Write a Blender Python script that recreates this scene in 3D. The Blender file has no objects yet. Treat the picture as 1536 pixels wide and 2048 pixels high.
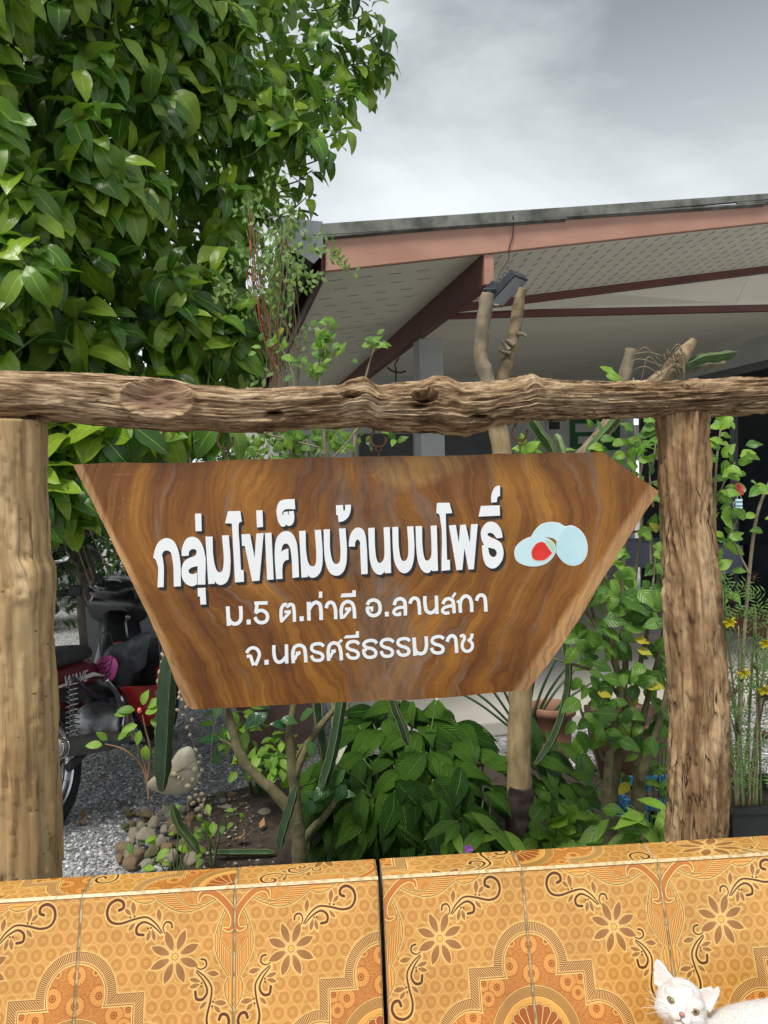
import bpy, bmesh, math, random
import numpy as np
from mathutils import Vector, Matrix, noise as mn

random.seed(7)
RAD = math.radians
scene = bpy.context.scene
COL = scene.collection

# ------------------------------------------------------------------ camera
F_PX, CX, CY = 1540.0, 768.0, 1024.0
CAM = Vector((0, 0, 1.5))
_p, _a = RAD(-1.9), RAD(-1.25)
_f = Vector((0, math.cos(_p), math.sin(_p)))
_r0 = Vector((1, 0, 0))
_u0 = _r0.cross(_f)
_r = _r0 * math.cos(_a) + _u0 * math.sin(_a)
_u = -_r0 * math.sin(_a) + _u0 * math.cos(_a)
cd = bpy.data.cameras.new('camera')
cd.sensor_fit = 'AUTO'; cd.sensor_width = 36.0
cd.lens = 36.0 * F_PX / 2048.0
cd.clip_start = 0.05; cd.clip_end = 3000
cam = bpy.data.objects.new('camera', cd); COL.objects.link(cam)
cam.matrix_world = Matrix(((_r.x, _u.x, -_f.x, CAM.x), (_r.y, _u.y, -_f.y, CAM.y), (_r.z, _u.z, -_f.z, CAM.z), (0, 0, 0, 1)))
scene.camera = cam

# ------------------------------------------------------------------ world, sun, exposure
SUN_DIR = Vector((-0.28, -0.52, 1.0)).normalized()      # towards the sun
SUN_EL = math.asin(SUN_DIR.z); SUN_AZ = math.atan2(SUN_DIR.x, SUN_DIR.y)
world = bpy.data.worlds.new('World'); scene.world = world; world.use_nodes = True
wn, wl = world.node_tree.nodes, world.node_tree.links
wn.clear()
w_out = wn.new('ShaderNodeOutputWorld'); w_bg = wn.new('ShaderNodeBackground')
w_sky = wn.new('ShaderNodeTexSky'); w_sky.sky_type = 'NISHITA'; w_sky.sun_disc = False
w_sky.sun_elevation = SUN_EL; w_sky.sun_rotation = SUN_AZ
w_tc = wn.new('ShaderNodeTexCoord')
w_map = wn.new('ShaderNodeMapping'); w_map.inputs['Scale'].default_value = (1.0, 1.0, 2.1)
w_map.inputs['Location'].default_value = (0.35, 0.2, -0.35)
w_no = wn.new('ShaderNodeTexNoise'); w_no.inputs['Scale'].default_value = 1.9; w_no.inputs['Detail'].default_value = 7
w_no.inputs['Roughness'].default_value = 0.52; w_no.inputs['Distortion'].default_value = 0.25
w_ramp = wn.new('ShaderNodeValToRGB')
w_ramp.color_ramp.elements[0].position = 0.40; w_ramp.color_ramp.elements[0].color = (1.45, 1.62, 1.68, 1)
w_ramp.color_ramp.elements[1].position = 0.60; w_ramp.color_ramp.elements[1].color = (4.2, 4.45, 4.55, 1)
w_sep = wn.new('ShaderNodeSeparateXYZ')
w_gr = wn.new('ShaderNodeMapRange'); w_gr.inputs['From Min'].default_value = 0.22; w_gr.inputs['From Max'].default_value = 0.52
w_gr.inputs['To Min'].default_value = 1.0; w_gr.inputs['To Max'].default_value = 0.0
w_hz = wn.new('ShaderNodeMix'); w_hz.data_type = 'RGBA'; w_hz.inputs['B'].default_value = (6.3, 6.6, 6.7, 1)
w_mul = wn.new('ShaderNodeMath'); w_mul.operation = 'MULTIPLY'; w_mul.inputs[1].default_value = 0.72
w_mix = wn.new('ShaderNodeMix'); w_mix.data_type = 'RGBA'; w_mix.inputs['Factor'].default_value = 0.93
wl.new(w_tc.outputs['Generated'], w_map.inputs['Vector']); wl.new(w_map.outputs['Vector'], w_no.inputs['Vector'])
wl.new(w_no.outputs['Fac'], w_ramp.inputs['Fac'])
wl.new(w_tc.outputs['Generated'], w_sep.inputs[0]); wl.new(w_sep.outputs['Z'], w_gr.inputs['Value'])
wl.new(w_gr.outputs['Result'], w_mul.inputs[0]); wl.new(w_mul.outputs[0], w_hz.inputs['Factor'])
wl.new(w_ramp.outputs['Color'], w_hz.inputs['A'])
wl.new(w_sky.outputs['Color'], w_mix.inputs['A']); wl.new(w_hz.outputs['Result'], w_mix.inputs['B'])
wl.new(w_mix.outputs['Result'], w_bg.inputs['Color']); w_bg.inputs['Strength'].default_value = 0.074
wl.new(w_bg.outputs[0], w_out.inputs['Surface'])

sd = bpy.data.lights.new('sun', 'SUN'); sd.energy = 1.5; sd.angle = RAD(18); sd.color = (1.0, 0.955, 0.88)
sun = bpy.data.objects.new('sun', sd); COL.objects.link(sun)
sun.rotation_euler = SUN_DIR.to_track_quat('Z', 'Y').to_euler()
vs = scene.view_settings
vs.view_transform = 'Standard'; vs.look = 'None'; vs.exposure = 1.36; vs.gamma = 1.0; vs.use_curve_mapping = False
scene.cycles.max_bounces = 8; scene.cycles.transparent_max_bounces = 6

# ------------------------------------------------------------------ pixel to place
def ray(px, py):
    return (_f + _r * ((px - CX) / F_PX) + _u * ((CY - py) / F_PX))
def P(px, py, d):
    r = ray(px, py); return CAM + r * (d / r.y)
def on_z(px, py, z=0.0):
    r = ray(px, py); return CAM + r * ((z - CAM.z) / r.z)
def on_plane(px, py, o, n):
    r = ray(px, py); return CAM + r * ((o - CAM).dot(n) / r.dot(n))

# ------------------------------------------------------------------ object helpers
class MB:
    """collects geometry for ONE mesh object"""
    def __init__(s): s.v = []; s.f = []; s.uv = []; s.mi = []
    def add(s, verts, faces, uvs=None, m=0):
        b = len(s.v)
        s.v.extend([tuple(q) for q in verts])
        for fa in faces:
            s.f.append([b + i for i in fa]); s.mi.append(m)
            s.uv.extend([tuple(uvs[i]) for i in fa] if uvs is not None else [(0.0, 0.0)] * len(fa))
        return s
    def box(s, c, size, M=None, m=0):
        hx, hy, hz = size[0] / 2, size[1] / 2, size[2] / 2
        vs_ = [Vector((x, y, z)) for x in (-hx, hx) for y in (-hy, hy) for z in (-hz, hz)]
        c = Vector(c)
        vs_ = [(M @ q if M is not None else q) + c for q in vs_]
        fs = [(0, 1, 3, 2), (4, 6, 7, 5), (0, 4, 5, 1), (2, 3, 7, 6), (0, 2, 6, 4), (1, 5, 7, 3)]
        return s.add(vs_, fs, m=m)
    def hexa(s, a, b, m=0):
        """a: four points, b: the four opposite points"""
        return s.add(list(a) + list(b), [(3, 2, 1, 0), (4, 5, 6, 7), (0, 1, 5, 4), (1, 2, 6, 5), (2, 3, 7, 6), (3, 0, 4, 7)], m=m)
    def tube(s, pts, radii, n=8, m=0, cap=True, jitter=0.0, uvs=True):
        pts = [Vector(q) for q in pts]
        if not hasattr(radii, '__len__'): radii = [radii] * len(pts)
        t = [(pts[min(i + 1, len(pts) - 1)] - pts[max(i - 1, 0)]).normalized() for i in range(len(pts))]
        nrm = t[0].orthogonal().normalized()
        verts, faces, uv = [], [], []
        L = 0
        for i, q in enumerate(pts):
            if i:
                L += (pts[i] - pts[i - 1]).length
                nrm = (nrm - t[i] * nrm.dot(t[i]))
                nrm = nrm.normalized() if nrm.length > 1e-6 else t[i].orthogonal().normalized()
            bi = t[i].cross(nrm)
            for k in range(n):
                a = 2 * math.pi * k / n
                rr = radii[i] * (1 + (random.uniform(-jitter, jitter) if jitter else 0))
                verts.append(q + (nrm * math.cos(a) + bi * math.sin(a)) * rr); uv.append((k / n, L))
        for i in range(len(pts) - 1):
            for k in range(n):
                faces.append((i * n + k, i * n + (k + 1) % n, (i + 1) * n + (k + 1) % n, (i + 1) * n + k))
        if cap:
            faces.append(tuple(reversed(range(n)))); faces.append(tuple((len(pts) - 1) * n + k for k in range(n)))
        return s.add(verts, faces, uv, m)
    def lathe(s, prof, n=20, M=None, m=0, close=False):
        """prof: (radius, height) pairs about local Z"""
        verts, faces = [], []
        M = M or Matrix.Identity(4)
        for (r_, h) in prof:
            for k in range(n):
                a = 2 * math.pi * k / n
                verts.append(M @ Vector((r_ * math.cos(a), r_ * math.sin(a), h)))
        c = len(prof)
        for i in range(c if close else c - 1):
            j = (i + 1) % c
            for k in range(n):
                faces.append((i * n + k, i * n + (k + 1) % n, j * n + (k + 1) % n, j * n + k))
        return s.add(verts, faces, m=m)
    def ball(s, c, r_, n=10, M=None, m=0):
        prof = []
        k = max(4, n // 2)
        sc = r_ if hasattr(r_, '__len__') else (r_, r_, r_)
        for i in range(k + 1):
            a = -math.pi / 2 + math.pi * i / k
            prof.append((max(1e-4, math.cos(a)), math.sin(a)))
        T = Matrix.Translation(Vector(c)) @ (M.to_4x4() if M is not None else Matrix.Identity(4)) @ Matrix.Diagonal((sc[0], sc[1], sc[2], 1))
        return s.lathe(prof, n, T, m)
    def mesh(s, name, mats, smooth=True):
        me = bpy.data.meshes.new(name)
        me.from_pydata(s.v, [], s.f)
        if not isinstance(mats, (list, tuple)): mats = [mats]
        for q in mats: me.materials.append(q)
        me.polygons.foreach_set('material_index', s.mi)
        lay = me.uv_layers.new(name='UVMap')
        lay.data.foreach_set('uv', np.array(s.uv, dtype=np.float32).ravel())
        if smooth: me.polygons.foreach_set('use_smooth', [True] * len(s.f))
        me.update()
        return me
    def build(s, name, mats, parent=None, smooth=True, kind=None):
        return obj(name, s.mesh(name, mats, smooth), parent, kind)

def obj(name, me, parent=None, kind=None):
    """links a world-space mesh as one object; under a parent it keeps its place"""
    o = bpy.data.objects.new(name, me); COL.objects.link(o)
    if parent is not None:
        o.parent = parent
        w = wpos(parent)
        o.location = (-w.x, -w.y, -w.z)
    if kind: o['kind'] = kind
    return o
def wpos(o):
    p = Vector(o.location)
    while o.parent is not None:
        o = o.parent; p = p + Vector(o.location)
    return p
def tag(o, label, cat, group=None, kind=None):
    if label: o['label'] = label
    if cat: o['category'] = cat
    if group: o['group'] = group
    if kind: o['kind'] = kind
    return o
def thing(name, label, cat, loc=(0, 0, 0), group=None):
    o = bpy.data.objects.new(name, None); COL.objects.link(o); o.location = loc
    o.empty_display_size = 0.1
    return tag(o, label, cat, group)
def inst(name, me, M, parent):
    """a part that shares its mesh, placed by a world matrix"""
    o = bpy.data.objects.new(name, me); COL.objects.link(o)
    o.parent = parent
    w = wpos(parent)
    o.matrix_basis = Matrix.Translation(-w) @ M
    return o

def bevel(me, w=0.003, seg=2, ang=40):
    bm = bmesh.new(); bm.from_mesh(me)
    ed = [e for e in bm.edges if len(e.link_faces) == 2 and e.calc_face_angle(0) > RAD(ang)]
    bmesh.ops.bevel(bm, geom=ed, offset=w, segments=seg, affect='EDGES', profile=0.6)
    bm.to_mesh(me); bm.free()
    return me

# ------------------------------------------------------------------ materials
def srgb(r_, g_, b_, k=1.0):
    def c(x):
        x /= 255.0
        return (x / 12.92 if x <= 0.04045 else ((x + 0.055) / 1.055) ** 2.4) * k
    return (c(r_), c(g_), c(b_), 1)
class NT:
    def __init__(s, name):
        s.mat = bpy.data.materials.new(name); s.mat.use_nodes = True
        s.n = s.mat.node_tree.nodes; s.l = s.mat.node_tree.links
        s.b = s.n['Principled BSDF']; s.out = s.n['Material Output']
    def N(s, t, **kw):
        q = s.n.new(t)
        for k, v in kw.items():
            if k in q.inputs: q.inputs[k].default_value = v
            else: setattr(q, k, v)
        return q
    def L(s, a, b): s.l.new(a, b)
    def coord(s, kind='Object', scale=(1, 1, 1), loc=(0, 0, 0), rot=(0, 0, 0)):
        t = s.N('ShaderNodeTexCoord'); m = s.N('ShaderNodeMapping')
        m.inputs['Scale'].default_value = scale; m.inputs['Location'].default_value = loc; m.inputs['Rotation'].default_value = rot
        s.L(t.outputs[kind], m.inputs['Vector']); return m.outputs['Vector']
    def noise(s, vec, scale=5, detail=5, rough=0.55, dist=0.0):
        q = s.N('ShaderNodeTexNoise'); q.inputs['Scale'].default_value = scale; q.inputs['Detail'].default_value = detail
        q.inputs['Roughness'].default_value = rough; q.inputs['Distortion'].default_value = dist
        if vec is not None: s.L(vec, q.inputs['Vector'])
        return q.outputs['Fac']
    def ramp(s, fac, stops, interp='LINEAR'):
        q = s.N('ShaderNodeValToRGB'); e = q.color_ramp.elements; q.color_ramp.interpolation = interp
        while len(e) < len(stops): e.new(0.5)
        for i, (p, c) in enumerate(stops): e[i].position = p; e[i].color = c if len(c) == 4 else (*c, 1)
        s.L(fac, q.inputs['Fac']); return q.outputs['Color']
    def mix(s, fac, a, b, blend='MIX'):
        q = s.N('ShaderNodeMix', data_type='RGBA', blend_type=blend)
        for key, v in (('Factor', fac), ('A', a), ('B', b)):
            if isinstance(v, (int, float)): q.inputs[key].default_value = v
            elif isinstance(v, tuple): q.inputs[key].default_value = v if len(v) == 4 else (*v, 1)
            else: s.L(v, q.inputs[key])
        return q.outputs['Result']
    def math(s, op, a, b=None, c=None, clamp=False):
        q = s.N('ShaderNodeMath', operation=op, use_clamp=clamp)
        for i, v in enumerate((a, b, c)):
            if v is None: continue
            if isinstance(v, (int, float)): q.inputs[i].default_value = v
            else: s.L(v, q.inputs[i])
        return q.outputs[0]
    def bump(s, h, strength=0.3, dist=0.01, normal=None):
        q = s.N('ShaderNodeBump'); q.inputs['Strength'].default_value = strength; q.inputs['Distance'].default_value = dist
        s.L(h, q.inputs['Height'])
        if normal is not None: s.L(normal, q.inputs['Normal'])
        return q.outputs['Normal']
    def set(s, color=None, rough=None, normal=None, spec=None, metal=None, coat=None):
        for key, v in (('Base Color', color), ('Roughness', rough), ('Normal', normal), ('Specular IOR Level', spec), ('Metallic', metal), ('Coat Weight', coat)):
            if v is None: continue
            if isinstance(v, (int, float)): s.b.inputs[key].default_value = v
            elif isinstance(v, tuple): s.b.inputs[key].default_value = v if len(v) == 4 else (*v, 1)
            else: s.L(v, s.b.inputs[key])
        return s.mat
def plain(name, c1, c2=None, scale=6, rough=0.6, bump=0.15, bscale=40, stretch=(1, 1, 1), metal=0.0, spec=0.5, coat=0.0, bdist=0.004, detail=5, lo=0.35, hi=0.65, kind='Object'):
    m = NT(name); v = m.coord(kind, stretch)
    c2 = c2 or tuple(x * 0.7 for x in c1[:3])
    col = m.ramp(m.noise(v, scale, detail), [(lo, c2), (hi, c1)])
    nrm = m.bump(m.noise(v, bscale, 4), bump, bdist) if bump else None
    return m.set(col, rough, nrm, spec, metal, coat)
# ------------------------------------------------------------------ ground
def gravel_mat():
    m = NT('gravel'); v = m.coord('Object')
    vo = m.N('ShaderNodeTexVoronoi'); vo.inputs['Scale'].default_value = 75; m.L(v, vo.inputs['Vector'])
    sepc = m.N('ShaderNodeSeparateColor'); m.L(vo.outputs['Color'], sepc.inputs[0])
    col = m.ramp(sepc.outputs[0], [(0.0, (0.15, 0.15, 0.16)), (0.45, (0.31, 0.315, 0.325)), (0.8, (0.44, 0.445, 0.455)), (1.0, (0.62, 0.62, 0.62))])
    big = m.ramp(m.noise(v, 1.3, 4), [(0.3, (0.72, 0.7, 0.66)), (0.7, (1.0, 1.0, 1.0))])
    col = m.mix(1.0, col, big, 'MULTIPLY')
    h = m.math('SUBTRACT', 1.0, vo.outputs['Distance'])
    return m.set(col, 0.9, m.bump(h, 1.0, 0.012))
GRAVEL = gravel_mat()
g = MB()
NX = 40
g.add([(-600, -200, 0), (600, -200, 0), (600, 1000, 0), (-600, 1000, 0)], [(0, 1, 2, 3)])
ground = g.build('ground', GRAVEL); ground['kind'] = 'structure'
# loose chips of stone lying on the gravel
ROCKV = [(1, 0, 0), (-1, 0, 0), (0, 1, 0), (0, -1, 0), (0, 0, 1), (0, 0, -1)]
ROCKF = [(0, 2, 4), (2, 1, 4), (1, 3, 4), (3, 0, 4), (2, 0, 5), (1, 2, 5), (3, 1, 5), (0, 3, 5)]
def chips(name, spots, smin, smax, mats, z=0.0):
    mb = MB()
    for (x, y) in spots:
        s = random.uniform(smin, smax)
        R = Matrix.Rotation(random.uniform(0, 6.3), 3, 'Z') @ Matrix.Rotation(random.uniform(-.6, .6), 3, 'X')
        sc = Vector((s, s * random.uniform(.5, .9), s * random.uniform(.4, .8)))
        vv = [R @ Vector((a * sc.x * random.uniform(.7, 1.2), b * sc.y * random.uniform(.7, 1.2), c * sc.z)) + Vector((x, y, z + s * .25)) for a, b, c in ROCKV]
        u = random.random()
        mb.add(vv, ROCKF, [(u, u)] * 6)
    o = mb.build(name, mats, smooth=False); o['kind'] = 'stuff'
    return o
def uvgrey(name, stops, rough=0.85):
    m = NT(name); t = m.N('ShaderNodeTexCoord'); sp = m.N('ShaderNodeSeparateXYZ'); m.L(t.outputs['UV'], sp.inputs[0])
    return m.set(m.ramp(sp.outputs[0], stops), rough, m.bump(m.noise(m.coord('Object'), 120, 4), 0.3, 0.002))
CHIP = uvgrey('stone_chips', [(0, (0.12, 0.12, 0.13)), (0.5, (0.33, 0.335, 0.345)), (0.85, (0.5, 0.505, 0.515)), (1, (0.72, 0.72, 0.7))])
sp = []
for _ in range(15000):
    q = on_z(random.uniform(60, 560), random.uniform(1180, 1790) if random.random() < .8 else random.uniform(1130, 1300))
    sp.append((q.x, q.y))
for _ in range(5000):
    q = on_z(random.uniform(1100, 1560), random.uniform(1420, 1700)); sp.append((q.x, q.y))
chips('gravel_chips', sp, 0.006, 0.0135, CHIP)

# ------------------------------------------------------------------ house: a porch with a low roof rising to one side
HU = Vector((0.979, 0.205, 0)).normalized(); HV = Vector((-HU.y, HU.x, 0))
HA = P(650, 545, 3.87); HA.z = 0
def H(u, v, z): return HA + HU * u + HV * v + Vector((0, 0, z))
def hpt(px, py, v):
    q = on_plane(px, py, HA + HV * v, HV); d = q - HA
    return d.dot(HU), d.z
Z0, SL = P(650, 545, 3.87).z, 0.144
def rz(u): return Z0 + SL * u
VW = 5.1                       # back wall
FASC = plain('fascia_paint', (0.46, 0.245, 0.175), (0.35, 0.175, 0.125), 3.2, 0.5, 0.10, 60, (1, 1, 2), lo=.25, hi=.6, detail=9)
MAROON = plain('maroon_paint', (0.16, 0.055, 0.045), (0.11, 0.04, 0.035), 4, 0.55, 0.06, 60)
SOFF = plain('soffit_board', (0.88, 0.85, 0.73), (0.78, 0.75, 0.64), 1.6, 0.7, 0.05, 90, (0.6, 3, 1), lo=.25, hi=.75)
DARKSLOT = plain('slot_dark', (0.03, 0.03, 0.028), None, 5, 0.9, 0)
SHEET = plain('fibre_cement', (0.20, 0.20, 0.185), (0.07, 0.075, 0.065), 9, 0.85, 0.4, 60, lo=.35, hi=.62)
GUT = plain('gutter_dark', (0.035, 0.037, 0.042), (0.02, 0.02, 0.022), 6, 0.5, 0.05)
GUTCAP = plain('gutter_grey', (0.20, 0.215, 0.225), (0.14, 0.15, 0.16), 8, 0.45, 0.05)
PLASTER = plain('plaster_grey', (0.42, 0.43, 0.43), (0.34, 0.35, 0.35), 5, 0.75, 0.15, 70)
WALLW = plain('wall_white', (0.60, 0.61, 0.60), (0.50, 0.51, 0.50), 2.5, 0.8, 0.1, 60)
CONC = plain('concrete', (0.50, 0.47, 0.42), (0.38, 0.355, 0.32), 1.8, 0.8, 0.2, 60, lo=.3, hi=.7, detail=8)
GLASSD = plain('door_glass', (0.015, 0.02, 0.026), None, 3, 0.08, 0)
ALU = plain('door_frame', (0.20, 0.21, 0.22), None, 3, 0.4, 0.05)

house = thing('house', 'low house with a salmon fascia, pale slotted soffit and dark glass doors', 'house', H(1.5, 2.5, 0))
def hbox(name, mat, u0, u1, v0, v1, z0a, z1a, z0b=None, z1b=None, parent=house, bev=0.004):
    """box between u0 and u1 whose bottom and top may slope"""
    z0b = z0a if z0b is None else z0b; z1b = z1a if z1b is None else z1b
    mb = MB()
    mb.hexa([H(u0, v0, z0a), H(u1, v0, z0b), H(u1, v0, z1b), H(u0, v0, z1a)], [H(u0, v1, z0a), H(u1, v1, z0b), H(u1, v1, z1b), H(u0, v1, z1a)])
    me = mb.mesh(name, mat, False)
    if bev: bevel(me, bev, 1)
    bm = bmesh.new(); bm.from_mesh(me); bmesh.ops.recalc_face_normals(bm, faces=bm.faces); bm.to_mesh(me); bm.free()
    return obj(name, me, parent)
UE = 4.6
hbox('fascia_board', FASC, 0.0, UE, -0.02, 0.012, Z0, Z0 + .155, rz(UE), rz(UE) + .085)
# ua: the rafter seen end-on, vc: the column line
ua, za = hpt(974, 574, 0.03)
zrb = za
q = on_z(850, 676, zrb); vc = (q - HA).dot(HV)
uc0, _ = hpt(838, 700, vc); uc1, _ = hpt(886, 700, vc)
qw = on_plane(1010, 748, H(0, 0, Z0), Vector((0, 0, 1)) - HU * SL); VW = 5.0
q1 = hpt(905, 608, vc * .55)
print('HOUSE ua %.2f za %.2f vc %.2f uc %.2f %.2f VW %.2f rz(ua) %.2f' % (ua, za, vc, uc0, uc1, VW, rz(ua)))
hbox('rafter', MAROON, ua - .03, ua + .03, 0.015, VW - .02, zrb, rz(ua) + .004)
rfe = hbox('rafter_end', FASC, ua - .026, ua + .026, -0.008, 0.014, zrb + .003, rz(ua) - .002, bev=0.002)
hbox('column', PLASTER, uc0, uc1, vc, vc + (uc1 - uc0), 0.0, zrb - .002)
# the two cross beams right of the rafter, each set by where it is seen
def crossbeam(pa, pb, v, drop=.07, w=.05):
    a0, az = hpt(*pa, v); b0, bz = hpt(*pb, v)
    s = (bz - az) / (b0 - a0)
    zA = az + s * (ua + .031 - a0); zB = az + s * (UE - a0)
    hbox('cross_beam', MAROON, ua + .031, UE, v, v + w, zA, min(rz(ua + .031) + .003, zA + .3), zB, rz(UE) + .003)
vb1 = 1.22
def z2(u): return 2.735 + .045 * (u - 1.18)
hbox('cross_beam', MAROON, ua + .031, UE, vb1, vb1 + .045, rz(ua + .031) - .045, rz(ua + .031) + .012, rz(UE) - .045, rz(UE) + .012)
hbox('cross_beam', MAROON, ua + .031, UE, vc + .02, vc + .065, z2(ua) - .05, z2(ua) + .06, z2(UE) - .05, z2(UE) + .06)
def board(u0, u1, v0, v1, zf0, zf1):
    """soffit board between two lines of height zf0 (at v0) and zf1 (at v1)"""
    mb = MB()
    mb.hexa([H(u0, v0, zf0(u0)), H(u1, v0, zf0(u1)), H(u1, v1, zf1(u1)), H(u0, v1, zf1(u0))], [H(u0, v0, zf0(u0) + .01), H(u1, v0, zf0(u1) + .01), H(u1, v1, zf1(u1) + .01), H(u0, v1, zf1(u0) + .01)])
    me = mb.mesh('soffit_board', SOFF, False)
    bm = bmesh.new(); bm.from_mesh(me); bmesh.ops.recalc_face_normals(bm, faces=bm.faces); bm.to_mesh(me); bm.free()
    return obj('soffit_board', me, house)
s1 = lambda u: rz(u) + .006
sb = lambda u: rz(u) - .040
s2 = lambda u: z2(u) + .0
CZ = 2.79
sw_ = lambda u: CZ
for k in range(3):
    va, vb = .013 + (VW - .013) * k / 3, .013 + (VW - .013) * (k + 1) / 3 - .003
    board(0.0, ua - .031, va, vb, s1, s1)
for k in range(3):
    a, b = ua + .031 + (UE - ua - .031) * k / 3, ua + .031 + (UE - ua - .031) * (k + 1) / 3 - .003
    board(a, b, .013, vb1 - .002, s1, s1)
    board(a, b, vb1 + .047, vc + .018, sb, s2)
    board(a, b, vc + .067, VW - .002, lambda u: z2(u) + .006, sw_)
slots = MB()
def slot(u, v, du, dv, z=None):
    z = z or (lambda uu: rz(uu) + .0055)
    p = [(u - du, v - dv), (u + du, v - dv), (u + du, v + dv), (u - du, v + dv)]
    slots.hexa([H(a, b, z(a) - .001) for a, b in p], [H(a, b, z(a) + .006) for a, b in p])
for r_ in range(12):
    v = .10 + r_ * .13
    if v > vb1 - .06: break
    for k in range(60):
        u = ua + .10 + k * .085 + (r_ % 3) * .028
        if u < UE: slot(u, v, .0018, .030)
for r_ in range(3):
    v = vb1 + .16 + r_ * .16
    f_ = (v - vb1 - .047) / (vc - .03 - vb1)
    for k in range(26):
        u = ua + .12 + k * .155 + (r_ % 2) * .075
        if u < UE and v < vc - .05: slot(u, v, .036, .003, lambda uu: sb(uu) * (1 - f_) + s2(uu) * f_ - .002)
for r_ in range(15):
    v = .2 + r_ * .2
    for k in range(4):
        u = .08 + k * .16 + (r_ % 2) * .06
        if u < ua - .06: slot(u, v, .036, .0018)
slots.build('vent_slots', DARKSLOT, house, False, 'stuff')
# roof sheets, corrugated along the slope, each lapping the one below
def sheet(u0, u1, lift):
    mb = MB(); nv = 90; V0, V1 = -.047, VW + .3
    vs_, fs = [], []
    for i, u in enumerate((u0, u1)):
        for k in range(nv + 1):
            v = V0 + (V1 - V0) * k / nv
            wv = .014 * math.cos(2 * math.pi * (v - V0) / .17) - .014
            for dz in (0, .008):
                vs_.append(H(u, v, Z0 + (SL - .034) * u + .172 + lift + wv + dz))
    n2 = (nv + 1) * 2
    for k in range(nv):
        a, b = 2 * k, 2 * k + 2
        fs += [(a, b, n2 + b, n2 + a), (a + 1, n2 + a + 1, n2 + b + 1, b + 1), (a, a + 1, b + 1, b), (n2 + a, n2 + b, n2 + b + 1, n2 + a + 1)]
    fs += [(0, n2, n2 + 1, 1), (2 * nv, 2 * nv + 1, n2 + 2 * nv + 1, n2 + 2 * nv)]
    mb.add(vs_, fs); return mb.build('roof_sheet', SHEET, house, False)
ul1, _ = hpt(1070, 415, -.05); ul2, _ = hpt(1475, 390, -.05)
sheet(-.06, ul1 + .18, 0); sheet(ul1, ul2 + .18, .010); sheet(ul2, UE, .020)
# barge flashing that tapers off to one side
hbox('barge_flashing', SHEET, -0.02, UE, -0.045, -0.021, Z0 + .157, Z0 + .225, rz(UE) + .087, rz(UE) + .092, bev=.002)
# eave gutter running back from the corner
prof = [(-.02, .13), (-.03, .03), (-.06, -.02), (-.17, .05), (-.20, .13), (-.205, .17), (-.19, .17), (-.165, .07), (-.06, 0.0), (-.042, .04), (-.035, .13)]
mb = MB(); vs_ = [H(a, vv, Z0 + .06 + b) for vv in (-.03, VW + .3) for a, b in prof]; n_ = len(prof)
mb.add(vs_, [(i, (i + 1) % n_, n_ + (i + 1) % n_, n_ + i) for i in range(n_)]); mb.build('gutter', GUT, house, False)
mb = MB(); cap = [(-.012, .175), (-.012, .02), (-.06, -.03), (-.18, .045), (-.212, .13), (-.215, .185)]
mb.hexa  # six-sided plate
vs_ = [H(a, vv, Z0 + .06 + b) for vv in (-.045, -.031) for a, b in cap]
mb.add(vs_, [(5, 4, 3, 2, 1, 0), (6, 7, 8, 9, 10, 11)] + [(i, (i + 1) % 6, 6 + (i + 1) % 6, 6 + i) for i in range(6)]); mb.build('gutter_end_cap', GUTCAP, house, False)
hbox('eave_board', MAROON, -.018, -.001, 0.0, VW, Z0 - .03, Z0 + .15, bev=0)

# back wall, and the glazed side of the house that closes the porch on one side
UR = 4.55
hbox('wall', WALLW, -0.4, UR, VW, VW + .12, 0.0, 2.9)
hbox('wall_trim', WALLW, ua + .9, UR - .4, VW - .03, VW - .001, CZ - .13, CZ - .09)
hbox('wall', WALLW, UR, UR + .12, 1.2, VW, 2.62, 3.2)
for k in range(4):
    a = 1.25 + k * .92
    dl = hbox('glass_door', ALU, UR + .01, UR + .06, a, a + .90, 0.1, 2.615)
    hbox('pane', GLASSD, UR + .002, UR + .0095, a + .06, a + .84, 0.2, 2.54, parent=dl, bev=0)
    hbox('handle', ALU, UR - .02, UR + .001, a + .02, a + .045, 1.0, 1.25, parent=dl, bev=.002)
# porch slab
qs = on_z(1120, 1432, .09); vs0 = (qs - HA).dot(HV)
print('slab v', vs0)
US = (on_z(672, 1428, .09) - HA).dot(HU)
slab = MB(); slab.hexa([H(US, vs0, .0), H(9, vs0, .0), H(9, vs0, .09), H(US, vs0, .09)], [H(US, VW, .0), H(9, VW, .0), H(9, VW, .09), H(US, VW, .09)])
me = slab.mesh('porch_floor', CONC, False); bevel(me, .012, 2); o = obj('porch_floor', me); o['kind'] = 'structure'
# ------------------------------------------------------------------ fence frame
TH = RAD(4.5)
FU = Vector((math.cos(TH), math.sin(TH), 0)); FN = Vector((math.sin(TH), -math.cos(TH), 0))   # FN looks to the viewer's side
SO = P(768, 1150, 1.9)
def sg(px, py, off=0.0):
    """(along, up) on the sign's front plane"""
    q = on_plane(px, py, SO + FN * off, FN) - SO
    return q.dot(FU), q.z
def S(s, t, off=0.0): return SO + FU * s + Vector((0, 0, t)) + FN * off

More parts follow.
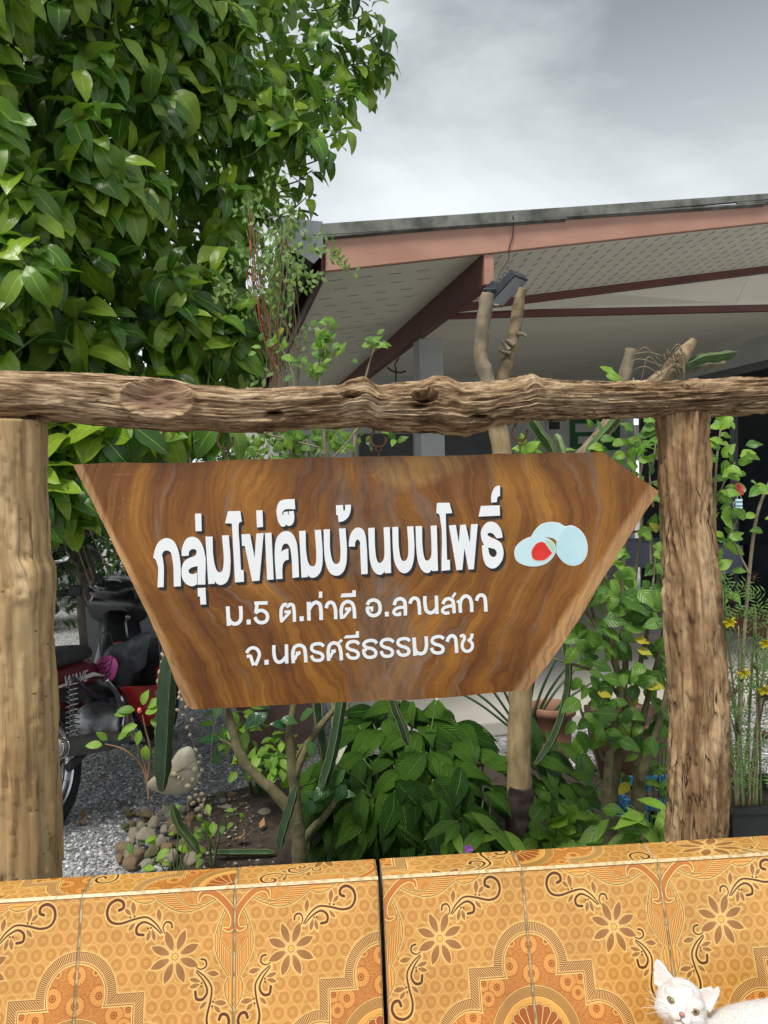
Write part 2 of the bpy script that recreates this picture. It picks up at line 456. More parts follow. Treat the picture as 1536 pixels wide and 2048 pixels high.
# ------------------------------------------------------------------ wood of the signboard
def sign_wood():
    m = NT('polished_wood')
    t = m.N('ShaderNodeTexCoord'); sp = m.N('ShaderNodeSeparateXYZ'); m.L(t.outputs['UV'], sp.inputs[0])
    x, z = sp.outputs[0], sp.outputs[1]
    wv = m.N('ShaderNodeCombineXYZ'); m.L(x, wv.inputs[0]); m.L(z, wv.inputs[1])
    mp = m.N('ShaderNodeMapping'); m.L(wv.outputs[0], mp.inputs['Vector'])
    n1 = m.noise(mp.outputs[0], 2.6, 4, .55, .5); n2 = m.noise(mp.outputs[0], 4.5, 4, .55, .3)
    ax = m.math('ABSOLUTE', m.math('ADD', x, m.math('MULTIPLY', m.math('SUBTRACT', n1, .5), .22)))
    # flame figure: the grain runs down and in on both sides, and rolls over near the top
    gz = m.math('MULTIPLY', z, -.46)
    roll = m.math('MULTIPLY', m.math('POWER', m.math('MAXIMUM', m.math('ADD', z, .02), 0.0), 2.0), 1.4)
    gq = m.math('ADD', m.math('ADD', ax, gz), m.math('ADD', roll, m.math('MULTIPLY', n2, .03)))
    along = m.math('ADD', m.math('MULTIPLY', z, 1.0), m.math('MULTIPLY', ax, .46))
    gv = m.N('ShaderNodeCombineXYZ'); m.L(m.math('MULTIPLY', gq, 15), gv.inputs[0]); m.L(m.math('MULTIPLY', along, 1.3), gv.inputs[1])
    sgn = m.math('MULTIPLY', m.math('SIGN', x), 3.7); m.L(sgn, gv.inputs[2])
    wide = m.noise(gv.outputs[0], .8, 6, .60, .25)
    gv2 = m.N('ShaderNodeCombineXYZ'); m.L(m.math('MULTIPLY', gq, 105), gv2.inputs[0]); m.L(m.math('MULTIPLY', along, 4.5), gv2.inputs[1])
    fine = m.noise(gv2.outputs[0], 1.0, 4, .6, .1)
    col = m.ramp(wide, [(0.25, (0.070, 0.022, 0.009)), (0.40, (0.165, 0.058, 0.010)), (0.53, (0.255, 0.100, 0.014)), (0.66, (0.36, 0.160, 0.023)), (0.80, (0.45, 0.24, 0.055))])
    fcol = m.ramp(fine, [(0.34, (0.60, 0.54, 0.48)), (0.6, (1.06, 1.06, 1.05))])
    col = m.mix(.75, col, fcol, 'MULTIPLY')
    # weathered grey-brown patches down the middle
    pv = m.N('ShaderNodeCombineXYZ'); m.L(m.math('MULTIPLY', x, 7.0), pv.inputs[0]); m.L(m.math('MULTIPLY', z, 2.2), pv.inputs[1])
    pn = m.noise(pv.outputs[0], 1.0, 8, .68, .2)
    mid = m.math('MULTIPLY', m.math('ABSOLUTE', m.math('ADD', x, .01)), 1.25)
    pm = m.ramp(m.math('SUBTRACT', m.math('ADD', pn, .06), mid), [(0.455, (0, 0, 0)), (0.52, (1, 1, 1))])
    grey = m.ramp(m.noise(pv.outputs[0], 6.0, 6, .7), [(0.35, (0.085, 0.050, 0.030)), (0.65, (0.205, 0.135, 0.088))])
    pmf = m.math('MULTIPLY', pm, .6)
    col = m.mix(pmf, col, grey)
    bx = m.math('DIVIDE', m.math('SUBTRACT', x, .095), .13); bz = m.math('DIVIDE', m.math('SUBTRACT', z, m.math('ADD', .245, m.math('MULTIPLY', m.math('ABSOLUTE', m.math('SUBTRACT', x, .05)), .25))), .05)
    bd = m.math('ADD', m.math('ADD', m.math('POWER', bx, 2.0), m.math('POWER', bz, 2.0)), m.math('MULTIPLY', m.math('SUBTRACT', n2, .5), 1.6))
    bl_ = m.math('MULTIPLY', m.ramp(bd, [(0.35, (1, 1, 1)), (1.0, (0, 0, 0))]), .42)
    col = m.mix(bl_, col, m.mix(1.0, (0.47, 0.29, 0.10), fcol, 'MULTIPLY'))
    # thin grey streaks elsewhere
    sk = m.noise(gv.outputs[0], 2.4, 5, .6, .2)
    skm = m.math('MULTIPLY', m.ramp(sk, [(0.57, (0, 0, 0)), (0.66, (1, 1, 1))]), .5)
    col = m.mix(skm, col, (0.19, 0.14, 0.115))
    # pale sapwood along the two slanted ends
    sap = m.N('ShaderNodeAttribute', attribute_name='sap')
    sm = m.ramp(m.math('ADD', sap.outputs['Fac'], m.math('MULTIPLY', m.math('SUBTRACT', n2, .5), .35)), [(0.42, (0, 0, 0)), (0.62, (1, 1, 1))])
    pale = m.mix(1.0, (0.52, 0.31, 0.145), fcol, 'MULTIPLY')
    col = m.mix(m.math('MULTIPLY', sm, .7), col, pale)
    blotch = m.noise(mp.outputs[0], 3.3, 6, .65, .4)
    col = m.mix(1.0, col, m.ramp(blotch, [(0.32, (0.62, 0.58, 0.56)), (0.6, (1.1, 1.1, 1.08))]), 'MULTIPLY')
    scr = m.N('ShaderNodeMapping'); scr.inputs['Rotation'].default_value = (0, 0, .55); scr.inputs['Scale'].default_value = (6, 150, 1); m.L(wv.outputs[0], scr.inputs['Vector'])
    sc_ = m.math('MULTIPLY', m.ramp(m.noise(scr.outputs[0], 1.0, 3, .5, .3), [(0.70, (0, 0, 0)), (0.75, (1, 1, 1))]), m.ramp(n1, [(0.5, (0, 0, 0)), (0.62, (.5, .5, .5))]))
    col = m.mix(sc_, col, (0.42, 0.30, 0.20))
    # flecks of old dust
    vo = m.N('ShaderNodeTexVoronoi'); vo.inputs['Scale'].default_value = 60; m.L(wv.outputs[0], vo.inputs['Vector'])
    fl = m.math('MULTIPLY', m.ramp(vo.outputs['Distance'], [(0.05, (1, 1, 1)), (0.12, (0, 0, 0))]), m.ramp(n1, [(0.52, (0, 0, 0)), (0.6, (.45, .45, .45))]))
    col = m.mix(fl, col, (0.5, 0.40, 0.28))
    rg = m.ramp(pm, [(0, (.36, .36, .36)), (1, (.6, .6, .6))])
    return m.set(col, rg, m.bump(fine, .12, .002), .45)
SIGNWOOD = sign_wood()
EDGEWOOD = plain('sawn_edge', (0.36, 0.22, 0.12), (0.17, 0.10, 0.055), 9, 0.7, 0.3, 60, (1, 1, 6))
OUT = [(145, 929), (420, 922), (760, 913), (1000, 907), (1205, 903), (1318, 983), (1236, 1108), (1142, 1262), (1095, 1330), (1057, 1380), (860, 1397), (640, 1406), (384, 1419), (372, 1409), (318, 1280), (262, 1160), (200, 1035)]
def sign_board():
    pts = [Vector(sg(*p)) for p in OUT]
    fine = []
    for i in range(len(pts)):
        a, b = pts[i], pts[(i + 1) % len(pts)]
        n_ = max(1, int((b - a).length / .03))
        d = (b - a).normalized(); nn = Vector((-d.y, d.x))
        for k in range(n_):
            q = a.lerp(b, k / n_)
            if k: q = q + nn * (mn.noise(Vector((q.x * 9, q.y * 9, 1))) * .004 + mn.noise(Vector((q.x * 31, q.y * 31, 5))) * .0012)
            fine.append(q)
    # front face filled by a fine grid so that the sapwood attribute can vary over it
    from mathutils.geometry import delaunay_2d_cdt
    xs = [p.x for p in fine]; ys = [p.y for p in fine]
    inner = []
    def inside(q):
        c = False; j = len(fine) - 1
        for i in range(len(fine)):
            if (fine[i].y > q.y) != (fine[j].y > q.y) and q.x < (fine[j].x - fine[i].x) * (q.y - fine[i].y) / (fine[j].y - fine[i].y) + fine[i].x: c = not c
            j = i
        return c
    y = min(ys)
    while y < max(ys):
        x = min(xs)
        while x < max(xs):
            q = Vector((x, y))
            if inside(q): inner.append(q)
            x += .03
        y += .03
    nb = len(fine)
    V2, E2, F2, *_ = delaunay_2d_cdt(fine + inner, [(i, (i + 1) % nb) for i in range(nb)], [list(range(nb))], 1, 1e-5)
    TH_ = .034
    mb = MB()
    fr = [S(q.x, q.y, 0) for q in V2]; uv = [(q.x, q.y) for q in V2]
    fs = []
    for f in F2:
        a, b, c = [V2[i] for i in f[:3]]
        ar = (b - a).cross(c - a)
        fs.append(list(f) if ar > 0 else list(reversed(f)))
    mb.add(fr, fs, uv, 0)
    rim = [S(q.x, q.y, 0) for q in fine] + [S(q.x, q.y, -TH_) for q in fine]
    mb.add(rim, [(i, nb + i, nb + (i + 1) % nb, (i + 1) % nb) for i in range(nb)] , [(q.x, q.y) for q in fine] * 2, 1)
    mb.add([S(q.x, q.y, -TH_) for q in V2], [list(reversed(f)) for f in fs], uv, 0)
    root = thing('wooden_sign', 'polished brown wooden board with white painted lettering hanging between two log posts', 'sign', S(0, 0, -.017))
    me = mb.mesh('board', [SIGNWOOD, EDGEWOOD], False)
    at = me.attributes.new('sap', 'FLOAT', 'POINT')
    L0, L1 = Vector(sg(145, 929)), Vector(sg(376, 1412)); R0, R1 = Vector(sg(1318, 983)), Vector(sg(1057, 1380))
    def dl(q, a, b):
        d = (b - a).normalized(); return abs((q.x - a.x) * d.y - (q.y - a.y) * d.x)
    vals = []
    for w in me.vertices:
        e = w.co - SO; q = Vector((e.dot(FU), e.z))
        vals.append(max(0, 1 - dl(q, L0, L1) / .040, 1 - dl(q, R0, R1) / .062))
    at.data.foreach_set('value', vals)
    obj('board', me, root)
    return root
sign = sign_board()

# ------------------------------------------------------------------ lettering, traced shape by shape
WHITE = plain('white_vinyl', (0.80, 0.83, 0.86), (0.76, 0.79, 0.83), 12, 0.35, 0.0)
BLACKV = plain('black_vinyl', (0.018, 0.016, 0.017), None, 12, 0.4, 0.0)
def parse(txt):
    out = []
    for tok in txt.split():
        c = tok.endswith('c'); tok = tok.rstrip('c'); a, b = tok.split(',')
        out.append((float(a), float(b), c))
    return out
def smooth_loop(pts, closed=True, sub=4):
    n_ = len(pts); res = []
    def tang(i, side):
        p = Vector(pts[i][:2])
        nx = pts[(i + 1) % n_] if closed or i + 1 < n_ else None
        pv = pts[i - 1] if closed or i > 0 else None
        a = Vector(nx[:2]) - p if nx else None; b = p - Vector(pv[:2]) if pv else None
        if pts[i][2] or a is None or b is None:
            return (a if side > 0 else b) if (a is not None and b is not None) else (a if a is not None else b)
        la, lb = max(a.length, 1e-6), max(b.length, 1e-6)
        return (a / la * lb + b / lb * la) / (la + lb)
    m_ = n_ if closed else n_ - 1
    for i in range(m_):
        j = (i + 1) % n_
        p, q = Vector(pts[i][:2]), Vector(pts[j][:2]); l = (q - p).length
        t0, t1 = tang(i, 1), tang(j, -1)
        t0 = t0.normalized() * l; t1 = t1.normalized() * l
        straight = pts[i][2] and pts[j][2]
        for k in range(1 if straight else sub):
            s = k / sub
            h00, h10, h01, h11 = 2*s**3-3*s**2+1, s**3-2*s**2+s, -2*s**3+3*s**2, s**3-s**2
            res.append(p * h00 + t0 * h10 * .9 + q * h01 + t1 * h11 * .9)
    if not closed: res.append(Vector(pts[-1][:2]))
    return res
from mathutils.geometry import tessellate_polygon
def fill(mb, loops, z0, z1, dx=0, dy=0, m=0):
    """loops: photo pixels, first the outline then holes"""
    L3 = []
    for lp in loops:
        L3.append([Vector((*sg(q.x + dx, q.y + dy), 0)) for q in lp])
    tris = tessellate_polygon(L3)
    flat = [q for lp in L3 for q in lp]
    fs = []
    for t in tris:
        a, b, c = [flat[i] for i in t]
        fs.append(t if (b - a).cross(c - a).z > 0 else t[::-1])
    mb.add([S(q.x, q.y, z1) for q in flat], fs, m=m)
    if z0 is not None:
        for lp in L3:
            n_ = len(lp)
            mb.add([S(q.x, q.y, z1) for q in lp] + [S(q.x, q.y, z0) for q in lp], [(i, n_ + i, n_ + (i + 1) % n_, (i + 1) % n_) for i in range(n_)], m=m)
HEAD = [  # region origin x, y, then contours
 (300, 980, ["100,1245c 85,910 70,885 45,865c 52,825 75,735 120,658 210,615 300,650 350,730 378,830 398,1228c 308,1237c 285,860 265,795 222,772 178,785 155,828c 168,880 178,1240c"]),
 (300, 980, ["612,1210c 710,1208c 692,760 660,680 610,620 540,598 480,615 435,680 410,760 408,845c 495,840c 508,780 545,755 590,765 600,800 580,838 500,870 440,915 412,980 405,1060 425,1150 480,1210 545,1230 605,1205c 605,1055c 560,1075 510,1065 495,1030 520,1000 612,972c"]),
 (300, 980, ["578,303c 658,300c 664,525c 586,527c"]),
 (300, 980, ["612,1255c 712,1250c 722,1462c 648,1465c 642,1360c 616,1362c"]),
 (300, 980, ["712,596c 803,596c 815,870 835,970 862,1035 895,1055 925,1035 940,980 945,930 922,582c 1010,578c 1030,1000 1015,1110 980,1180 930,1210 890,1212 850,1190 832,1160c 830,1198c 748,1203c"]),
 (300, 980, ["1000,272c 1158,268c 1176,405c 1152,412 1138,432 1135,470 1148,700 1165,1020c 1200,1025c 1205,1172c 1090,1182c 1050,428c 962,425c"]),
 (300, 980, ["1172,568c 1282,562c 1340,870c 1362,556c 1455,552c 1402,1158c 1310,1166c 1215,715c 1180,715c"]),
 (300, 980, ["1360,262c 1440,258c 1448,472c 1370,478c"]),
 (500, 980, ["192,550c 276,547c 304,1143c 220,1150c"]),
 (500, 980, ["335,1140c 318,760 325,680 350,600 400,545 460,525 520,540 570,600 600,680 610,760 628,1112c 545,1125c 525,800 510,730 470,685 435,692 412,730 402,790c 440,762 492,750c 495,888c 450,905 425,940 415,1000 418,1135c"]),
 (500, 980, ["570,115c 580,245c 430,262 415,285 418,322c 429,318c 431,280c 485,275c 487,318c 497,315c 496,272c 560,268c 568,350 555,420 510,458 482,456 465,438c 450,462 410,468 370,420 345,330 340,265 355,190 385,142 430,125"]),
 (500, 980, ["628,525c 712,520c 725,830 748,930 775,970 800,978 830,965 845,920 848,860 828,513c 910,508c 930,880 925,960 900,1050 860,1100 810,1122 770,1115 743,1085c 742,1112c 660,1120c"]),
 (500, 980, ["942,505c 1022,502c 1035,830 1055,900 1080,940 1105,948 1135,935 1155,880 1158,830 1138,493c 1222,490c 1240,830 1230,950 1190,1050 1140,1090 1095,1095 1040,1075 990,1000 965,920 955,850"]),
 (500, 980, ["1100,195c 1190,192c 1195,250 1201,273c 1215,250 1218,190c 1292,188c 1288,260 1260,340 1200,395 1135,412c 1125,325c 1104,320c"]),
 (500, 980, ["1264,725c 1268,640 1300,540 1370,480 1440,500 1480,590 1490,680 1506,1072c 1423,1078c 1408,720 1405,660 1375,632 1350,660 1342,722c"]),
 (700, 960, ["232,615c 314,610c 325,920 340,1010 362,1055 385,1062 415,1040 438,980 440,920 428,606c 508,602c 525,1188c 446,1192c 441,1165c 415,1200 375,1212 325,1190 280,1120 255,1030 245,930"]),
 (700, 960, ["540,602c 616,599c 630,910 645,985 668,1030 690,1038 720,1022 742,960 745,910 730,595c 810,592c 822,920 810,1040 775,1140 735,1180 690,1192 645,1175 600,1120 565,1030 552,930"]),
 (700, 960, ["838,592c 920,589c 930,890 945,975 968,1025 985,1033 1015,1018 1040,960 1042,910 1030,586c 1108,582c 1124,1160c 1050,1165c 1043,1145c 1010,1185 970,1188 925,1160 885,1090 860,1000 850,910"]),
 (700, 960, ["1112,293c 1270,290c 1306,422c 1222,430c 1240,1020c 1276,1022c 1280,1150c 1170,1162c 1150,480 1140,442 1120,428 1102,424c"]),
 (860, 960, ["240,582c 328,575c 367,806c 385,575c 455,570c 507,805c 524,568c 608,562c 558,1140c 490,1145c 438,870c 412,1148c 338,1154c"]),
 (860, 960, ["925,738c 848,745c 825,710 800,685 760,675 733,688 735,702 760,724 850,765 900,800 925,850 938,930 925,1010 885,1080 830,1125 780,1130 725,1100 690,1040 672,960 662,840c 690,832c 665,780 650,720 650,665 670,610 720,550 780,532 830,545 880,590 915,660", "740,862c 775,870 825,885 850,920 848,960 820,985 790,980 760,950 748,910"]),
 (860, 960, ["650,332c 888,324c 893,455c 620,468c"]),
 (860, 960, ["893,70c 893,205c 865,215 855,240 853,282c 784,290c 780,230 800,140 840,85"]),
]
shade = MB()
for (ox, oy, cs) in HEAD:
    loops = []
    for c in cs:
        lp = smooth_loop(parse(c))
        loops.append([Vector((ox + q.x / 6.4, oy + q.y / 6.4)) for q in lp])
    mb = MB(); fill(mb, loops, .0003, .0030); mb.build('letter', WHITE, sign, False)
    for i in range(7):
        k = (i + 1) / 7
        fill(shade, loops[:1] if i < 6 else loops, None, .0004 + .0001 * i, 5.3 * k, 6.0 * k)
shade.build('letter_shadow', BLACKV, sign, False)
ADDR = [  # strokes: origin x, y, scale, width, then glyphs of strokes; '#' marks a filled outline
 (440, 1170, 5.12, [
  ["40|79,218 91,417", "38|88,340 108,375 145,397 185,388 210,360 216,300 211,215"],
  ["#272,355c 314,352c 316,402c 274,404c"],
  ["36|352,186c 488,182c", "36|382,175c 368,288c", "36|362,286 400,262 440,262 478,290 488,335 470,370 425,385 385,372 356,328"],
  ["34|632,382c 625,300 630,240 645,212 668,196 692,222c 715,198 745,205 757,250 763,376c", "28|658,275c 726,270c", "30|717,275c 634,368c"],
  ["#814,322c 857,319c 859,368c 816,370c"],
  ["38|905,172c 912,364c", "38|908,262 935,210 985,176 1020,195 1032,245 1036,358c", "28|888,188c 930,184c"],
  ["#1013,68c 1048,66c 1048,129c 1012,132c"],
  ["36|1088,237c 1100,195 1130,176 1160,190 1178,232 1185,350c"],
  ["36|1247,347c 1243,240 1262,192 1310,168 1355,190 1372,240 1379,342c", "30|1280,247c 1343,241c", "30|1334,245c 1262,335c"],
  ["#1248,88c 1355,82c 1355,55c 1390,53c 1392,120c 1232,127c"],
  ["34|272,695c 298,658 340,641 385,662 404,705 392,755 362,822c", "32|274,732c 316,722c", "34|310,718c 344,822c"],
  ["#455,767c 498,764c 500,813c 456,816c"],
  ["36|551,615c 556,720 572,770 602,790 640,775 676,735", "36|680,607c 684,803c"],
  ["36|752,800c 748,680 765,635 810,616 858,635 873,690 879,792c", "30|776,700c 824,688c", "30|818,694 788,715 764,765"],
  ["34|1063,628c 1040,606 990,601 945,620 940,658 970,682 1020,695 1052,722 1045,758 1005,772 960,763 934,720c"],
  ["36|1114,776c 1110,660 1125,613 1170,591 1215,615 1235,670 1243,770c", "30|1140,680c 1186,668c", "30|1180,674 1150,695 1126,745", "26|1205,600c 1250,560c"],
  ["34|1424,606c 1400,583 1350,579 1310,598 1303,635 1335,660 1385,674 1415,700 1408,735 1365,749 1325,738 1298,698c"],
  ["#1285,517c 1390,510c 1390,477c 1422,472c 1424,538c 1266,547c"]]),
 (700, 1160, 5.12, [
  ["36|174,254c 198,219 243,204 288,222 308,278 298,335 250,364 205,353 181,322 178,284c", "30|165,286c 240,284c", "26|228,280c 222,322c"],
  ["#355,327c 395,323c 398,371c 359,374c"],
  ["36|451,257c 470,210 515,190 553,210 565,262 566,363c", "32|564,278 505,282 462,300 447,330 466,352 522,350c", "22|512,325c 512,362c"],
  ["36|612,242c 630,200 662,184 693,200 705,245 713,355c"],
  ["36|765,164c 770,265 786,318 820,336 858,322 885,285", "36|883,160c 890,348c"],
  ["36|950,246c 970,206 1010,190 1047,205 1060,260 1066,340c", "32|1058,262 1000,270 958,288 945,314 965,336 1018,335c", "26|1048,178c 1080,130c"],
  ["36|1132,335c 1127,250 1142,195 1182,163 1222,180 1240,225 1246,328c", "30|1096,212c 1130,242c"],
  ["36|1295,212c 1310,170 1345,153 1375,172 1385,220 1391,323c"],
  ["34|276,648c 252,624 205,618 158,634 140,664 170,690 230,704 263,735 258,772 215,791 165,782 143,748 139,712c", "28|128,717c 175,712c"],
  ["34|446,636c 420,613 370,608 330,625 320,660 350,685 400,700 433,726 428,764 385,781 340,770 317,728c"],
  ["34|613,626c 590,605 540,600 500,615 490,650 520,675 570,690 601,716 596,752 555,769 510,760 484,718c"],
  ["38|655,588c 666,775c", "36|662,700 682,738 720,754 760,740 778,700 779,576c"],
  ["34|961,602c 935,582 890,580 850,597 840,630 870,655 920,670 951,696 946,731 900,746 855,735 831,695c"],
  ["36|993,632c 1010,590 1045,569 1075,588 1085,638 1091,746c"],
  ["32|1126,580c 1160,566 1172,595 1152,640 1150,690 1175,724 1215,727 1245,702 1252,655 1225,618", "32|1205,625c 1238,598 1252,548c"]]),
]
for (ox, oy, sc, glyphs) in ADDR:
    for gl in glyphs:
        mb = MB(); zz = .0012
        for st in gl:
            if st[0] == '#':
                lp = smooth_loop(parse(st[1:])); fill(mb, [[Vector((ox + q.x / sc, oy + q.y / sc)) for q in lp]], .0003, zz)
            else:
                w, body = st.split('|'); w = float(w) / sc / 2
                pl = [Vector((ox + q.x / sc, oy + q.y / sc)) for q in smooth_loop(parse(body), False)]
                l, r_ = [], []
                for i, q in enumerate(pl):
                    d = (pl[min(i + 1, len(pl) - 1)] - pl[max(i - 1, 0)]).normalized(); nn = Vector((-d.y, d.x)) * w
                    l.append(q + nn); r_.append(q - nn)
                n_ = len(pl)
                vs_ = [S(*sg(q.x, q.y), zz) for q in l + r_]
                mb.add(vs_, [(n_ + i, i, i + 1, n_ + i + 1) for i in range(n_ - 1)])
            zz += .00015
        me = mb.mesh('letter', WHITE, False)
        bm = bmesh.new(); bm.from_mesh(me)
        for f in bm.faces:
            if f.normal.dot(FN) < -.5: f.normal_flip()
        bm.to_mesh(me); bm.free()
        obj('letter', me, sign)
# emblem of three duck eggs, one cut open
EGGW = plain('emblem_white', (0.84, 0.86, 0.85), None, 5, .4, 0); EGGB = plain('emblem_blue', (0.52, 0.74, 0.80), (0.44, 0.69, 0.77), 14, .4, 0)
EGGC = plain('emblem_pale', (0.60, 0.80, 0.83), (0.50, 0.72, 0.80), 10, .4, 0); YOLK = plain('emblem_red', (0.72, 0.035, 0.02), (0.60, 0.02, 0.018), 20, .4, 0); LEAFG = plain('emblem_green', (0.42, 0.70, 0.55), None, 20, .4, 0)
def eg(txt): return [[Vector((1010 + q.x / 8.084, 1020 + q.y / 8.084)) for q in smooth_loop(parse(txt))]]
A_ = "420,430c 470,340 580,230 750,190 880,210 975,262 1060,245 1200,310 1300,440 1335,600 1310,760 1220,870 1110,905 980,870 890,790 825,690c 830,500 600,430"
B_ = "155,730 165,620 260,510 400,440 560,425 720,480 800,560 815,650 770,760 680,850 560,900 420,910 290,880 190,820"
C_ = "820,560 860,420 960,285 1060,252 1200,315 1300,440 1330,600 1305,755 1215,865 1110,898 985,865 895,785 835,680"
def grow(lp, k):
    c = sum((q for q in lp[0]), Vector((0, 0))) / len(lp[0]); return [[c + (q - c) * k for q in lp[0]]]
for nm, txt, k, mm, z in (('egg', A_, 1.0, EGGW, .0006), ('egg', A_, .965, EGGC, .0009), ('egg', C_, .975, EGGB, .0012), ('egg', B_, 1.02, EGGW, .0015), ('egg', B_, .97, EGGC, .0018),
                       ('egg_leaf', "640,480c 720,490 790,560 800,640 770,690c 700,600", 1, LEAFG, .0021), ('egg_yolk', "420,700 440,620 520,530 600,510 640,525c 765,695c 640,805 540,820 450,790", 1.06, EGGW, .0024), ('egg_yolk', "420,700 440,620 520,530 600,510 640,525c 765,695c 640,805 540,820 450,790", .97, YOLK, .0027)):
    mb = MB(); fill(mb, grow(eg(txt), k), .0003, z); mb.build(nm, mm, sign, False)

# ------------------------------------------------------------------ logs
def log_mat(name, stops, stretch, rough=.85, b=.5, knot_and_shade=None, fine=160, soft=1.0, contrast=False, crack=.8, pits=0.0):
    m = NT(name); t = m.N('ShaderNodeTexCoord')
    at = m.N('ShaderNodeAttribute', attribute_name='grain'); mp = m.N('ShaderNodeMapping'); mp.inputs['Scale'].default_value = stretch
    m.L(at.outputs['Vector'], mp.inputs['Vector'])
    n1 = m.noise(mp.outputs[0], 1.0, 8, .65, .5)
    col = m.ramp(n1, stops)
    n2 = m.noise(at.outputs['Vector'], 3.5, 5, .6)
    col = m.mix(.8 * soft, col, m.ramp(n2, [(0.3, (0.62, 0.56, 0.5)), (0.6, (1.05, 1.03, 1.0))]), 'MULTIPLY')
    mp2 = m.N('ShaderNodeMapping'); mp2.inputs['Scale'].default_value = tuple(c * 3.2 for c in stretch); m.L(at.outputs['Vector'], mp2.inputs['Vector'])
    n3 = m.noise(mp2.outputs[0], 1.0, 7, .68, .2)
    col = m.mix(.75 * soft, col, m.ramp(n3, [(0.38, (0.36, 0.30, 0.25)), (0.55, (1.08, 1.08, 1.07))]), 'MULTIPLY')
    col = m.mix(1.0, col, m.ramp(n3, [(0.38, (0.55, 0.49, 0.44)), (0.60, (1.10, 1.10, 1.09))]), 'MULTIPLY') if contrast else col
    mp4 = m.N('ShaderNodeMapping'); mp4.inputs['Scale'].default_value = tuple(c * q for c, q in zip(stretch, (.9, 1.5, 1.5))); mp4.inputs['Location'].default_value = (3, 7, 1); m.L(at.outputs['Vector'], mp4.inputs['Vector'])
    n4 = m.noise(mp4.outputs[0], 1.0, 3, .5, .6)
    ck = m.ramp(m.math('ABSOLUTE', m.math('SUBTRACT', n4, .5)), [(0.004, (1, 1, 1)), (0.016, (0, 0, 0))])
    ckm = m.math('MULTIPLY', m.math('MULTIPLY', ck, m.ramp(n2, [(0.46, (0, 0, 0)), (0.56, (1, 1, 1))])), crack)
    col = m.mix(ckm, col, tuple(c * .3 for c in stops[0][1]))
    vp = m.N('ShaderNodeTexVoronoi'); vp.inputs['Scale'].default_value = 34; m.L(at.outputs['Vector'], vp.inputs['Vector'])
    pit = m.math('MULTIPLY', m.ramp(vp.outputs['Distance'], [(0.06, (1, 1, 1)), (0.11, (0, 0, 0))]), pits)
    col = m.mix(pit, col, tuple(c * .35 for c in stops[0][1]))
    n3 = m.math('SUBTRACT', n3, m.math('ADD', ckm, pit))
    if knot_and_shade:
        ka = m.N('ShaderNodeAttribute', attribute_name='knot_and_shade'); col = m.mix(m.math('MINIMUM', ka.outputs['Fac'], 1.0), col, m.mix(n3, knot_and_shade, tuple(c * .45 for c in knot_and_shade))); col = m.mix(m.math('SUBTRACT', ka.outputs['Fac'], 1.0, clamp=True), col, (.03, .018, .012))  # knot colour first, then near-black painted in as shade inside the holes
    return m.set(col, rough, m.bump(n3, b, .004), .25)
def log(path, n_ring, disp, name, mat, parent=None, ends=True, up=None):
    """path: list of (centre, half a, half b, axis a, axis b); disp(s, ang, co, i) gives (push, knot)"""
    mb = MB(); vs_, fs, gr, kn = [], [], [], []
    s = 0
    for i, (c, ra, rb, A, B) in enumerate(path):
        if i: s += (path[i][0] - path[i - 1][0]).length
        for k in range(n_ring):
            a = 2 * math.pi * k / n_ring
            d = A * math.cos(a) * ra + B * math.sin(a) * rb
            h, kk = disp(s, a, c + d, i / (len(path) - 1))
            vs_.append(c + d + d.normalized() * h); kn.append(kk)
            gr.append((s, math.cos(a) * .056, math.sin(a) * .052))
    n_ = n_ring
    for i in range(len(path) - 1):
        for k in range(n_): fs.append((i * n_ + k, (i + 1) * n_ + k, (i + 1) * n_ + (k + 1) % n_, i * n_ + (k + 1) % n_))
    if ends:
        fs.append(tuple(range(n_))); fs.append(tuple((len(path) - 1) * n_ + k for k in reversed(range(n_))))
    mb.add(vs_, fs); me = mb.mesh(name, mat)
    me.attributes.new('knot_and_shade', 'FLOAT', 'POINT').data.foreach_set('value', kn)
    me.attributes.new('grain', 'FLOAT_VECTOR', 'POINT').data.foreach_set('vector', np.array(gr, dtype=np.float32).ravel())
    bm = bmesh.new(); bm.from_mesh(me); bmesh.ops.recalc_face_normals(bm, faces=bm.faces); bm.to_mesh(me); bm.free()
    return obj(name, me, parent)
def interp(tab, x):
    if x <= tab[0][0]: return tab[0][1:]
    for a, b in zip(tab, tab[1:]):
        if x <= b[0]:
            t = (x - a[0]) / (b[0] - a[0]); t = t * t * (3 - 2 * t)
            return tuple(p + (q - p) * t for p, q in zip(a[1:], b[1:]))
    return tab[-1][1:]
def ridged(v, o=4):
    s, a, f = 0, .5, 1.0
    for _ in range(o):
        s += a * (1 - abs(mn.noise(v * f)) * 2); a *= .5; f *= 2.1
    return s
BEAM = [(-160, 733, 838), (0, 737, 842), (120, 742, 844), (200, 746, 852), (260, 752, 858), (330, 756, 864), (400, 769, 863), (470, 775, 866), (540, 775, 864), (600, 772, 857), (670, 768, 852), (706, 755, 850), (728, 752, 848), (760, 770, 856), (800, 765, 860), (840, 762, 862), (868, 752, 862), (890, 752, 868), (925, 765, 868), (965, 766, 862), (1000, 766, 848), (1045, 761, 842), (1064, 752, 840), (1085, 761, 838), (1150, 765, 836), (1300, 765, 829), (1400, 764, 827), (1470, 759, 823), (1536, 757, 820), (1700, 757, 818)]
BOFF = .02
def beam_path():
    out = []
    for i in range(720):
        px = -160 + 1860 * i / 719
        t, b = interp(BEAM, px)
        s0, z1 = sg(px, t, BOFF); s1, z0 = sg(px, b, BOFF)
        c = S(s0, (z0 + z1) / 2, BOFF - .02)
        h = (z1 - z0) / 2 * .95
        out.append((c, .062 + (h - .06) * .3, h * 1.0, FN, Vector((0, 0, 1))))
    return out
bp = beam_path()
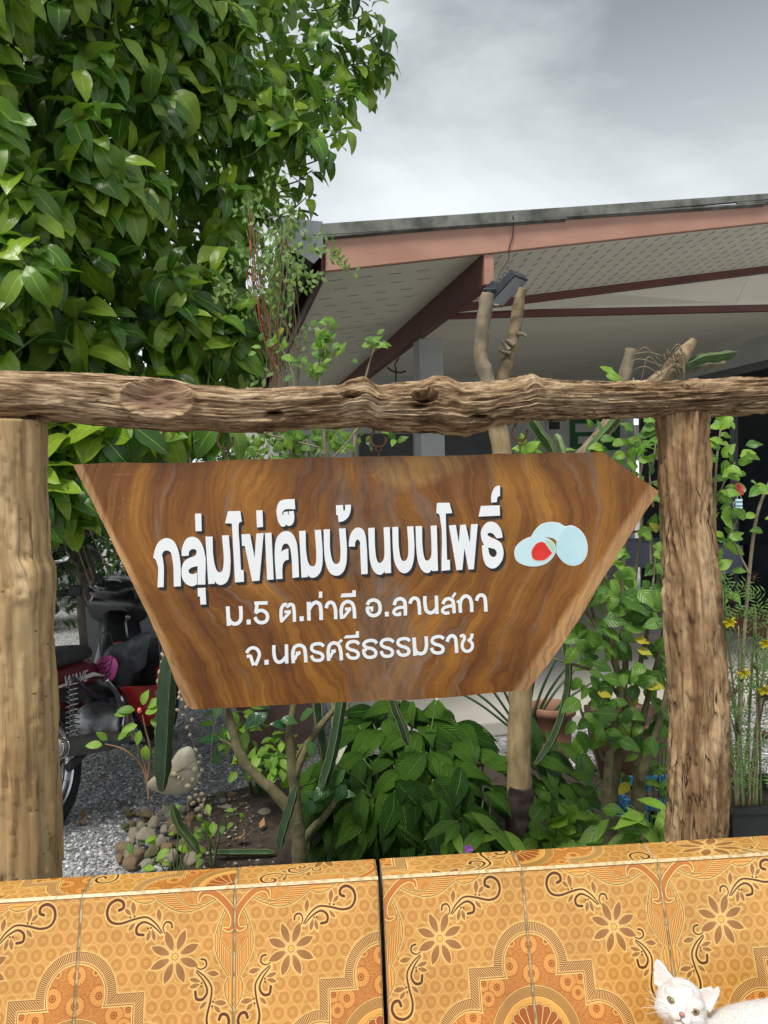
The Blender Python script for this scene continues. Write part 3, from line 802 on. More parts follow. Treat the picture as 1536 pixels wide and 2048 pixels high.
kn_s, kn_z = sg(313, 797, .07); KC = S(kn_s, kn_z, 0)
HOLES = []
for (px, py, a, b, dp) in ((850, 793, .026, .013, .03), (702, 790, .02, .006, .02), (548, 830, .02, .009, .02), (840, 812, .018, .005, .012), (1390, 772, .022, .006, .015), (60, 838, .03, .01, .012), (960, 835, .025, .006, .012)):
    s_, z_ = sg(px, py, .055); HOLES.append((s_, z_, a, b, dp))
def beam_disp(s, a, co, f):
    e = co - SO; u, z, n_ = e.dot(FU), e.z, e.dot(FN)
    ca, sa = math.cos(a), math.sin(a)
    rough = .35 + .65 * min(1, max(0, (s - .55) / .4))
    h = .006 * mn.noise(Vector((s * 2.2, ca * 1.4, sa * 1.4))) + .004 * rough * mn.fractal(Vector((s * 4, ca * 5, sa * 5)), .7, 2.1, 4)
    wob = .5 * mn.noise(Vector((s * 2.5, ca * 2, sa * 2)))
    fine = mn.fractal(Vector((s * 6, ca * 34 + wob, sa * 34)), .6, 2.1, 3)
    g = ridged(Vector((s * 1.5, ca * 7 + wob, sa * 7 - wob)), 4)
    st3 = mn.noise(Vector((s * 15, ca * 52, sa * 52)) + Vector((1, 8, 3)))
    h += .0032 * fine * rough - .010 * max(0, g - .62) * (.5 + rough) + .0018 * rough * (1 if st3 > .1 else 0)
    # flaking fibres
    st = mn.noise(Vector((s * 5.5, ca * 17, sa * 17)))
    st2 = mn.noise(Vector((s * 11, ca * 30, sa * 30)) + Vector((5, 1, 2)))
    h += rough * (.0040 * (1 if st > .10 else 0) + .0026 * (1 if st2 > .12 else 0) - .004 * (1 if st2 < -.38 else 0))
    k = 0
    if n_ > 0:
        ee = math.sqrt(((u - kn_s) / .082) ** 2 + ((z - kn_z - (u - kn_s) * -.06) / .040) ** 2)
        if ee < 1.5:
            h += .010 * math.exp(-((ee - 1.0) / .13) ** 2) * (1 + .6 * mn.noise(Vector((u * 30, z * 50, 1))))
            if ee < 1: h = h * .6 - .024 * (1 - ee ** 2) * (1.0 + .5 * (z - kn_z) / .04 + .5 * mn.noise(Vector((u * 22, z * 60, 3)))) + .003 * mn.noise(Vector((u * 40, z * 160, 8))); k = min(1, .75 * min(1, (1 - ee) * 2.2) + max(0, .9 * (z - kn_z) / .04 - .35 * (u - kn_s) / .08 - .1) * (1 - ee) * 2.2)
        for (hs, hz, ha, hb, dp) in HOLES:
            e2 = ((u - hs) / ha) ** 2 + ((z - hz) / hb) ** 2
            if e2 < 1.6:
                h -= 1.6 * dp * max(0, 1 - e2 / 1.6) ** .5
                if e2 < 1: k = 2 * min(1, (1 - e2) * 3)  # marks the hole's inside for a dark colour that stands in for shade
    return h, k
BEAMM = log_mat('driftwood', [(0.28, (0.11, 0.065, 0.036)), (0.40, (0.25, 0.165, 0.095)), (0.50, (0.42, 0.305, 0.19)), (0.60, (0.54, 0.425, 0.295)), (0.72, (0.64, 0.54, 0.42))], (4.5, 48, 48), knot_and_shade=(0.30, 0.175, 0.115), contrast=True, b=.8)
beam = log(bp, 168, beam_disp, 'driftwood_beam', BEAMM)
tag(beam, 'gnarled weathered log laid across two posts above the wooden sign', 'beam')

def post_path(tab, z0, z1, off, n_=260):
    out = []
    for i in range(n_):
        z = z0 + (z1 - z0) * i / (n_ - 1)
        sL, sR = interp(tab, z)
        c = S((sL + sR) / 2, z - SO.z, off)
        out.append((c, (sR - sL) / 2, (sR - sL) / 2, FU, FN))
    return out
def ptab(rows, off=0.0):
    out = []
    for (py, xl, xr) in rows:
        a, z = sg(xl, py, off); b, _ = sg(xr, py, off); out.append((z + SO.z, a, b))
    return sorted(out)
PL = ptab([(840, -80, 82), (1000, -78, 85), (1110, -74, 88), (1150, -64, 101), (1300, -62, 101), (1450, -58, 107), (1600, -54, 111), (1760, -52, 115), (2150, -55, 128)])
def pl_disp(s, a, co, f):
    h = .007 * mn.noise(Vector((s * 4.0, math.cos(a) * 1.3, math.sin(a) * 1.3))) + .0022 * mn.fractal(Vector((s * 8, math.cos(a) * 4, math.sin(a) * 4)), .8, 2.1, 4)
    p = mn.noise(Vector((s * 17, math.cos(a) * 11, math.sin(a) * 11)) + Vector((3, 9, 1)))
    if p > .50: h -= .014 * (p - .50) / .3
    p2 = mn.noise(Vector((s * 44, math.cos(a) * 26, math.sin(a) * 26)))
    if p2 > .55: h -= .006
    st = mn.noise(Vector((s * 6, math.cos(a) * 5, math.sin(a) * 5)) + Vector((7, 2, 4)))
    if st > .14: h += .0045
    g = ridged(Vector((s * 1.1, math.cos(a) * 3.4, math.sin(a) * 3.4)), 3)
    h -= .014 * max(0, g - .66)
    for (ks, ka_, kr) in ((.78, 1.15, .035), (1.52, 1.0, .03), (.30, 1.3, .02)):
        e2 = ((s - ks) / kr) ** 2 + ((a - ka_) * .09 / kr) ** 2
        if e2 < 1: h += .012 * (1 - e2) * (.5 + mn.noise(Vector((s * 60, a * 9, 2))))
    return h, 0
POSTL = log_mat('sandy_wood', [(0.22, (0.27, 0.155, 0.07)), (0.38, (0.44, 0.29, 0.14)), (0.54, (0.55, 0.395, 0.21)), (0.74, (0.63, 0.48, 0.29))], (1.2, 22, 22), b=.35, soft=.7, crack=.75, pits=.7)
z_top = S(0, sg(44, 842)[1]).z
pl = log(post_path(PL, -.25, z_top, -.02), 96, pl_disp, 'log_post', POSTL)
tag(pl, 'smooth sandy coloured log post with small pits, beside the motorbike', 'post')
PR = ptab([(826, 1329, 1416), (1000, 1335, 1420), (1200, 1347, 1440), (1400, 1356, 1452), (1600, 1352, 1452), (1680, 1350, 1450), (2150, 1345, 1460)])
def pr_disp(s, a, co, f):
    h = .007 * mn.noise(Vector((s * 4, math.cos(a) * 1.6, math.sin(a) * 1.6)))
    g = ridged(Vector((s * 3.6, math.cos(a) * 5.0, math.sin(a) * 5.0)) + Vector((2, 5, 8)), 3)
    h += -.024 * max(0, g - .5) + .004
    st = mn.noise(Vector((s * 9, math.cos(a) * 7, math.sin(a) * 7)))
    h += .0055 if st > .05 else -.001
    h += .004 * mn.fractal(Vector((s * 22, math.cos(a) * 18, math.sin(a) * 18)), .6, 2.1, 3)
    return h, 0
POSTR = log_mat('barky_wood', [(0.28, (0.10, 0.055, 0.028)), (0.42, (0.24, 0.145, 0.075)), (0.54, (0.40, 0.265, 0.145)), (0.68, (0.58, 0.44, 0.28))], (3.2, 30, 30), soft=.75, crack=.95, b=.8)
z_topr = S(0, sg(1375, 826)[1]).z
pr = log(post_path(PR, -.25, z_topr, -.02), 96, pr_disp, 'log_post', POSTR)
tag(pr, 'rough log post with flaking furrowed bark, beside the hibiscus bush', 'post')

# ------------------------------------------------------------------ screw hooks between beam and board
RUST = plain('rusty_steel', (0.32, 0.20, 0.13), (0.17, 0.09, 0.055), 30, .6, .3, 200, metal=.6)
for (px, ytop, ybot, lab) in ((448, 852, 930, 'rusty open hook over the end of the sign nearest the sandy post'), (757, 850, 918, 'rusty open hook over the middle of the sign'), (1043, 838, 912, 'rusty open hook over the sign by the pruned stem')):
    s0, zt = sg(px, ytop); _, zb = sg(px, ybot)
    hk = thing('screw_hook', lab, 'hook', S(s0, zb, -.017), 'hooks that carry the sign')
    c = []
    zc = zt - .034
    for k in range(13):
        a = RAD(150 + 235 * k / 12)
        c.append(S(s0 + .019 * math.cos(a), zc + .019 * math.sin(a), -.017))
    mb = MB(); mb.tube([S(s0 - .006, zt + .02, -.017), S(s0 - .010, zt - .012, -.017)] + c, .0034, 6); mb.build('hook', RUST, hk)
    mb = MB(); lo = zc - .019
    mb.tube([S(s0 + .007 * math.cos(t), lo - .004 + .007 * math.sin(t), -.017 + .003 * math.cos(t)) for t in [k * .55 for k in range(12)]] , .0022, 6)
    mb.tube([S(s0, lo - .010, -.017), S(s0, zb - .01, -.017)], .0024, 6); mb.build('eye_screw', RUST, hk)
# ------------------------------------------------------------------ glazed print of the wall tiles, computed once
def tile_print(N=1000):
    ax = (np.arange(N, dtype=np.float32) + .5) / N
    U, V = np.meshgrid(ax, ax)
    px = 1.0 / N
    def C(r_, g_, b_): return np.array(srgb(r_, g_, b_)[:3], dtype=np.float32)
    BASE, RING, CREAM, DARK, FLOW, FIELD, DEEP, PINK, LINE = C(203, 150, 78), C(184, 128, 60), C(234, 200, 126), C(98, 50, 20), C(164, 116, 66), C(184, 120, 56), C(166, 90, 38), C(226, 180, 112), C(112, 76, 26)
    img = np.empty((N, N, 3), np.float32); img[:] = BASE
    def A(d, soft=1.3): return np.clip(.5 - d / (px * soft), 0, 1)[..., None]
    def win(x0, x1, y0, y1):
        i0, i1 = max(0, int(y0 * N)), min(N, int(y1 * N) + 1); j0, j1 = max(0, int(x0 * N)), min(N, int(x1 * N) + 1)
        return (slice(i0, i1), slice(j0, j1)) if i1 > i0 and j1 > j0 else None
    def put(w, a, col):
        img[w] = img[w] * (1 - a) + np.asarray(col, np.float32) * a
    FULL = (slice(0, N), slice(0, N))
    # background of concentric rings on a skewed lattice
    s = .094
    for i in range(-2, 14):
        for j in range(-2, 14):
            x = (i + .5 * (j % 2)) * s + .012 * math.sin(j * 2.1); y = j * s * .90
            w = win(x - .05, x + .05, y - .05, y + .05)
            if not w: continue
            d = np.hypot(U[w] - x, V[w] - y)
            put(w, A(np.abs(d - .044) - .0022, 2.5) * .45, CREAM)
            put(w, A(d - .034, 2.5) * .75, RING)
            put(w, A(np.abs(d - .024) - .0016, 2) * .4, BASE)
            put(w, A(d - .0125, 2) * .8, BASE); put(w, A(np.abs(d - .0125) - .0015, 2) * .5, CREAM)
    # medallion in the corner at the origin
    k, R = .43, .255
    d1, d2 = np.hypot(U, V - k) - R, np.hypot(U - k, V) - R
    d3 = np.maximum(U - k, V - k)
    sdf = np.minimum(np.minimum(d1, d2), d3)
    put(FULL, np.clip(1 - (sdf - 0) / .022, 0, 1)[..., None] ** 2 * .8, CREAM)
    put(FULL, A(sdf), PINK)
    which = np.where(d3 <= np.minimum(d1, d2) + .004, 2, np.where(d1 < d2, 0, 1))
    ang = np.where(which == 0, np.arctan2(V - k, U), np.arctan2(U - k, V))
    ph = np.where(which == 2, (U - V) / .0165, ang * R / .0125)
    st = np.abs((ph % 1) - .5) - .23
    put(FULL, A(np.maximum(st * .0165, np.abs(sdf + .032) - .024), 1.6), DARK)
    put(FULL, A(np.abs(sdf + .004) - .0022), LINE); put(FULL, A(np.abs(sdf + .066) - .0022), LINE)
    put(FULL, A(sdf + .0685), CREAM); put(FULL, A(sdf + .076), FIELD)
    # speckle of the inner field, drawn as tiny dashes
    rs = np.random.RandomState(3)
    low = rs.rand(125, 125).astype(np.float32); nz = np.kron(low, np.ones((N // 125, N // 125), np.float32))
    low2 = rs.rand(250, 250).astype(np.float32); nz2 = np.kron(low2, np.ones((N // 250, N // 250), np.float32))
    fm = A(sdf + .076)
    put(FULL, fm * ((nz2 > .62)[..., None] * .55), C(224, 156, 76)); put(FULL, fm * ((nz > .8)[..., None] * .35), DEEP)
    for (x, y, r_) in ((0, .545, .062), (.0, .375, .062), (.145, .425, .064), (.425, .145, .064), (.545, 0, .062), (.375, 0, .062), (.335, .335, .052), (.245, .31, .062), (.31, .245, .05), (.12, .56, .03), (.56, .12, .03)):
        w = win(x - r_, x + r_, y - r_, y + r_); d = np.hypot(U[w] - x, V[w] - y); an = np.arctan2(V[w] - y, U[w] - x)
        m_ = fm[w]
        put(w, A(d - r_, 2) * m_ * .55, C(206, 132, 54)); put(w, A(np.abs(d - r_ * .97) - .0016, 2) * m_, C(150, 84, 30))
        rad = np.abs(((an / (2 * math.pi) * 24) % 1) - .5) - .2
        put(w, A(np.maximum(rad * d * .26, np.abs(d - r_ * .62) - r_ * .25), 2) * m_, C(236, 184, 104))
        put(w, A(np.abs(d - r_ * .3) - .003, 2) * m_, C(150, 80, 28)); put(w, A(d - r_ * .12, 2) * m_, C(150, 80, 28))
    # ring and rosette at the corner itself
    r0 = np.hypot(U, V); a0 = np.arctan2(V, U)
    put(FULL, A(r0 - .305), CREAM); put(FULL, A(r0 - .298), C(196, 150, 84))
    put(FULL, A(np.maximum((np.abs(((a0 * .28 / .0085) % 1) - .5) - .22) * .0085, np.abs(r0 - .272) - .02), 1.5), C(140, 100, 46))
    for q in (.298, .246): put(FULL, A(np.abs(r0 - q) - .002), LINE)
    put(FULL, A(r0 - .243), C(232, 178, 92))
    put(FULL, A(r0 - .232) * .5, C(216, 158, 72))
    for i in range(6):
        an = RAD(7.5 + 15 * i) if False else RAD(9 + 18 * i)
        ca, sa = math.cos(an), math.sin(an); x = U * ca + V * sa; y = -U * sa + V * ca
        hw = .027 * np.sqrt(np.clip((x - .03) / .145, 0, 1))
        d = np.where(x < .172, np.abs(y) - hw, np.hypot(x - .172, y) - .027)
        d = np.where(x < .04, .1, d)
        put(FULL, A(d - .009), LINE); put(FULL, A(d - .006), CREAM); put(FULL, A(d), DEEP)
    put(FULL, A(r0 - .058), CREAM); put(FULL, A(r0 - .052), DEEP)
    # helpers for the painted scrolls
    def poly_d(w, pts):
        Uw, Vw = U[w], V[w]; best = np.full(Uw.shape, 9, np.float32); at = np.zeros(Uw.shape, np.float32)
        n_ = len(pts) - 1
        for i in range(n_):
            (x0, y0), (x1, y1) = pts[i], pts[i + 1]; dx, dy = x1 - x0, y1 - y0; L = dx * dx + dy * dy + 1e-12
            t = np.clip(((Uw - x0) * dx + (Vw - y0) * dy) / L, 0, 1)
            d = np.hypot(Uw - x0 - t * dx, Vw - y0 - t * dy); m_ = d < best
            best = np.where(m_, d, best); at = np.where(m_, (i + t) / n_, at)
        return best, at
    def c1(x, y):
        xr = 1300 + (y - 245) * .09; xl = 105 + (y - 330) * .045
        u = (xr - x) / (xr - xl); yt = 330 - .071 * (x - 105)
        return (u, 1 - (y - yt) / 1345)
    def cm(pts, sub=6):
        pts = [Vector(p) for p in pts]; out = []
        for i in range(len(pts) - 1):
            p0, p1, p2, p3 = pts[max(i - 1, 0)], pts[i], pts[i + 1], pts[min(i + 2, len(pts) - 1)]
            for k_ in range(sub):
                t = k_ / sub
                out.append(tuple(.5 * ((2 * p1) + (p2 - p0) * t + (2 * p0 - 5 * p1 + 4 * p2 - p3) * t * t + (3 * p1 - p0 - 3 * p2 + p3) * t ** 3)))
        out.append(tuple(pts[-1])); return out
    strokes, lenses, dots = [], [], []
    def sw(pts): return [(b, a) for a, b in pts]
    def stroke(raw, w0, w1):
        p = cm([c1(*q) for q in raw]); strokes.append((p, w0, w1)); strokes.append((sw(p), w0, w1))
    stroke([(688, 608), (735, 530), (805, 470), (900, 472), (1010, 492), (1085, 468), (1112, 400), (1090, 330), (1035, 300), (988, 322), (984, 368), (1018, 385)], .004, .0095)
    stroke([(700, 612), (758, 545), (828, 505), (882, 535), (884, 590), (836, 606)], .0035, .0085)
    stroke([(668, 616), (680, 570), (656, 530), (618, 540), (610, 578)], .003, .006)
    def lens(xa, ya, xb, yb, w):
        a, b = c1(xa, ya), c1(xb, yb); lenses.append((a, b, w)); lenses.append((a[::-1], b[::-1], w))
    for q in ((905, 445, 908, 328, .017), (925, 440, 972, 378, .014), (895, 498, 952, 560, .013), (704, 522, 712, 412, .017), (766, 565, 748, 668, .014), (782, 570, 808, 662, .014)): lens(*q)
    for q in ((900, 450), (932, 453), (775, 558), (797, 558)):
        a = c1(*q); dots.append(a); dots.append(a[::-1])
    fc = .618
    for i in range(8):
        a = RAD(22.5 + 45 * i + 0); lenses.append(((fc + .03 * math.cos(a), fc + .03 * math.sin(a)), (fc + .165 * math.cos(a), fc + .165 * math.sin(a)), .027))
    def lens_d(w, a, b, hw):
        dx, dy = b[0] - a[0], b[1] - a[1]; L = math.hypot(dx, dy); ca, sa = dx / L, dy / L
        x = ((U[w] - a[0]) * ca + (V[w] - a[1]) * sa) / L; y = -(U[w] - a[0]) * sa + (V[w] - a[1]) * ca
        t = np.clip(x, 0, 1); h = hw * np.clip(4 * t ** 1.15 * (1 - t) * 1.02, 0, 1.1)
        return np.maximum(np.abs(y) - h, np.maximum(-x, x - 1) * L), y, x
    def lw(a, b, e): return win(min(a[0], b[0]) - e, max(a[0], b[0]) + e, min(a[1], b[1]) - e, max(a[1], b[1]) + e)
    halo = .011
    for (p, w0, w1) in strokes:
        w = win(min(q[0] for q in p) - .04, max(q[0] for q in p) + .04, min(q[1] for q in p) - .04, max(q[1] for q in p) + .04)
        d, t = poly_d(w, p); put(w, np.clip(1.25 - np.maximum(d - w1, 0) / halo, 0, 1)[..., None] * .9, CREAM)
    for (a, b, hw) in lenses:
        w = lw(a, b, .05)
        if w: d, y, x = lens_d(w, a, b, hw); put(w, np.clip(1.2 - np.maximum(d, 0) / halo, 0, 1)[..., None] * .9, CREAM)
    for (p, w0, w1) in strokes:
        w = win(min(q[0] for q in p) - .04, max(q[0] for q in p) + .04, min(q[1] for q in p) - .04, max(q[1] for q in p) + .04)
        d, t = poly_d(w, p); put(w, A(d - (w0 + (w1 - w0) * np.minimum(1, t * 1.6))), DARK)
    for (a, b, hw) in lenses:
        w = lw(a, b, .03)
        if not w: continue
        d, y, x = lens_d(w, a, b, hw); put(w, A(d), FLOW)
        put(w, A(np.maximum(d + .002, (np.abs(((y / .0068) % 1) - .5) - .17) * .0068), 1.2) * np.clip((x[..., None] - .25) * 2.0, 0, .52), DARK)
    for q in dots:
        w = win(q[0] - .015, q[0] + .015, q[1] - .015, q[1] + .015); put(w, A(np.hypot(U[w] - q[0], V[w] - q[1]) - .0065), DARK)
    w = win(fc - .06, fc + .06, fc - .06, fc + .06); d = np.hypot(U[w] - fc, V[w] - fc); an = np.arctan2(V[w] - fc, U[w] - fc)
    put(w, A(np.maximum((np.abs(((an / 6.2832 * 26) % 1) - .5) - .22) * d * .24, np.abs(d - .034) - .011), 1.3), CREAM)
    put(w, A(d - .024), CREAM); put(w, A(np.abs(d - .02) - .003), FLOW); put(w, A(d - .013), C(236, 176, 70))
    # fleur in the far corner: a striped wing on each edge and a crossing stem
    def poly_mask(pts):
        from_x = np.zeros(U.shape, bool); n_ = len(pts); j = n_ - 1
        for i in range(n_):
            xi, yi = pts[i]; xj, yj = pts[j]
            if yi != yj: from_x ^= ((yi > V) != (yj > V)) & (U < (xj - xi) * (V - yi) / (yj - yi) + xi)
            j = i
        return from_x
    outer = [(165, 452), (225, 570), (268, 690), (274, 780), (250, 880), (178, 1024)]
    inner = [(112, 890), (185, 800), (226, 720), (224, 640), (196, 550), (150, 480)]
    low_ = [(178, 1026), (208, 1085), (206, 1150), (185, 1215), (140, 1290), (110, 1320)]
    for mir in (False, True):
        f_ = (lambda P_: sw(P_)) if mir else (lambda P_: P_)
        ou, inn, lo_ = f_(cm([c1(*q) for q in outer])), f_(cm([c1(*q) for q in inner])), f_(cm([c1(*q) for q in low_]))
        edge = f_([c1(95, 900)])[0]; e2 = f_([c1(95, 1030)])[0]; e3 = f_([c1(95, 1330)])[0]; e4 = f_([c1(95, 600)])[0]
        wing = ou + [f_([c1(130, 1024)])[0], edge] + inn
        body = inn[::-1] + [edge, e4]
        tail = [e2] + lo_ + [e3]
        w = FULL
        for pl_ in (ou, lo_):
            d, _ = poly_d(w, pl_); put(w, np.clip(1.2 - d / .013, 0, 1)[..., None] * .85, CREAM)
        mk = poly_mask(body)[..., None] * .55; put(w, mk, C(204, 130, 50))
        mk = poly_mask(wing)[..., None] * 1.0; put(w, mk, C(232, 180, 96))
        co = V if mir else U
        st = (np.abs(((co / .0125) % 1) - .5) < .24)[..., None]
        put(w, mk * st * .9, DEEP)
        mk = poly_mask(tail)[..., None] * 1.0; put(w, mk, C(230, 172, 84)); put(w, mk * (np.abs(((co / .02) % 1) - .5) < .14)[..., None] * .8, DEEP)
        for pl_ in (ou, inn, lo_):
            d, _ = poly_d(w, pl_); put(w, A(d - .006), CREAM); put(w, A(d - .0026), LINE)
    stem = [(205, 640), (160, 655), (128, 620), (122, 560), (150, 480), (210, 400), (265, 350), (330, 328), (378, 352), (392, 400)]
    p = cm([c1(*q) for q in stem])
    d, t = poly_d(FULL, p); wd = .019 * np.sin(np.pi * np.clip(t, .02, .98)) ** .6
    put(FULL, A(d - wd - .011), LINE); put(FULL, A(d - wd - .008), CREAM); put(FULL, A(d - wd), C(190, 116, 50))
    out = np.ones((N, N, 4), np.float32)
    # stored as sRGB bytes
    x = np.clip(img, 0, 1); out[..., :3] = np.where(x <= .0031308, x * 12.92, 1.055 * x ** (1 / 2.4) - .055)
    im = bpy.data.images.new('tile_print', N, N, alpha=False)
    im.pixels.foreach_set(out.ravel()); im.update(); im.pack()
    return im
def tile_mat():
    m = NT('glazed_tile'); im = tile_print()
    t = m.N('ShaderNodeTexImage'); t.image = im; t.interpolation = 'Cubic'; t.extension = 'EXTEND'
    u = m.N('ShaderNodeTexCoord'); m.L(u.outputs['UV'], t.inputs['Vector'])
    v = m.coord('Object'); n1 = m.noise(v, 9, 5)
    oi = m.N('ShaderNodeObjectInfo')
    col = m.mix(1.0, t.outputs['Color'], m.ramp(n1, [(0.3, (0.86, 0.85, 0.83)), (0.65, (0.98, 0.98, 0.98))]), 'MULTIPLY')
    col = m.mix(1.0, col, m.ramp(oi.outputs['Random'], [(0, (0.93, 0.92, 0.9)), (1, (1, 1, 1))]), 'MULTIPLY')
    dirt = m.ramp(m.noise(v, 55, 4), [(0.66, (0, 0, 0)), (0.74, (.35, .35, .35))])
    col = m.mix(dirt, col, (0.22, 0.15, 0.08))
    sp = m.N('ShaderNodeSeparateXYZ'); m.L(u.outputs['UV'], sp.inputs[0])
    ed = m.math('MINIMUM', m.math('MINIMUM', sp.outputs[0], m.math('SUBTRACT', 1.0, sp.outputs[0])), m.math('MINIMUM', sp.outputs[1], m.math('SUBTRACT', 1.0, sp.outputs[1])))
    en = m.math('ADD', ed, m.math('MULTIPLY', m.noise(v, 60, 5, .65), -.016))
    gr_ = m.ramp(en, [(-0.004, (1, 1, 1)), (0.004, (0, 0, 0))])
    col = m.mix(m.math('MULTIPLY', gr_, .5), col, (0.20, 0.13, 0.06))
    sm = m.noise(m.coord('Object', (3, 3, 1)), 4, 7, .7)
    col = m.mix(1.0, col, m.ramp(sm, [(0.32, (0.86, 0.84, 0.80)), (0.55, (1.0, 1.0, 1.0))]), 'MULTIPLY')
    rg = m.ramp(n1, [(0.3, (.20, .20, .20)), (0.7, (.34, .34, .34))])
    m.b.inputs['IOR'].default_value = 1.5
    return m.set(col, rg, m.bump(m.noise(v, 14, 2), .05, .01), .5)
TILEM = tile_mat()
GROUT = plain('grout', (0.50, 0.41, 0.25), (0.20, 0.17, 0.09), 60, .9, .4, 150, lo=.42, hi=.58)
NOSE = plain('edge_trim', (0.62, 0.49, 0.29), (0.40, 0.27, 0.12), 90, .4, .15, 120, lo=.34, hi=.55)
BCORE = plain('bench_core', (0.30, 0.28, 0.25), (0.16, 0.16, 0.14), 12, .9, .4, 60)

LEAN = RAD(20)
BO = P(757, 1755, 1.33); HW = BO.z
BW = Vector((0, 0, math.cos(LEAN))) - FN * math.sin(LEAN)        # up the leaning face
BN = FN * math.cos(LEAN) + Vector((0, 0, math.sin(LEAN)))        # out of the face
def Bf(s, t, off=0.0): return BO + FU * s + BW * t + BN * off    # t <= 0 below the top edge
def Bt(s, b, off=0.0): return BO + FU * s - FN * b + Vector((0, 0, off))   # b back from the top edge
def bs(px): 
    y = 1797 - (px / 757.0) * 42 if px < 757 else 1755 - (px - 757) / 779.0 * 50
    q = on_plane(px, y, BO, FN); return (q - BO).dot(FU)
TH_T = .262                                                        # tile height on the slope
dbk = on_plane(760, 1717, BO, Vector((0, 0, 1))); DEPTH = -(dbk - BO).dot(FN)
print('bench top depth', DEPTH, 'HW', HW, 'tile widths', [round(bs(a) - bs(b), 3) for a, b in ((470, 164), (757, 470), (1043, 764), (1315, 1043))])
SEATZ = Bf(0, -TH_T).z
def tile_piece(parent, q, uvq, th=.006):
    """q: corners of the face, counter-clockwise seen from outside"""
    a, b, c, d = [Vector(x) for x in q]
    n_ = (b - a).cross(d - a).normalized()
    cc = (a + b + c + d) / 4; e = .0022
    def shr(p, k): return p + (cc - p).normalized() * k
    top = [p for p in (a, b, c, d)]
    ins = [shr(p, .0035) for p in top]; back = [p - n_ * th for p in top]; lip = [p - n_ * .0018 for p in top]
    mb = MB()
    uvi = [tuple(u0 + ((sum(x[i] for x in uvq) / 4) - u0) * .02 for i, u0 in enumerate(u)) for u in uvq]
    mb.add(ins + lip + back, [(0, 1, 2, 3)] + [(4 + i, 4 + (i + 1) % 4, (i + 1) % 4, i) for i in range(4)] + [(8 + i, 8 + (i + 1) % 4, 4 + (i + 1) % 4, 4 + i) for i in range(4)], uvi + list(uvq) + list(uvq))
    return mb.build('tile', TILEM, parent, False)
def make_bench(label, cuts, loc_s, tops):
    root = thing('tiled_bench', label, 'bench', Bt(loc_s, .04, -HW), 'benches clad in orange tiles')
    s0, s1 = cuts[0][0], cuts[-1][1]
    G = .0008
    core = MB()
    prof = [Bf(0, -.0065 / math.cos(LEAN), -.0065), Bf(0, -TH_T, -.0065)]
    # concrete body: leaning back, then the seat block below
    def sec(s):
        return [Bf(s, -.004, -.0014), Bf(s, -TH_T - .02, -.0014), Bf(s, -TH_T - .02, -.0014) + FN * .40, Vector((*(Bf(s, -TH_T - .02, 0) + FN * .40).xy, 0.0)), Vector((*Bt(s, DEPTH, 0).xy, 0.0)), Bt(s, DEPTH, -.0014), Bt(s, .002, -.0014)]
    A_, B_ = sec(s0 + .001), sec(s1 - .001); n_ = len(A_)
    core.add(A_ + B_, [(i, n_ + i, n_ + (i + 1) % n_, (i + 1) % n_) for i in range(n_)] + [tuple(range(n_)), tuple(n_ + i for i in reversed(range(n_)))])
    me = core.mesh('core', [GROUT], False); bm = bmesh.new(); bm.from_mesh(me); bmesh.ops.recalc_face_normals(bm, faces=bm.faces); bm.to_mesh(me); bm.free()
    obj('core', me, root)
    for (a, b, left) in cuts:
        w = b - a
        full = .253 if abs(w) > .26 else abs(w)
        for row in range(1):
            t0, t1 = -TH_T + G, -.0032
            ul, ur = (0, 1) if left else (1, 0)
            tile_piece(root, [Bf(a + G, t0), Bf(b - G, t0), Bf(b - G, t1), Bf(a + G, t1)], [(ul, 0), (ur, 0), (ur, 1), (ul, 1)])
        # seat tile in front of it
        for r_ in range(2):
            z = SEATZ; f0, f1 = .0 + r_ * .2, .2 + r_ * .2
            e = Bf(0, -TH_T, 0); 
            qa = lambda s, f: Vector((*(Bf(s, -TH_T, 0) + FN * f).xy, z - .002))
            tile_piece(root, [qa(a + G, f1 - G), qa(b - G, f1 - G), qa(b - G, f0 + G), qa(a + G, f0 + G)], [(0, 0), (1, 0), (1, .8), (0, .8)])
    for (a, b, uvq) in tops:
        tile_piece(root, [Bt(a + G, .0035), Bt(b - G, .0035), Bt(b - G, DEPTH), Bt(a + G, DEPTH)], uvq)
    mb = MB()
    for (a, b, _q) in cuts:
        a, b = a + .0008, b - .0008
        mb.hexa([Bf(a, -.0032, -.004), Bf(b, -.0032, -.004), Bf(b, -.0032, .0006), Bf(a, -.0032, .0006)], [Bt(a, .0032, -.005), Bt(b, .0032, -.005), Bt(b, .0032, .0008), Bt(a, .0032, .0008)])
    me = mb.mesh('edge_trim', NOSE, False); bm = bmesh.new(); bm.from_mesh(me); bmesh.ops.recalc_face_normals(bm, faces=bm.faces); bm.to_mesh(me); bm.free()
    obj('edge_trim', me, root)
    return root
x = {p: bs(p) for p in (-140, 164, 470, 757, 764, 1043, 1315)}
xe = x[1315] + .262
R4 = lambda u0, u1, v0, v1: [(u0, v0), (u1, v0), (u1, v1), (u0, v1)]
benchA = make_bench('orange patterned tile bench, the one with no cat, in front of the sandy log post', [(x[-140] - .27, x[-140], True), (x[-140], x[164], False), (x[164], x[470], True), (x[470], x[757], False)], x[164],
    [(x[-140] - .27, x[-140], R4(0, 1, .3, .6)), (x[-140], x[164], [(.9, .62), (0, .62), (0, .3), (.9, .3)]), (x[164], x[470], [(1, .0), (0, .0), (0, .3), (1, .3)]), (x[470], x[757], [(0, .98), (1, .98), (1, .68), (0, .68)])])
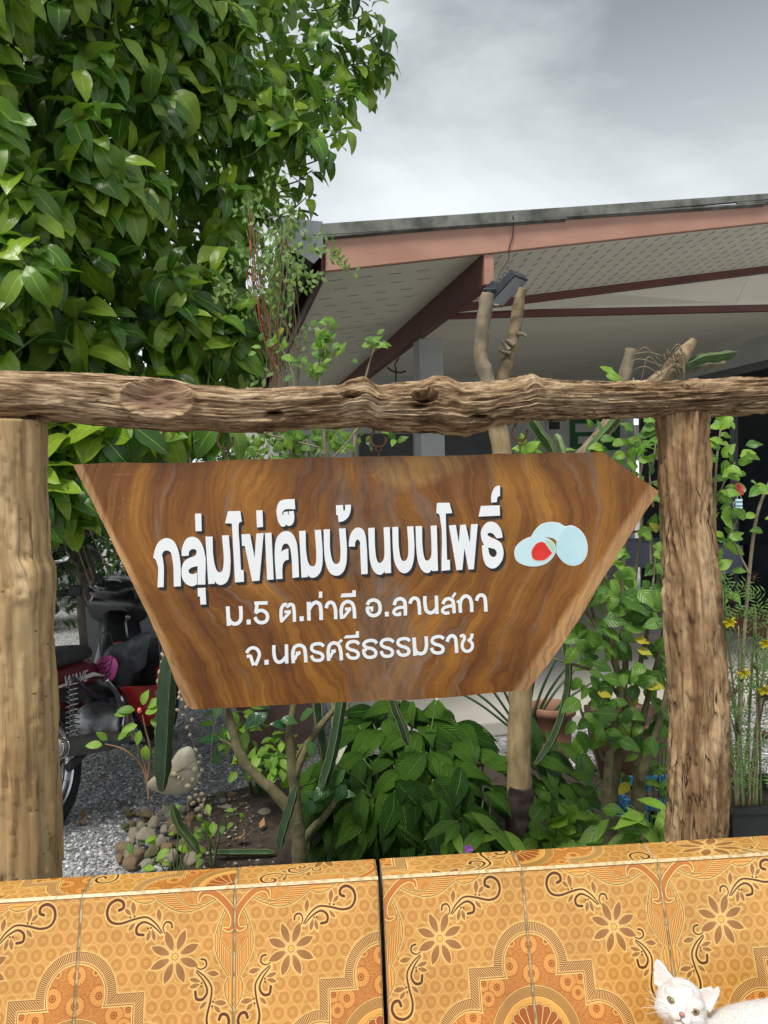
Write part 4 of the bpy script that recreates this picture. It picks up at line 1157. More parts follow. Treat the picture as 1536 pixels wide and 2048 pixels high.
benchB = make_bench('orange patterned tile bench with the white cat on its seat', [(x[764], x[1043], False), (x[1043], x[1315], True), (x[1315], xe, False), (xe, xe + .27, True)], x[1043],
    [(x[764], x[1043], [(.25, .30), (.25, 1), (.0, 1), (.0, .30)]) if False else (x[764], x[1043], [(.3, .52), (1.0, .52), (1.0, .22), (.3, .22)]), (x[1043], x[1315], [(0, .3), (1, .3), (1, .0), (0, .0)]), (x[1315], xe, [(.32, .46), (1, .46), (1, .76), (.32, .76)]), (xe, xe + .27, R4(0, 1, .3, .6))])
# ------------------------------------------------------------------ leaves
def leaf_t(w=.42, n=6, fold=.2, droop=.25, tip=1.6, base=.8, wav=0.0, across=2, seed=0, twist=0.0, peak=.45):
    """unit leaf from the origin along +X, upper side +Z: (verts, faces, uvs)"""
    rnd = random.Random(seed)
    vs_, fs, uv = [], [], []
    k = across // 2
    ph = rnd.uniform(0, 6)
    for i in range(n + 1):
        t = i / n
        a = t / peak if t < peak else (1 - t) / (1 - peak)
        a = max(0, min(1, a))
        hw = w / 2 * (math.sin(a * math.pi / 2) ** (base if t < peak else tip))
        x = math.sin(droop * 1.9 * t) / (droop * 1.9) if abs(droop) > 1e-3 else t
        z = -(1 - math.cos(droop * 1.9 * t)) / (droop * 1.9) if abs(droop) > 1e-3 else 0
        for j in range(-k, k + 1):
            f = j / k
            y = f * hw
            zz = z + abs(f) * hw * math.tan(fold) * (1 - .35 * abs(f)) + wav * hw * math.sin(t * 11 + ph + f * 2) * abs(f)
            zz += twist * y * t
            vs_.append((x, y * math.cos(fold), zz)); uv.append((t, .5 + f / 2))
    m_ = 2 * k + 1
    for i in range(n):
        for j in range(2 * k):
            a = i * m_ + j
            fs.append((a, a + m_, a + m_ + 1, a + 1))
    return vs_, fs, uv
def leaf_M(p, d, up, s, roll=0.0):
    d = Vector(d).normalized(); up = Vector(up)
    y = up.cross(d)
    if y.length < 1e-4: y = d.orthogonal()
    y.normalize(); z = d.cross(y)
    M = Matrix(((d.x, y.x, z.x, 0), (d.y, y.y, z.y, 0), (d.z, y.z, z.z, 0), (0, 0, 0, 1)))
    return Matrix.Translation(Vector(p)) @ M @ Matrix.Rotation(roll, 4, 'X') @ Matrix.Diagonal((s, s, s, 1))
def add_leaf(mb, t, M, m=0):
    mb.add([M @ Vector(q) for q in t[0]], t[1], t[2], m)
def tmpl_mesh(name, t, mat):
    mb = MB(); mb.add(*t); return mb.mesh(name, mat)
def leaf_mat(name, dark, mid, light, yellow=None, rough=.35, vein=.5, nv=14, bump=.25, trans=.28, under=(.10, .15, .05), spots=0.0, coat=0.0, slant=.55, bd=.006):
    m = NT(name)
    oi = m.N('ShaderNodeObjectInfo'); ge = m.N('ShaderNodeNewGeometry')
    r_ = m.math('FRACT', m.math('ADD', m.math('MULTIPLY', oi.outputs['Random'], 7.3), ge.outputs['Random Per Island']))
    stops = [(0.0, dark), (0.38, mid), (0.78, light)]
    if yellow: stops.append((0.985, light)); stops.append((0.995, yellow))
    col = m.ramp(r_, stops)
    t = m.N('ShaderNodeTexCoord'); sp = m.N('ShaderNodeSeparateXYZ'); m.L(t.outputs['UV'], sp.inputs[0])
    u, v = sp.outputs[0], sp.outputs[1]
    av = m.math('ABSOLUTE', m.math('SUBTRACT', v, .5))
    midr = m.ramp(av, [(0.012, (1, 1, 1)), (0.035, (0, 0, 0))])
    ph = m.math('FRACT', m.math('MULTIPLY', m.math('SUBTRACT', u, m.math('MULTIPLY', av, slant)), nv))
    tri = m.math('ABSOLUTE', m.math('SUBTRACT', ph, .5))
    sv = m.ramp(tri, [(0.40, (0, 0, 0)), (0.49, (1, 1, 1))])
    col = m.mix(m.math('MULTIPLY', midr, vein), col, tuple(min(1, c * 2.0 + .03) for c in light))
    col = m.mix(m.math('MULTIPLY', sv, vein * .35), col, tuple(c * 1.5 for c in light))
    n1 = m.noise(m.coord('Object'), 26, 4)
    col = m.mix(.6, col, m.ramp(n1, [(0.3, (0.72, 0.74, 0.7)), (0.65, (1.08, 1.06, 1.0))]), 'MULTIPLY')
    if spots: col = m.mix(m.math('MULTIPLY', m.ramp(m.noise(m.coord('Object'), 17, 3), [(0.70, (0, 0, 0)), (0.74, (1, 1, 1))]), spots), col, (0.16, 0.09, 0.03))
    col = m.mix(ge.outputs['Backfacing'], col, m.mix(.5, col, under))
    h = m.math('SUBTRACT', m.math('MULTIPLY', m.math('SUBTRACT', .5, m.math('MULTIPLY', tri, 1)), 1.0), m.math('MULTIPLY', midr, .8))
    m.set(col, rough, m.bump(h, bump, bd), .5, coat=coat)
    if trans:
        tr = m.N('ShaderNodeBsdfTranslucent'); m.L(m.mix(1.0, col, (1.5, 1.7, .7), 'MULTIPLY'), tr.inputs['Color'])
        mx = m.N('ShaderNodeMixShader'); mx.inputs[0].default_value = trans
        m.L(m.b.outputs[0], mx.inputs[1]); m.L(tr.outputs[0], mx.inputs[2]); m.L(mx.outputs[0], m.out.inputs['Surface'])
    return m.mat
MANGO = leaf_mat('mangosteen_leaf', (0.026, 0.085, 0.012), (0.080, 0.195, 0.020), (0.235, 0.355, 0.034), None, rough=.27, vein=.4, nv=20, bump=.15, trans=.28, spots=.35)
LILY = leaf_mat('peace_lily_leaf', (0.032, 0.105, 0.015), (0.064, 0.175, 0.024), (0.12, 0.27, 0.036), rough=.30, vein=.5, nv=13, bump=1.0, trans=.18, spots=.15, slant=.9, bd=.016)
HIB = leaf_mat('hibiscus_leaf', (0.045, 0.125, 0.018), (0.090, 0.210, 0.030), (0.165, 0.32, 0.045), (0.55, 0.42, 0.03), rough=.38, vein=.45, nv=7, bump=.35, trans=.32)
LIME = leaf_mat('bright_leaf', (0.07, 0.17, 0.02), (0.13, 0.27, 0.028), (0.22, 0.38, 0.045), None, rough=.45, vein=.35, nv=7, bump=.25, trans=.35)
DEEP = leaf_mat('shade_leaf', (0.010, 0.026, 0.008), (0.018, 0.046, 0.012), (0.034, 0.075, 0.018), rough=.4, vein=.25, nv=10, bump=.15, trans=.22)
VINE = leaf_mat('vine_leaf', (0.05, 0.12, 0.02), (0.10, 0.20, 0.03), (0.18, 0.30, 0.05), rough=.45, vein=.3, nv=6, bump=.1, trans=.35)
BARKG = plain('grey_bark', (0.27, 0.215, 0.15), (0.14, 0.11, 0.075), 22, .9, .7, 80, (1, 1, .5))
BARKD = plain('dark_bark', (0.11, 0.09, 0.065), (0.05, 0.042, 0.03), 14, .9, .5, 60)
BARKM = plain('mossy_bark', (0.20, 0.17, 0.09), (0.10, 0.10, 0.045), 30, .9, .5, 90)
BARKT = plain('tan_bark', (0.40, 0.30, 0.16), (0.24, 0.17, 0.085), 34, .85, .5, 80, (1, 1, .35))
STEMG = plain('green_stem', (0.10, 0.17, 0.035), (0.07, 0.11, 0.025), 20, .5, .1)
TWIG = plain('pale_twig', (0.30, 0.25, 0.16), (0.20, 0.16, 0.10), 30, .8, .3, 90)
CUTEND = plain('cut_wood', (0.40, 0.30, 0.18), (0.25, 0.17, 0.10), 40, .9, .3)
def curve(pts, sub=6):
    pts = [Vector(p) for p in pts]; out = []
    for i in range(len(pts) - 1):
        p0, p1, p2, p3 = pts[max(i - 1, 0)], pts[i], pts[i + 1], pts[min(i + 2, len(pts) - 1)]
        for k in range(sub):
            t = k / sub
            out.append(.5 * ((2 * p1) + (p2 - p0) * t + (2 * p0 - 5 * p1 + 4 * p2 - p3) * t * t + (3 * p1 - p0 - 3 * p2 + p3) * t ** 3))
    out.append(pts[-1]); return out
def rr(rs, n):
    return [interp([(i / (len(rs) - 1), r_) for i, r_ in enumerate(rs)], k / (n - 1))[0] for k in range(n)]
def stem(name, pts, rs, mat, parent, n=9, jit=.06, lump=0.0, sub=8):
    c = curve(pts, sub); ra = rr(rs, len(c))
    mb = MB(); mb.tube(c, ra, n)
    if lump:
        for i, q in enumerate(mb.v):
            q = Vector(q); ci = c[min(i // n, len(c) - 1)]
            mb.v[i] = tuple(q + (q - ci) * (lump * mn.fractal(q * 22, .7, 2, 3) + lump * .8 * mn.noise(q * 7)))
    return mb.build(name, mat, parent)
def inpoly(x, y, pg):
    c = False; j = len(pg) - 1
    for i in range(len(pg)):
        if (pg[i][1] > y) != (pg[j][1] > y) and x < (pg[j][0] - pg[i][0]) * (y - pg[i][1]) / (pg[j][1] - pg[i][1]) + pg[i][0]: c = not c
        j = i
    return c
UP = Vector((0, 0, 1))

# ------------------------------------------------------------------ the big glossy-leaved tree over the gate
rt = random.Random(11)
tree_loc = on_z(181, 1445, 0)
tree = thing('mangosteen_tree', 'tall tree with large glossy dark green leaves reaching over the log beam', 'tree', tree_loc)
CROWN = [(-420, -260), (640, -260), (725, -20), (775, 60), (782, 128), (752, 172), (700, 185), (682, 262), (640, 322), (612, 425), (560, 450), (520, 560), (512, 700), (470, 800), (380, 850), (300, 900), (235, 960), (175, 930), (150, 1010), (100, 1040), (-420, 1040)]
def dnear(px, py):
    return 2.72 + 2.0 * max(0, px - 60) / 700 * (1 - .45 * max(0, py) / 900) + .25 * mn.noise(Vector((px * .006, py * .006, 3)))
MT = [leaf_t(w=random.uniform(.42, .60), n=7, fold=random.uniform(.12, .5), droop=random.uniform(.15, .95), tip=.85, base=.75, wav=.14, seed=i, twist=random.uniform(-.5, .5), peak=random.uniform(.42, .54)) for i in range(14)]
MTm = [tmpl_mesh('leaf', t, MANGO) for t in MT]
MT2 = [leaf_t(w=.46, n=3, fold=.2, droop=d, tip=.85, base=.75, seed=i) for i, d in enumerate((.2, .35, .5))]
leaves = []
tips = []
def twig_leaves(c, ax, nl, smin, smax, hang):
    ax = ax.normalized(); side = ax.orthogonal().normalized()
    a0 = rt.uniform(0, 6.28)
    for k in range(nl):
        a = a0 + (k % 2) * math.pi + (k // 2) * 1.57 + rt.uniform(-.35, .35)
        s = side * math.cos(a) + ax.cross(side) * math.sin(a)
        d = s * rt.uniform(.7, 1.1) + ax * rt.uniform(.15, .9) + Vector((0, 0, -hang * rt.uniform(.2, 1.3)))
        base = c - ax * (.03 * (k // 2)) + s * .012
        upv = UP * .9 + ax * .8 + Vector((rt.uniform(-.4, .4), rt.uniform(-.6, .1), rt.uniform(-.2, .4)))
        leaves.append((base, d.normalized(), upv, rt.uniform(smin, smax), rt.uniform(-.4, .4)))
tries = 0; nt = 0
CC = P(120, 420, 4.6)
while nt < 1050 and tries < 60000:
    tries += 1
    px, py = rt.uniform(-420, 800), rt.uniform(-260, 1040)
    if not inpoly(px, py, CROWN): continue
    lay = rt.random()
    # clumps: fewer twigs in the gaps between the boughs
    cl = mn.noise(Vector((px * .0075, py * .0085, 7.7)))
    if cl < -.07 and rt.random() < .86: continue
    dep = dnear(px, py) + (abs(rt.gauss(0, .16)) if lay < .62 else rt.uniform(.3, 1.3)) + max(0, -cl) * .5
    c = P(px, py, dep)
    if px > 560 and lay > .75: continue
    out = (c - CC).normalized() * .7 + Vector((rt.uniform(-.5, .5), rt.uniform(-.9, .2), rt.uniform(-.3, .7)))
    tips.append((c, out.normalized()))
    twig_leaves(c, out, rt.choice((5, 6, 6, 7, 8)), .115, .21, .75)
    nt += 1
# sprays along the outline against the sky, and the low bough by the sandy post
for (px, py, dx) in ((770, 110, 1), (760, 60, 1), (745, 20, 1), (775, 140, 1), (700, 180, .6), (690, 255, .8), (660, 300, .6), (625, 340, .6), (612, 395, .5), (690, 0, 1), (735, 150, .8), (715, 90, .8), (650, 60, .4), (660, 200, .5), (640, 260, .5), (590, 420, .4)):
    c = P(px, py, dnear(px, py) + .1); tips.append((c, Vector((dx, -.3, .3)).normalized())); twig_leaves(c, Vector((dx, -.35, .35)), 8, .10, .155, .5)
for (px, py) in ((110, 850), (170, 835), (205, 880), (250, 850), (330, 845), (120, 930), (140, 880), (300, 870), (380, 840), (450, 840), (105, 960)):
    c = P(px, py, 2.75 + rt.uniform(0, .3)); tips.append((c, Vector((0, -.6, -.3)).normalized())); twig_leaves(c, Vector((rt.uniform(-.4, .4), -.7, -.2)), 6, .14, .22, 1.0)
def shown(l):
    d = l[0] - CAM; dp = d.dot(_f); x = CX + F_PX * d.dot(_r) / dp; y = CY - F_PX * d.dot(_u) / dp
    return (l[3] / dp) * (1 if (-40 < x < 800 and -40 < y < 760) else .05)
leaves.sort(key=lambda l: -shown(l))
# of the leaves in view, thin out which become single parts so that they spread over the whole front
for i, l in enumerate(leaves[:290]):
    inst('leaf', rt.choice(MTm), leaf_M(*l), tree)
mb = MB()
for l in leaves[290:]: add_leaf(mb, rt.choice(MT), leaf_M(*l))
mb.build('leaves', MANGO, tree, kind='stuff')
# the darker inside of the crown
mb = MB(); k = 0
while k < 6500:
    px, py = rt.uniform(-420, 690), rt.uniform(-260, 1000)
    if not inpoly(px + 60, py, CROWN) or not inpoly(px - 20 if px > 0 else px, py, CROWN): continue
    if mn.noise(Vector((px * .012, py * .012, 2))) > .5 and rt.random() < .5: continue
    c = P(px, py, dnear(px, py) + rt.uniform(.65, 2.3))
    d = Vector((rt.gauss(0, 1), rt.gauss(0, 1), rt.gauss(-.5, .7)))
    add_leaf(mb, rt.choice(MT2), leaf_M(c, d, Vector((rt.gauss(0, .5), rt.gauss(0, .5), 1)), rt.uniform(.13, .2))); k += 1
ONE = leaf_M(P(92, 668, 2.6), Vector((.15, -.3, -1)), Vector((.3, -1, 0)), .10)
mb.build('inner_leaves', MANGO, tree, kind='stuff')
stem('trunk', [tree_loc + Vector((0, 0, -.1)), tree_loc + Vector((.02, 0, .6)), tree_loc + Vector((-.03, .02, 1.3)), tree_loc + Vector((0, -.1, 2.2)), tree_loc + Vector((.05, -.1, 3.2)), tree_loc + Vector((.1, 0, 4.6))], [.085, .07, .06, .05, .04, .02], BARKD, tree, 12, lump=.15)
rb = random.Random(3)
for i in range(26):
    c, ax = rb.choice(tips); z0 = max(.9, min(4.3, c.z - rb.uniform(.2, .9)))
    a = tree_loc + Vector((0, -.05, z0))
    stem('branch', [a, a.lerp(c, .4) + Vector((0, 0, .18)), a.lerp(c, .8) + Vector((0, 0, .12)), c - ax * .05], [.026, .018, .010, .004], BARKD, tree, 6, sub=4)
mb = MB()
for c, ax in tips: mb.tube([c - ax * .22 + Vector((0, 0, .04)), c - ax * .1, c], [.005, .004, .003], 5)
mb.build('twigs', STEMG, tree, kind='stuff')
print('leaves', len(leaves))

# ------------------------------------------------------------------ far greenery that closes the view behind the yard
rg = random.Random(21)
def mass(name, spots, n, smin, smax, mat, tm):
    mb = MB()
    for _ in range(n):
        (c, rx, ry, rzz) = rg.choice(spots)
        d = Vector((rg.gauss(0, 1), rg.gauss(0, 1), rg.gauss(0, 1))).normalized() * (rg.random() ** .4)
        p = c + Vector((d.x * rx, d.y * ry, d.z * rzz))
        if p.z < .02: continue
        add_leaf(mb, rg.choice(tm), leaf_M(p, Vector((d.x + rg.gauss(0, .6), d.y + rg.gauss(0, .6) - .3, rg.gauss(-.2, .6))), UP + d * .7, rg.uniform(smin, smax)))
    o = mb.build(name, mat); o['kind'] = 'stuff'; return o
BT = [leaf_t(w=.5, n=2, fold=.25, droop=.3, seed=i) for i in range(3)]
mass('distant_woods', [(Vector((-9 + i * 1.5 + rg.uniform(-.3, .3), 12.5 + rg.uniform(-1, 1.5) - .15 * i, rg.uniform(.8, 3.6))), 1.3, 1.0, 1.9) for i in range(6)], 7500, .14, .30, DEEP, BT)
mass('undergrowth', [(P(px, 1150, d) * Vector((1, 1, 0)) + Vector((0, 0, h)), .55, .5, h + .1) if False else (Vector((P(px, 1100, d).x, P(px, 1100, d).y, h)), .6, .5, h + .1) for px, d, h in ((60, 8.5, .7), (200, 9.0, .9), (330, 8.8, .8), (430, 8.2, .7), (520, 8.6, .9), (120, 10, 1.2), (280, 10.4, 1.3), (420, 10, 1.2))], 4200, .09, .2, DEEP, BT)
# a fern and a leafy shrub in the shade between the posts
def fern(loc, n, L, label):
    f = thing('fern', label, 'fern', loc)
    tl = leaf_t(w=.28, n=2, fold=.1, droop=.2)
    for i in range(n):
        a = 6.28 * i / n + rg.uniform(-.2, .2); d = Vector((math.cos(a), math.sin(a), 0))
        pts = curve([loc, loc + d * L * .3 + UP * L * .55, loc + d * L * .75 + UP * L * .6, loc + d * L * 1.1 + UP * L * .3], 6)
        mb = MB(); mb.tube(pts, rr([.004, .0015], len(pts)), 4)
        for k in range(3, len(pts)):
            ax = (pts[k] - pts[k - 1]).normalized(); s_ = ax.cross(UP).normalized()
            for sg_ in (-1, 1):
                add_leaf(mb, tl, leaf_M(pts[k], s_ * sg_ + ax * .35 - UP * .15, UP, L * .26 * (1 - .75 * (k / len(pts)) ** 2)))
        mb.build('frond', VINE, f)
q = on_z(205, 1330, 0); fern(Vector((P(215, 1050, 5.6).x, 5.6, 1.15)), 14, .34, 'feathery fern in the shade beside the dark tree trunk')
def leafy(name, label, cat, loc, spots, n, smin, smax, mat, tm, group=None, stems=4, smat=None, single=True):
    """bush: a few stems and single leaves spread through ellipsoids"""
    t = thing(name, label, cat, loc, group)
    rs = random.Random(hash(label) % 1000 if False else len(label) * 7 + n)
    ms = [tmpl_mesh('leaf', x, mat) for x in tm]
    for i in range(stems):
        c, r3 = rs.choice(spots); e = c + Vector((rs.gauss(0, .4) * r3.x, rs.gauss(0, .4) * r3.y, rs.uniform(0, .8) * r3.z))
        stem('stem', [loc + Vector((rs.uniform(-.04, .04), rs.uniform(-.04, .04), -.02)), loc.lerp(e, .5) + Vector((rs.uniform(-.06, .06), 0, .04)), e], [.008, .006, .003], smat or TWIG, t, 6)
    for i in range(n):
        c, r3 = rs.choice(spots)
        d = Vector((rs.gauss(0, 1), rs.gauss(0, 1), rs.gauss(0, 1))).normalized() * rs.random() ** .45
        p = c + Vector((d.x * r3.x, d.y * r3.y, d.z * r3.z))
        dd = Vector((d.x + rs.gauss(0, .6), d.y + rs.gauss(0, .6) - .25, d.z * .4 + rs.gauss(-.25, .4)))
        inst('leaf', rs.choice(ms), leaf_M(p, dd, UP + Vector((rs.gauss(0, .35), rs.gauss(-.3, .35), 0)), rs.uniform(smin, smax)), t)
    return t
def V3(px, py, d, rx, ry, rzz): return (P(px, py, d), Vector((rx, ry, rzz)))
GEN = [leaf_t(w=.55, n=5, fold=.2, droop=d_, tip=1.0, base=.7, wav=.12, seed=i) for i, d_ in enumerate((.15, .3, .5, .65))]
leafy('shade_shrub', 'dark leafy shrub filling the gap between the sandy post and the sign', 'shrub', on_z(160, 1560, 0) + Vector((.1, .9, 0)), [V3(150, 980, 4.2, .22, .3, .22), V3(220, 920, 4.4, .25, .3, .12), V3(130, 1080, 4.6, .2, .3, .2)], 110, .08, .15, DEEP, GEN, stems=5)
# ------------------------------------------------------------------ planted bed: soil and its border of stones
SOIL = plain('dark_soil', (0.06, 0.042, 0.03), (0.022, 0.016, 0.012), 30, .95, .8, 90)
bed = MB()
ring = [on_z(px, py, .0) for px, py in ((395, 1600), (560, 1560), (760, 1520), (1000, 1510), (1180, 1545), (1330, 1600), (1420, 1680), (1460, 1900), (1000, 2000), (500, 2000), (330, 1830), (330, 1690))]
cen = sum(ring, Vector()) / len(ring)
lv = [(1.0, .004), (.93, .03), (.6, .06), (.2, .07)]
n_ = len(ring); vs_ = []
for k_, z in lv:
    vs_ += [cen + (p - cen) * k_ + Vector((0, 0, z + .008 * mn.noise(p * 3))) for p in ring]
vs_.append(cen + Vector((0, 0, .075)))
fs = [(r_ * n_ + i, r_ * n_ + (i + 1) % n_, (r_ + 1) * n_ + (i + 1) % n_, (r_ + 1) * n_ + i) for r_ in range(3) for i in range(n_)]
fs += [(3 * n_ + i, 3 * n_ + (i + 1) % n_, 4 * n_) for i in range(n_)]
bed.add(vs_, fs); me = bed.mesh('garden_bed', SOIL)
bm = bmesh.new(); bm.from_mesh(me); bmesh.ops.recalc_face_normals(bm, faces=bm.faces); bm.to_mesh(me); bm.free()
o = obj('garden_bed', me); o['kind'] = 'structure'
rs = random.Random(5)
sp = [(q.x, q.y) for q in (on_z(rs.uniform(400, 640), rs.uniform(1590, 1740), .05) for _ in range(500))]
crumb = chips('soil_crumbs', sp, .004, .012, uvgrey('crumbs', [(0, (.05, .035, .025)), (.7, (.12, .09, .06)), (1, (.4, .38, .33))]), .05)
STONES = [('pale cream stone in the border of the planted bed', (0.55, 0.50, 0.40), (0.36, 0.30, 0.20)), ('mossy olive stone in the border of the planted bed', (0.26, 0.25, 0.12), (0.12, 0.13, 0.05)),
          ('tan brown stone in the border of the planted bed', (0.40, 0.29, 0.17), (0.22, 0.15, 0.08)), ('cool grey stone in the border of the planted bed', (0.36, 0.37, 0.36), (0.20, 0.21, 0.20))]
SM = [plain('stone_' + w, a, b, 24, .9, .9, 70, bdist=.008) for (l, a, b), w in zip(STONES, ('cream', 'mossy', 'tan', 'grey'))]
def stone_mesh(seed, mat):
    r_ = random.Random(seed); bm = bmesh.new(); bmesh.ops.create_icosphere(bm, subdivisions=3, radius=1)
    sc = Vector((1, r_.uniform(.65, .9), r_.uniform(.5, .75))); off = Vector((seed * 3.1, seed * 1.7, 0))
    for v in bm.verts:
        c = v.co.normalized(); h = 1 + .26 * mn.noise(c * 1.3 + off) + .10 * mn.noise(c * 3.1 + off)
        # a few flat, broken faces
        for q in range(6):
            d = Vector((math.sin(seed * 2.3 + q * 2), math.cos(seed * 1.1 + q * 2.4), .5 * math.sin(q * 3 + seed))).normalized()
            k = c.dot(d); lim = .66 + .05 * (q % 3)
            if k * h > lim: h = lim / k
        v.co = Vector((c.x * sc.x, c.y * sc.y, c.z * sc.z)) * h
    me = bpy.data.meshes.new('stone'); bm.to_mesh(me); bm.free(); me.materials.append(mat)
    me.polygons.foreach_set('use_smooth', [True] * len(me.polygons)); return me
SMESH = [[stone_mesh(i * 7 + j + 1, SM[i]) for j in range(3)] for i in range(4)]
def stone(p, s, kind=None):
    k = kind if kind is not None else rs.choice((0, 0, 1, 1, 2, 2, 3)); o = bpy.data.objects.new('border_stone', rs.choice(SMESH[k])); COL.objects.link(o)
    o.location = p + Vector((0, 0, s * .35)); o.rotation_euler = (rs.uniform(-.3, .3), rs.uniform(-.3, .3), rs.uniform(0, 6.3)); o.scale = (s, s, s)
    where = 'by the gravel below the shell chime' if p.x < -.66 else 'behind the bare soil' if p.x < -.2 else 'near the glazed pot'
    size = 'large' if s > .047 else 'small' if s < .034 else 'middling'
    tag(o, '%s %s stone edging the bed %s' % (size, ('pale cream', 'mossy olive', 'tan brown', 'cool grey')[k], where), 'stone', 'stones bordering the planted bed')
SPOTS = [(298, 1635, 22), (330, 1600 + 30, 18), (283, 1655, 16), (310, 1660, 20), (345, 1655, 24), (380, 1645, 20), (270, 1672, 20), (292, 1690, 26), (320, 1690, 22), (350, 1680, 18), (250, 1698, 24), (275, 1715, 26), (305, 1720, 24), (335, 1712, 26), (372, 1700, 26), (400, 1690, 18), (262, 1733, 26), (340, 1735, 24), (385, 1728, 24), (295, 1742, 20), (240, 1722, 16), (410, 1720, 18), (365, 1665, 16), (395, 1668, 16), (330, 1668, 14), (360, 1712, 14), (300, 1705, 14),
         (440, 1610, 20), (465, 1600, 18), (490, 1605, 16), (415, 1625, 18), (432, 1640, 16), (512, 1612, 16), (528, 1640, 22), (548, 1646, 16), (475, 1622, 14), (455, 1626, 14), (365, 1625, 16), (385, 1612, 16), (405, 1600, 14), (400, 1645, 14), (500, 1630, 12), (1165, 1520, 16), (1185, 1535, 18), (1205, 1555, 20), (1222, 1580, 22), (1238, 1605, 26), (1255, 1635, 26), (1150, 1505, 14), (1245, 1660, 22), (1230, 1625, 16), (1215, 1600, 14)]
SPOTS += [(rs.uniform(240, 405), rs.uniform(1625, 1742), rs.uniform(10, 17)) for _ in range(34)] + [(rs.uniform(420, 560), rs.uniform(1598, 1650), rs.uniform(9, 15)) for _ in range(12)]
for (px, py, r_) in SPOTS:
    p = on_z(px, py + r_ * .4, .0); d = p.y; stone(p + Vector((0, 0, rs.uniform(0, .03) + (.02 if 280 < px < 400 and py > 1650 else 0))), r_ * .80 * d / F_PX)

# ------------------------------------------------------------------ peace lily clump
lc = Vector((P(835, 1650, 2.95).x, 2.95, .05))
lily = thing('peace_lily', 'dense clump of broad ribbed dark green leaves under the wooden sign', 'plant', lc)
LT = [leaf_t(w=rs.uniform(.36, .46), n=9, fold=rs.uniform(.12, .32), droop=rs.uniform(.35, .95), tip=1.25, base=.9, wav=.10, across=4, seed=i, twist=rs.uniform(-.3, .3), peak=.40) for i in range(8)]
LTm = [tmpl_mesh('leaf', t, LILY) for t in LT]
def lily_leaf(root, base, tgt, dirv, up, s):
    m_ = base.lerp(tgt, .55) + Vector((0, 0, .05))
    mb = MB(); c = curve([base, m_, tgt], 5); mb.tube(c, rr([.006, .0035], len(c)), 5); mb.build('petiole', STEMG, root)
    inst('leaf', rs.choice(LTm), leaf_M(tgt, dirv, up, s, rs.uniform(-.35, .35)), root)
nl = 0
while nl < 200:
    px, py = rs.uniform(610, 1010), rs.uniform(1395, 1740)
    ex, ey = (px - 820) / 205, (py - 1620) / 232
    if ex * ex + ey * ey > 1 and py < 1620: continue
    rr2 = ex * ex + min(0, ey) ** 2
    dep = 2.66 + .48 * max(0, (1620 - py) / 225) ** 1.2 + .12 * ex * ex + abs(rs.gauss(0, .07))
    t = P(px, py, dep)
    if t.z < .03: continue
    out = Vector((ex * .9, -.55 - .3 * rs.random(), -.15 - .55 * max(0, ey + .2) + .35 * max(0, -ey))) + Vector((rs.gauss(0, .3), rs.gauss(0, .15), rs.gauss(0, .15)))
    out.normalize()
    up = UP * (.9) + Vector((ex * .3, -.75, 0)) + Vector((rs.gauss(0, .15), 0, 0))
    s = rs.uniform(.15, .235)
    b = lc + Vector((ex * .12 + rs.gauss(0, .05), rs.gauss(-.02, .06), 0))
    lily_leaf(lily, b, t - out * s * .5, out, up, s); nl += 1
# inner shade of the clump: older leaves low down
for i in range(40):
    a = rs.uniform(0, 6.28); r_ = rs.uniform(.05, .3)
    b = lc + Vector((math.cos(a) * .1, math.sin(a) * .08, 0)); t = lc + Vector((math.cos(a) * r_ * 1.2, math.sin(a) * r_, rs.uniform(.1, .42)))
    inst('leaf', rs.choice(LTm), leaf_M(t, Vector((math.cos(a), math.sin(a), .2)), UP, rs.uniform(.14, .2)), lily)
SPATH = plain('spathe_cream', (0.72, 0.72, 0.58), (0.55, 0.60, 0.40), 12, .5, .1)
for (px, py, d) in ((872, 1402, 3.05), (672, 1530, 2.75)):
    p = P(px, py, d); inst('spathe', tmpl_mesh('spathe', leaf_t(w=.45, n=6, fold=.6, droop=.3, tip=1.2), SPATH), leaf_M(p, Vector((.3, -.2, .9)), Vector((-.6, -.6, .3)), .085), lily)
    mb = MB(); mb.tube(curve([lc, lc.lerp(p, .6) + UP * .05, p]), .0035, 5); mb.build('flower_stalk', STEMG, lily)
# second clump past the pruned stem, darker, with narrower leaves
l2 = Vector((P(1130, 1600, 2.95).x, 2.95, .04))
NAR = [leaf_t(w=rs.uniform(.3, .4), n=8, fold=.2, droop=rs.uniform(.4, .9), tip=1.3, base=.9, wav=.1, across=4, seed=i + 20, peak=.38) for i in range(5)]
NARm = [tmpl_mesh('leaf', t, LILY) for t in NAR]
c2 = thing('peace_lily', 'smaller ribbed dark clump between the pruned stem and the hibiscus stems', 'plant', l2)
for i in range(70):
    px, py = rs.uniform(1060, 1200), rs.uniform(1450, 1700)
    if py < 1450 + (px - 1060) * .55: continue
    dep = 2.75 + .3 * max(0, (1640 - py) / 200) + abs(rs.gauss(0, .08)); t = P(px, py, dep)
    if t.z < .03: continue
    out = Vector((rs.uniform(-.2, .9), -.6, rs.uniform(-.5, .1))).normalized(); s = rs.uniform(.11, .19)
    inst('leaf', rs.choice(NARm), leaf_M(t - out * s * .5, out, UP + Vector((rs.gauss(0, .2), -.7, 0)), s, rs.uniform(-.3, .3)), c2)
for i in range(12):
    mb = MB(); e = l2 + Vector((rs.uniform(-.15, .15), rs.uniform(-.15, .1), rs.uniform(.15, .35))); mb.tube(curve([l2, l2.lerp(e, .6) + UP * .03, e], 4), .004, 5); mb.build('petiole', STEMG, c2)

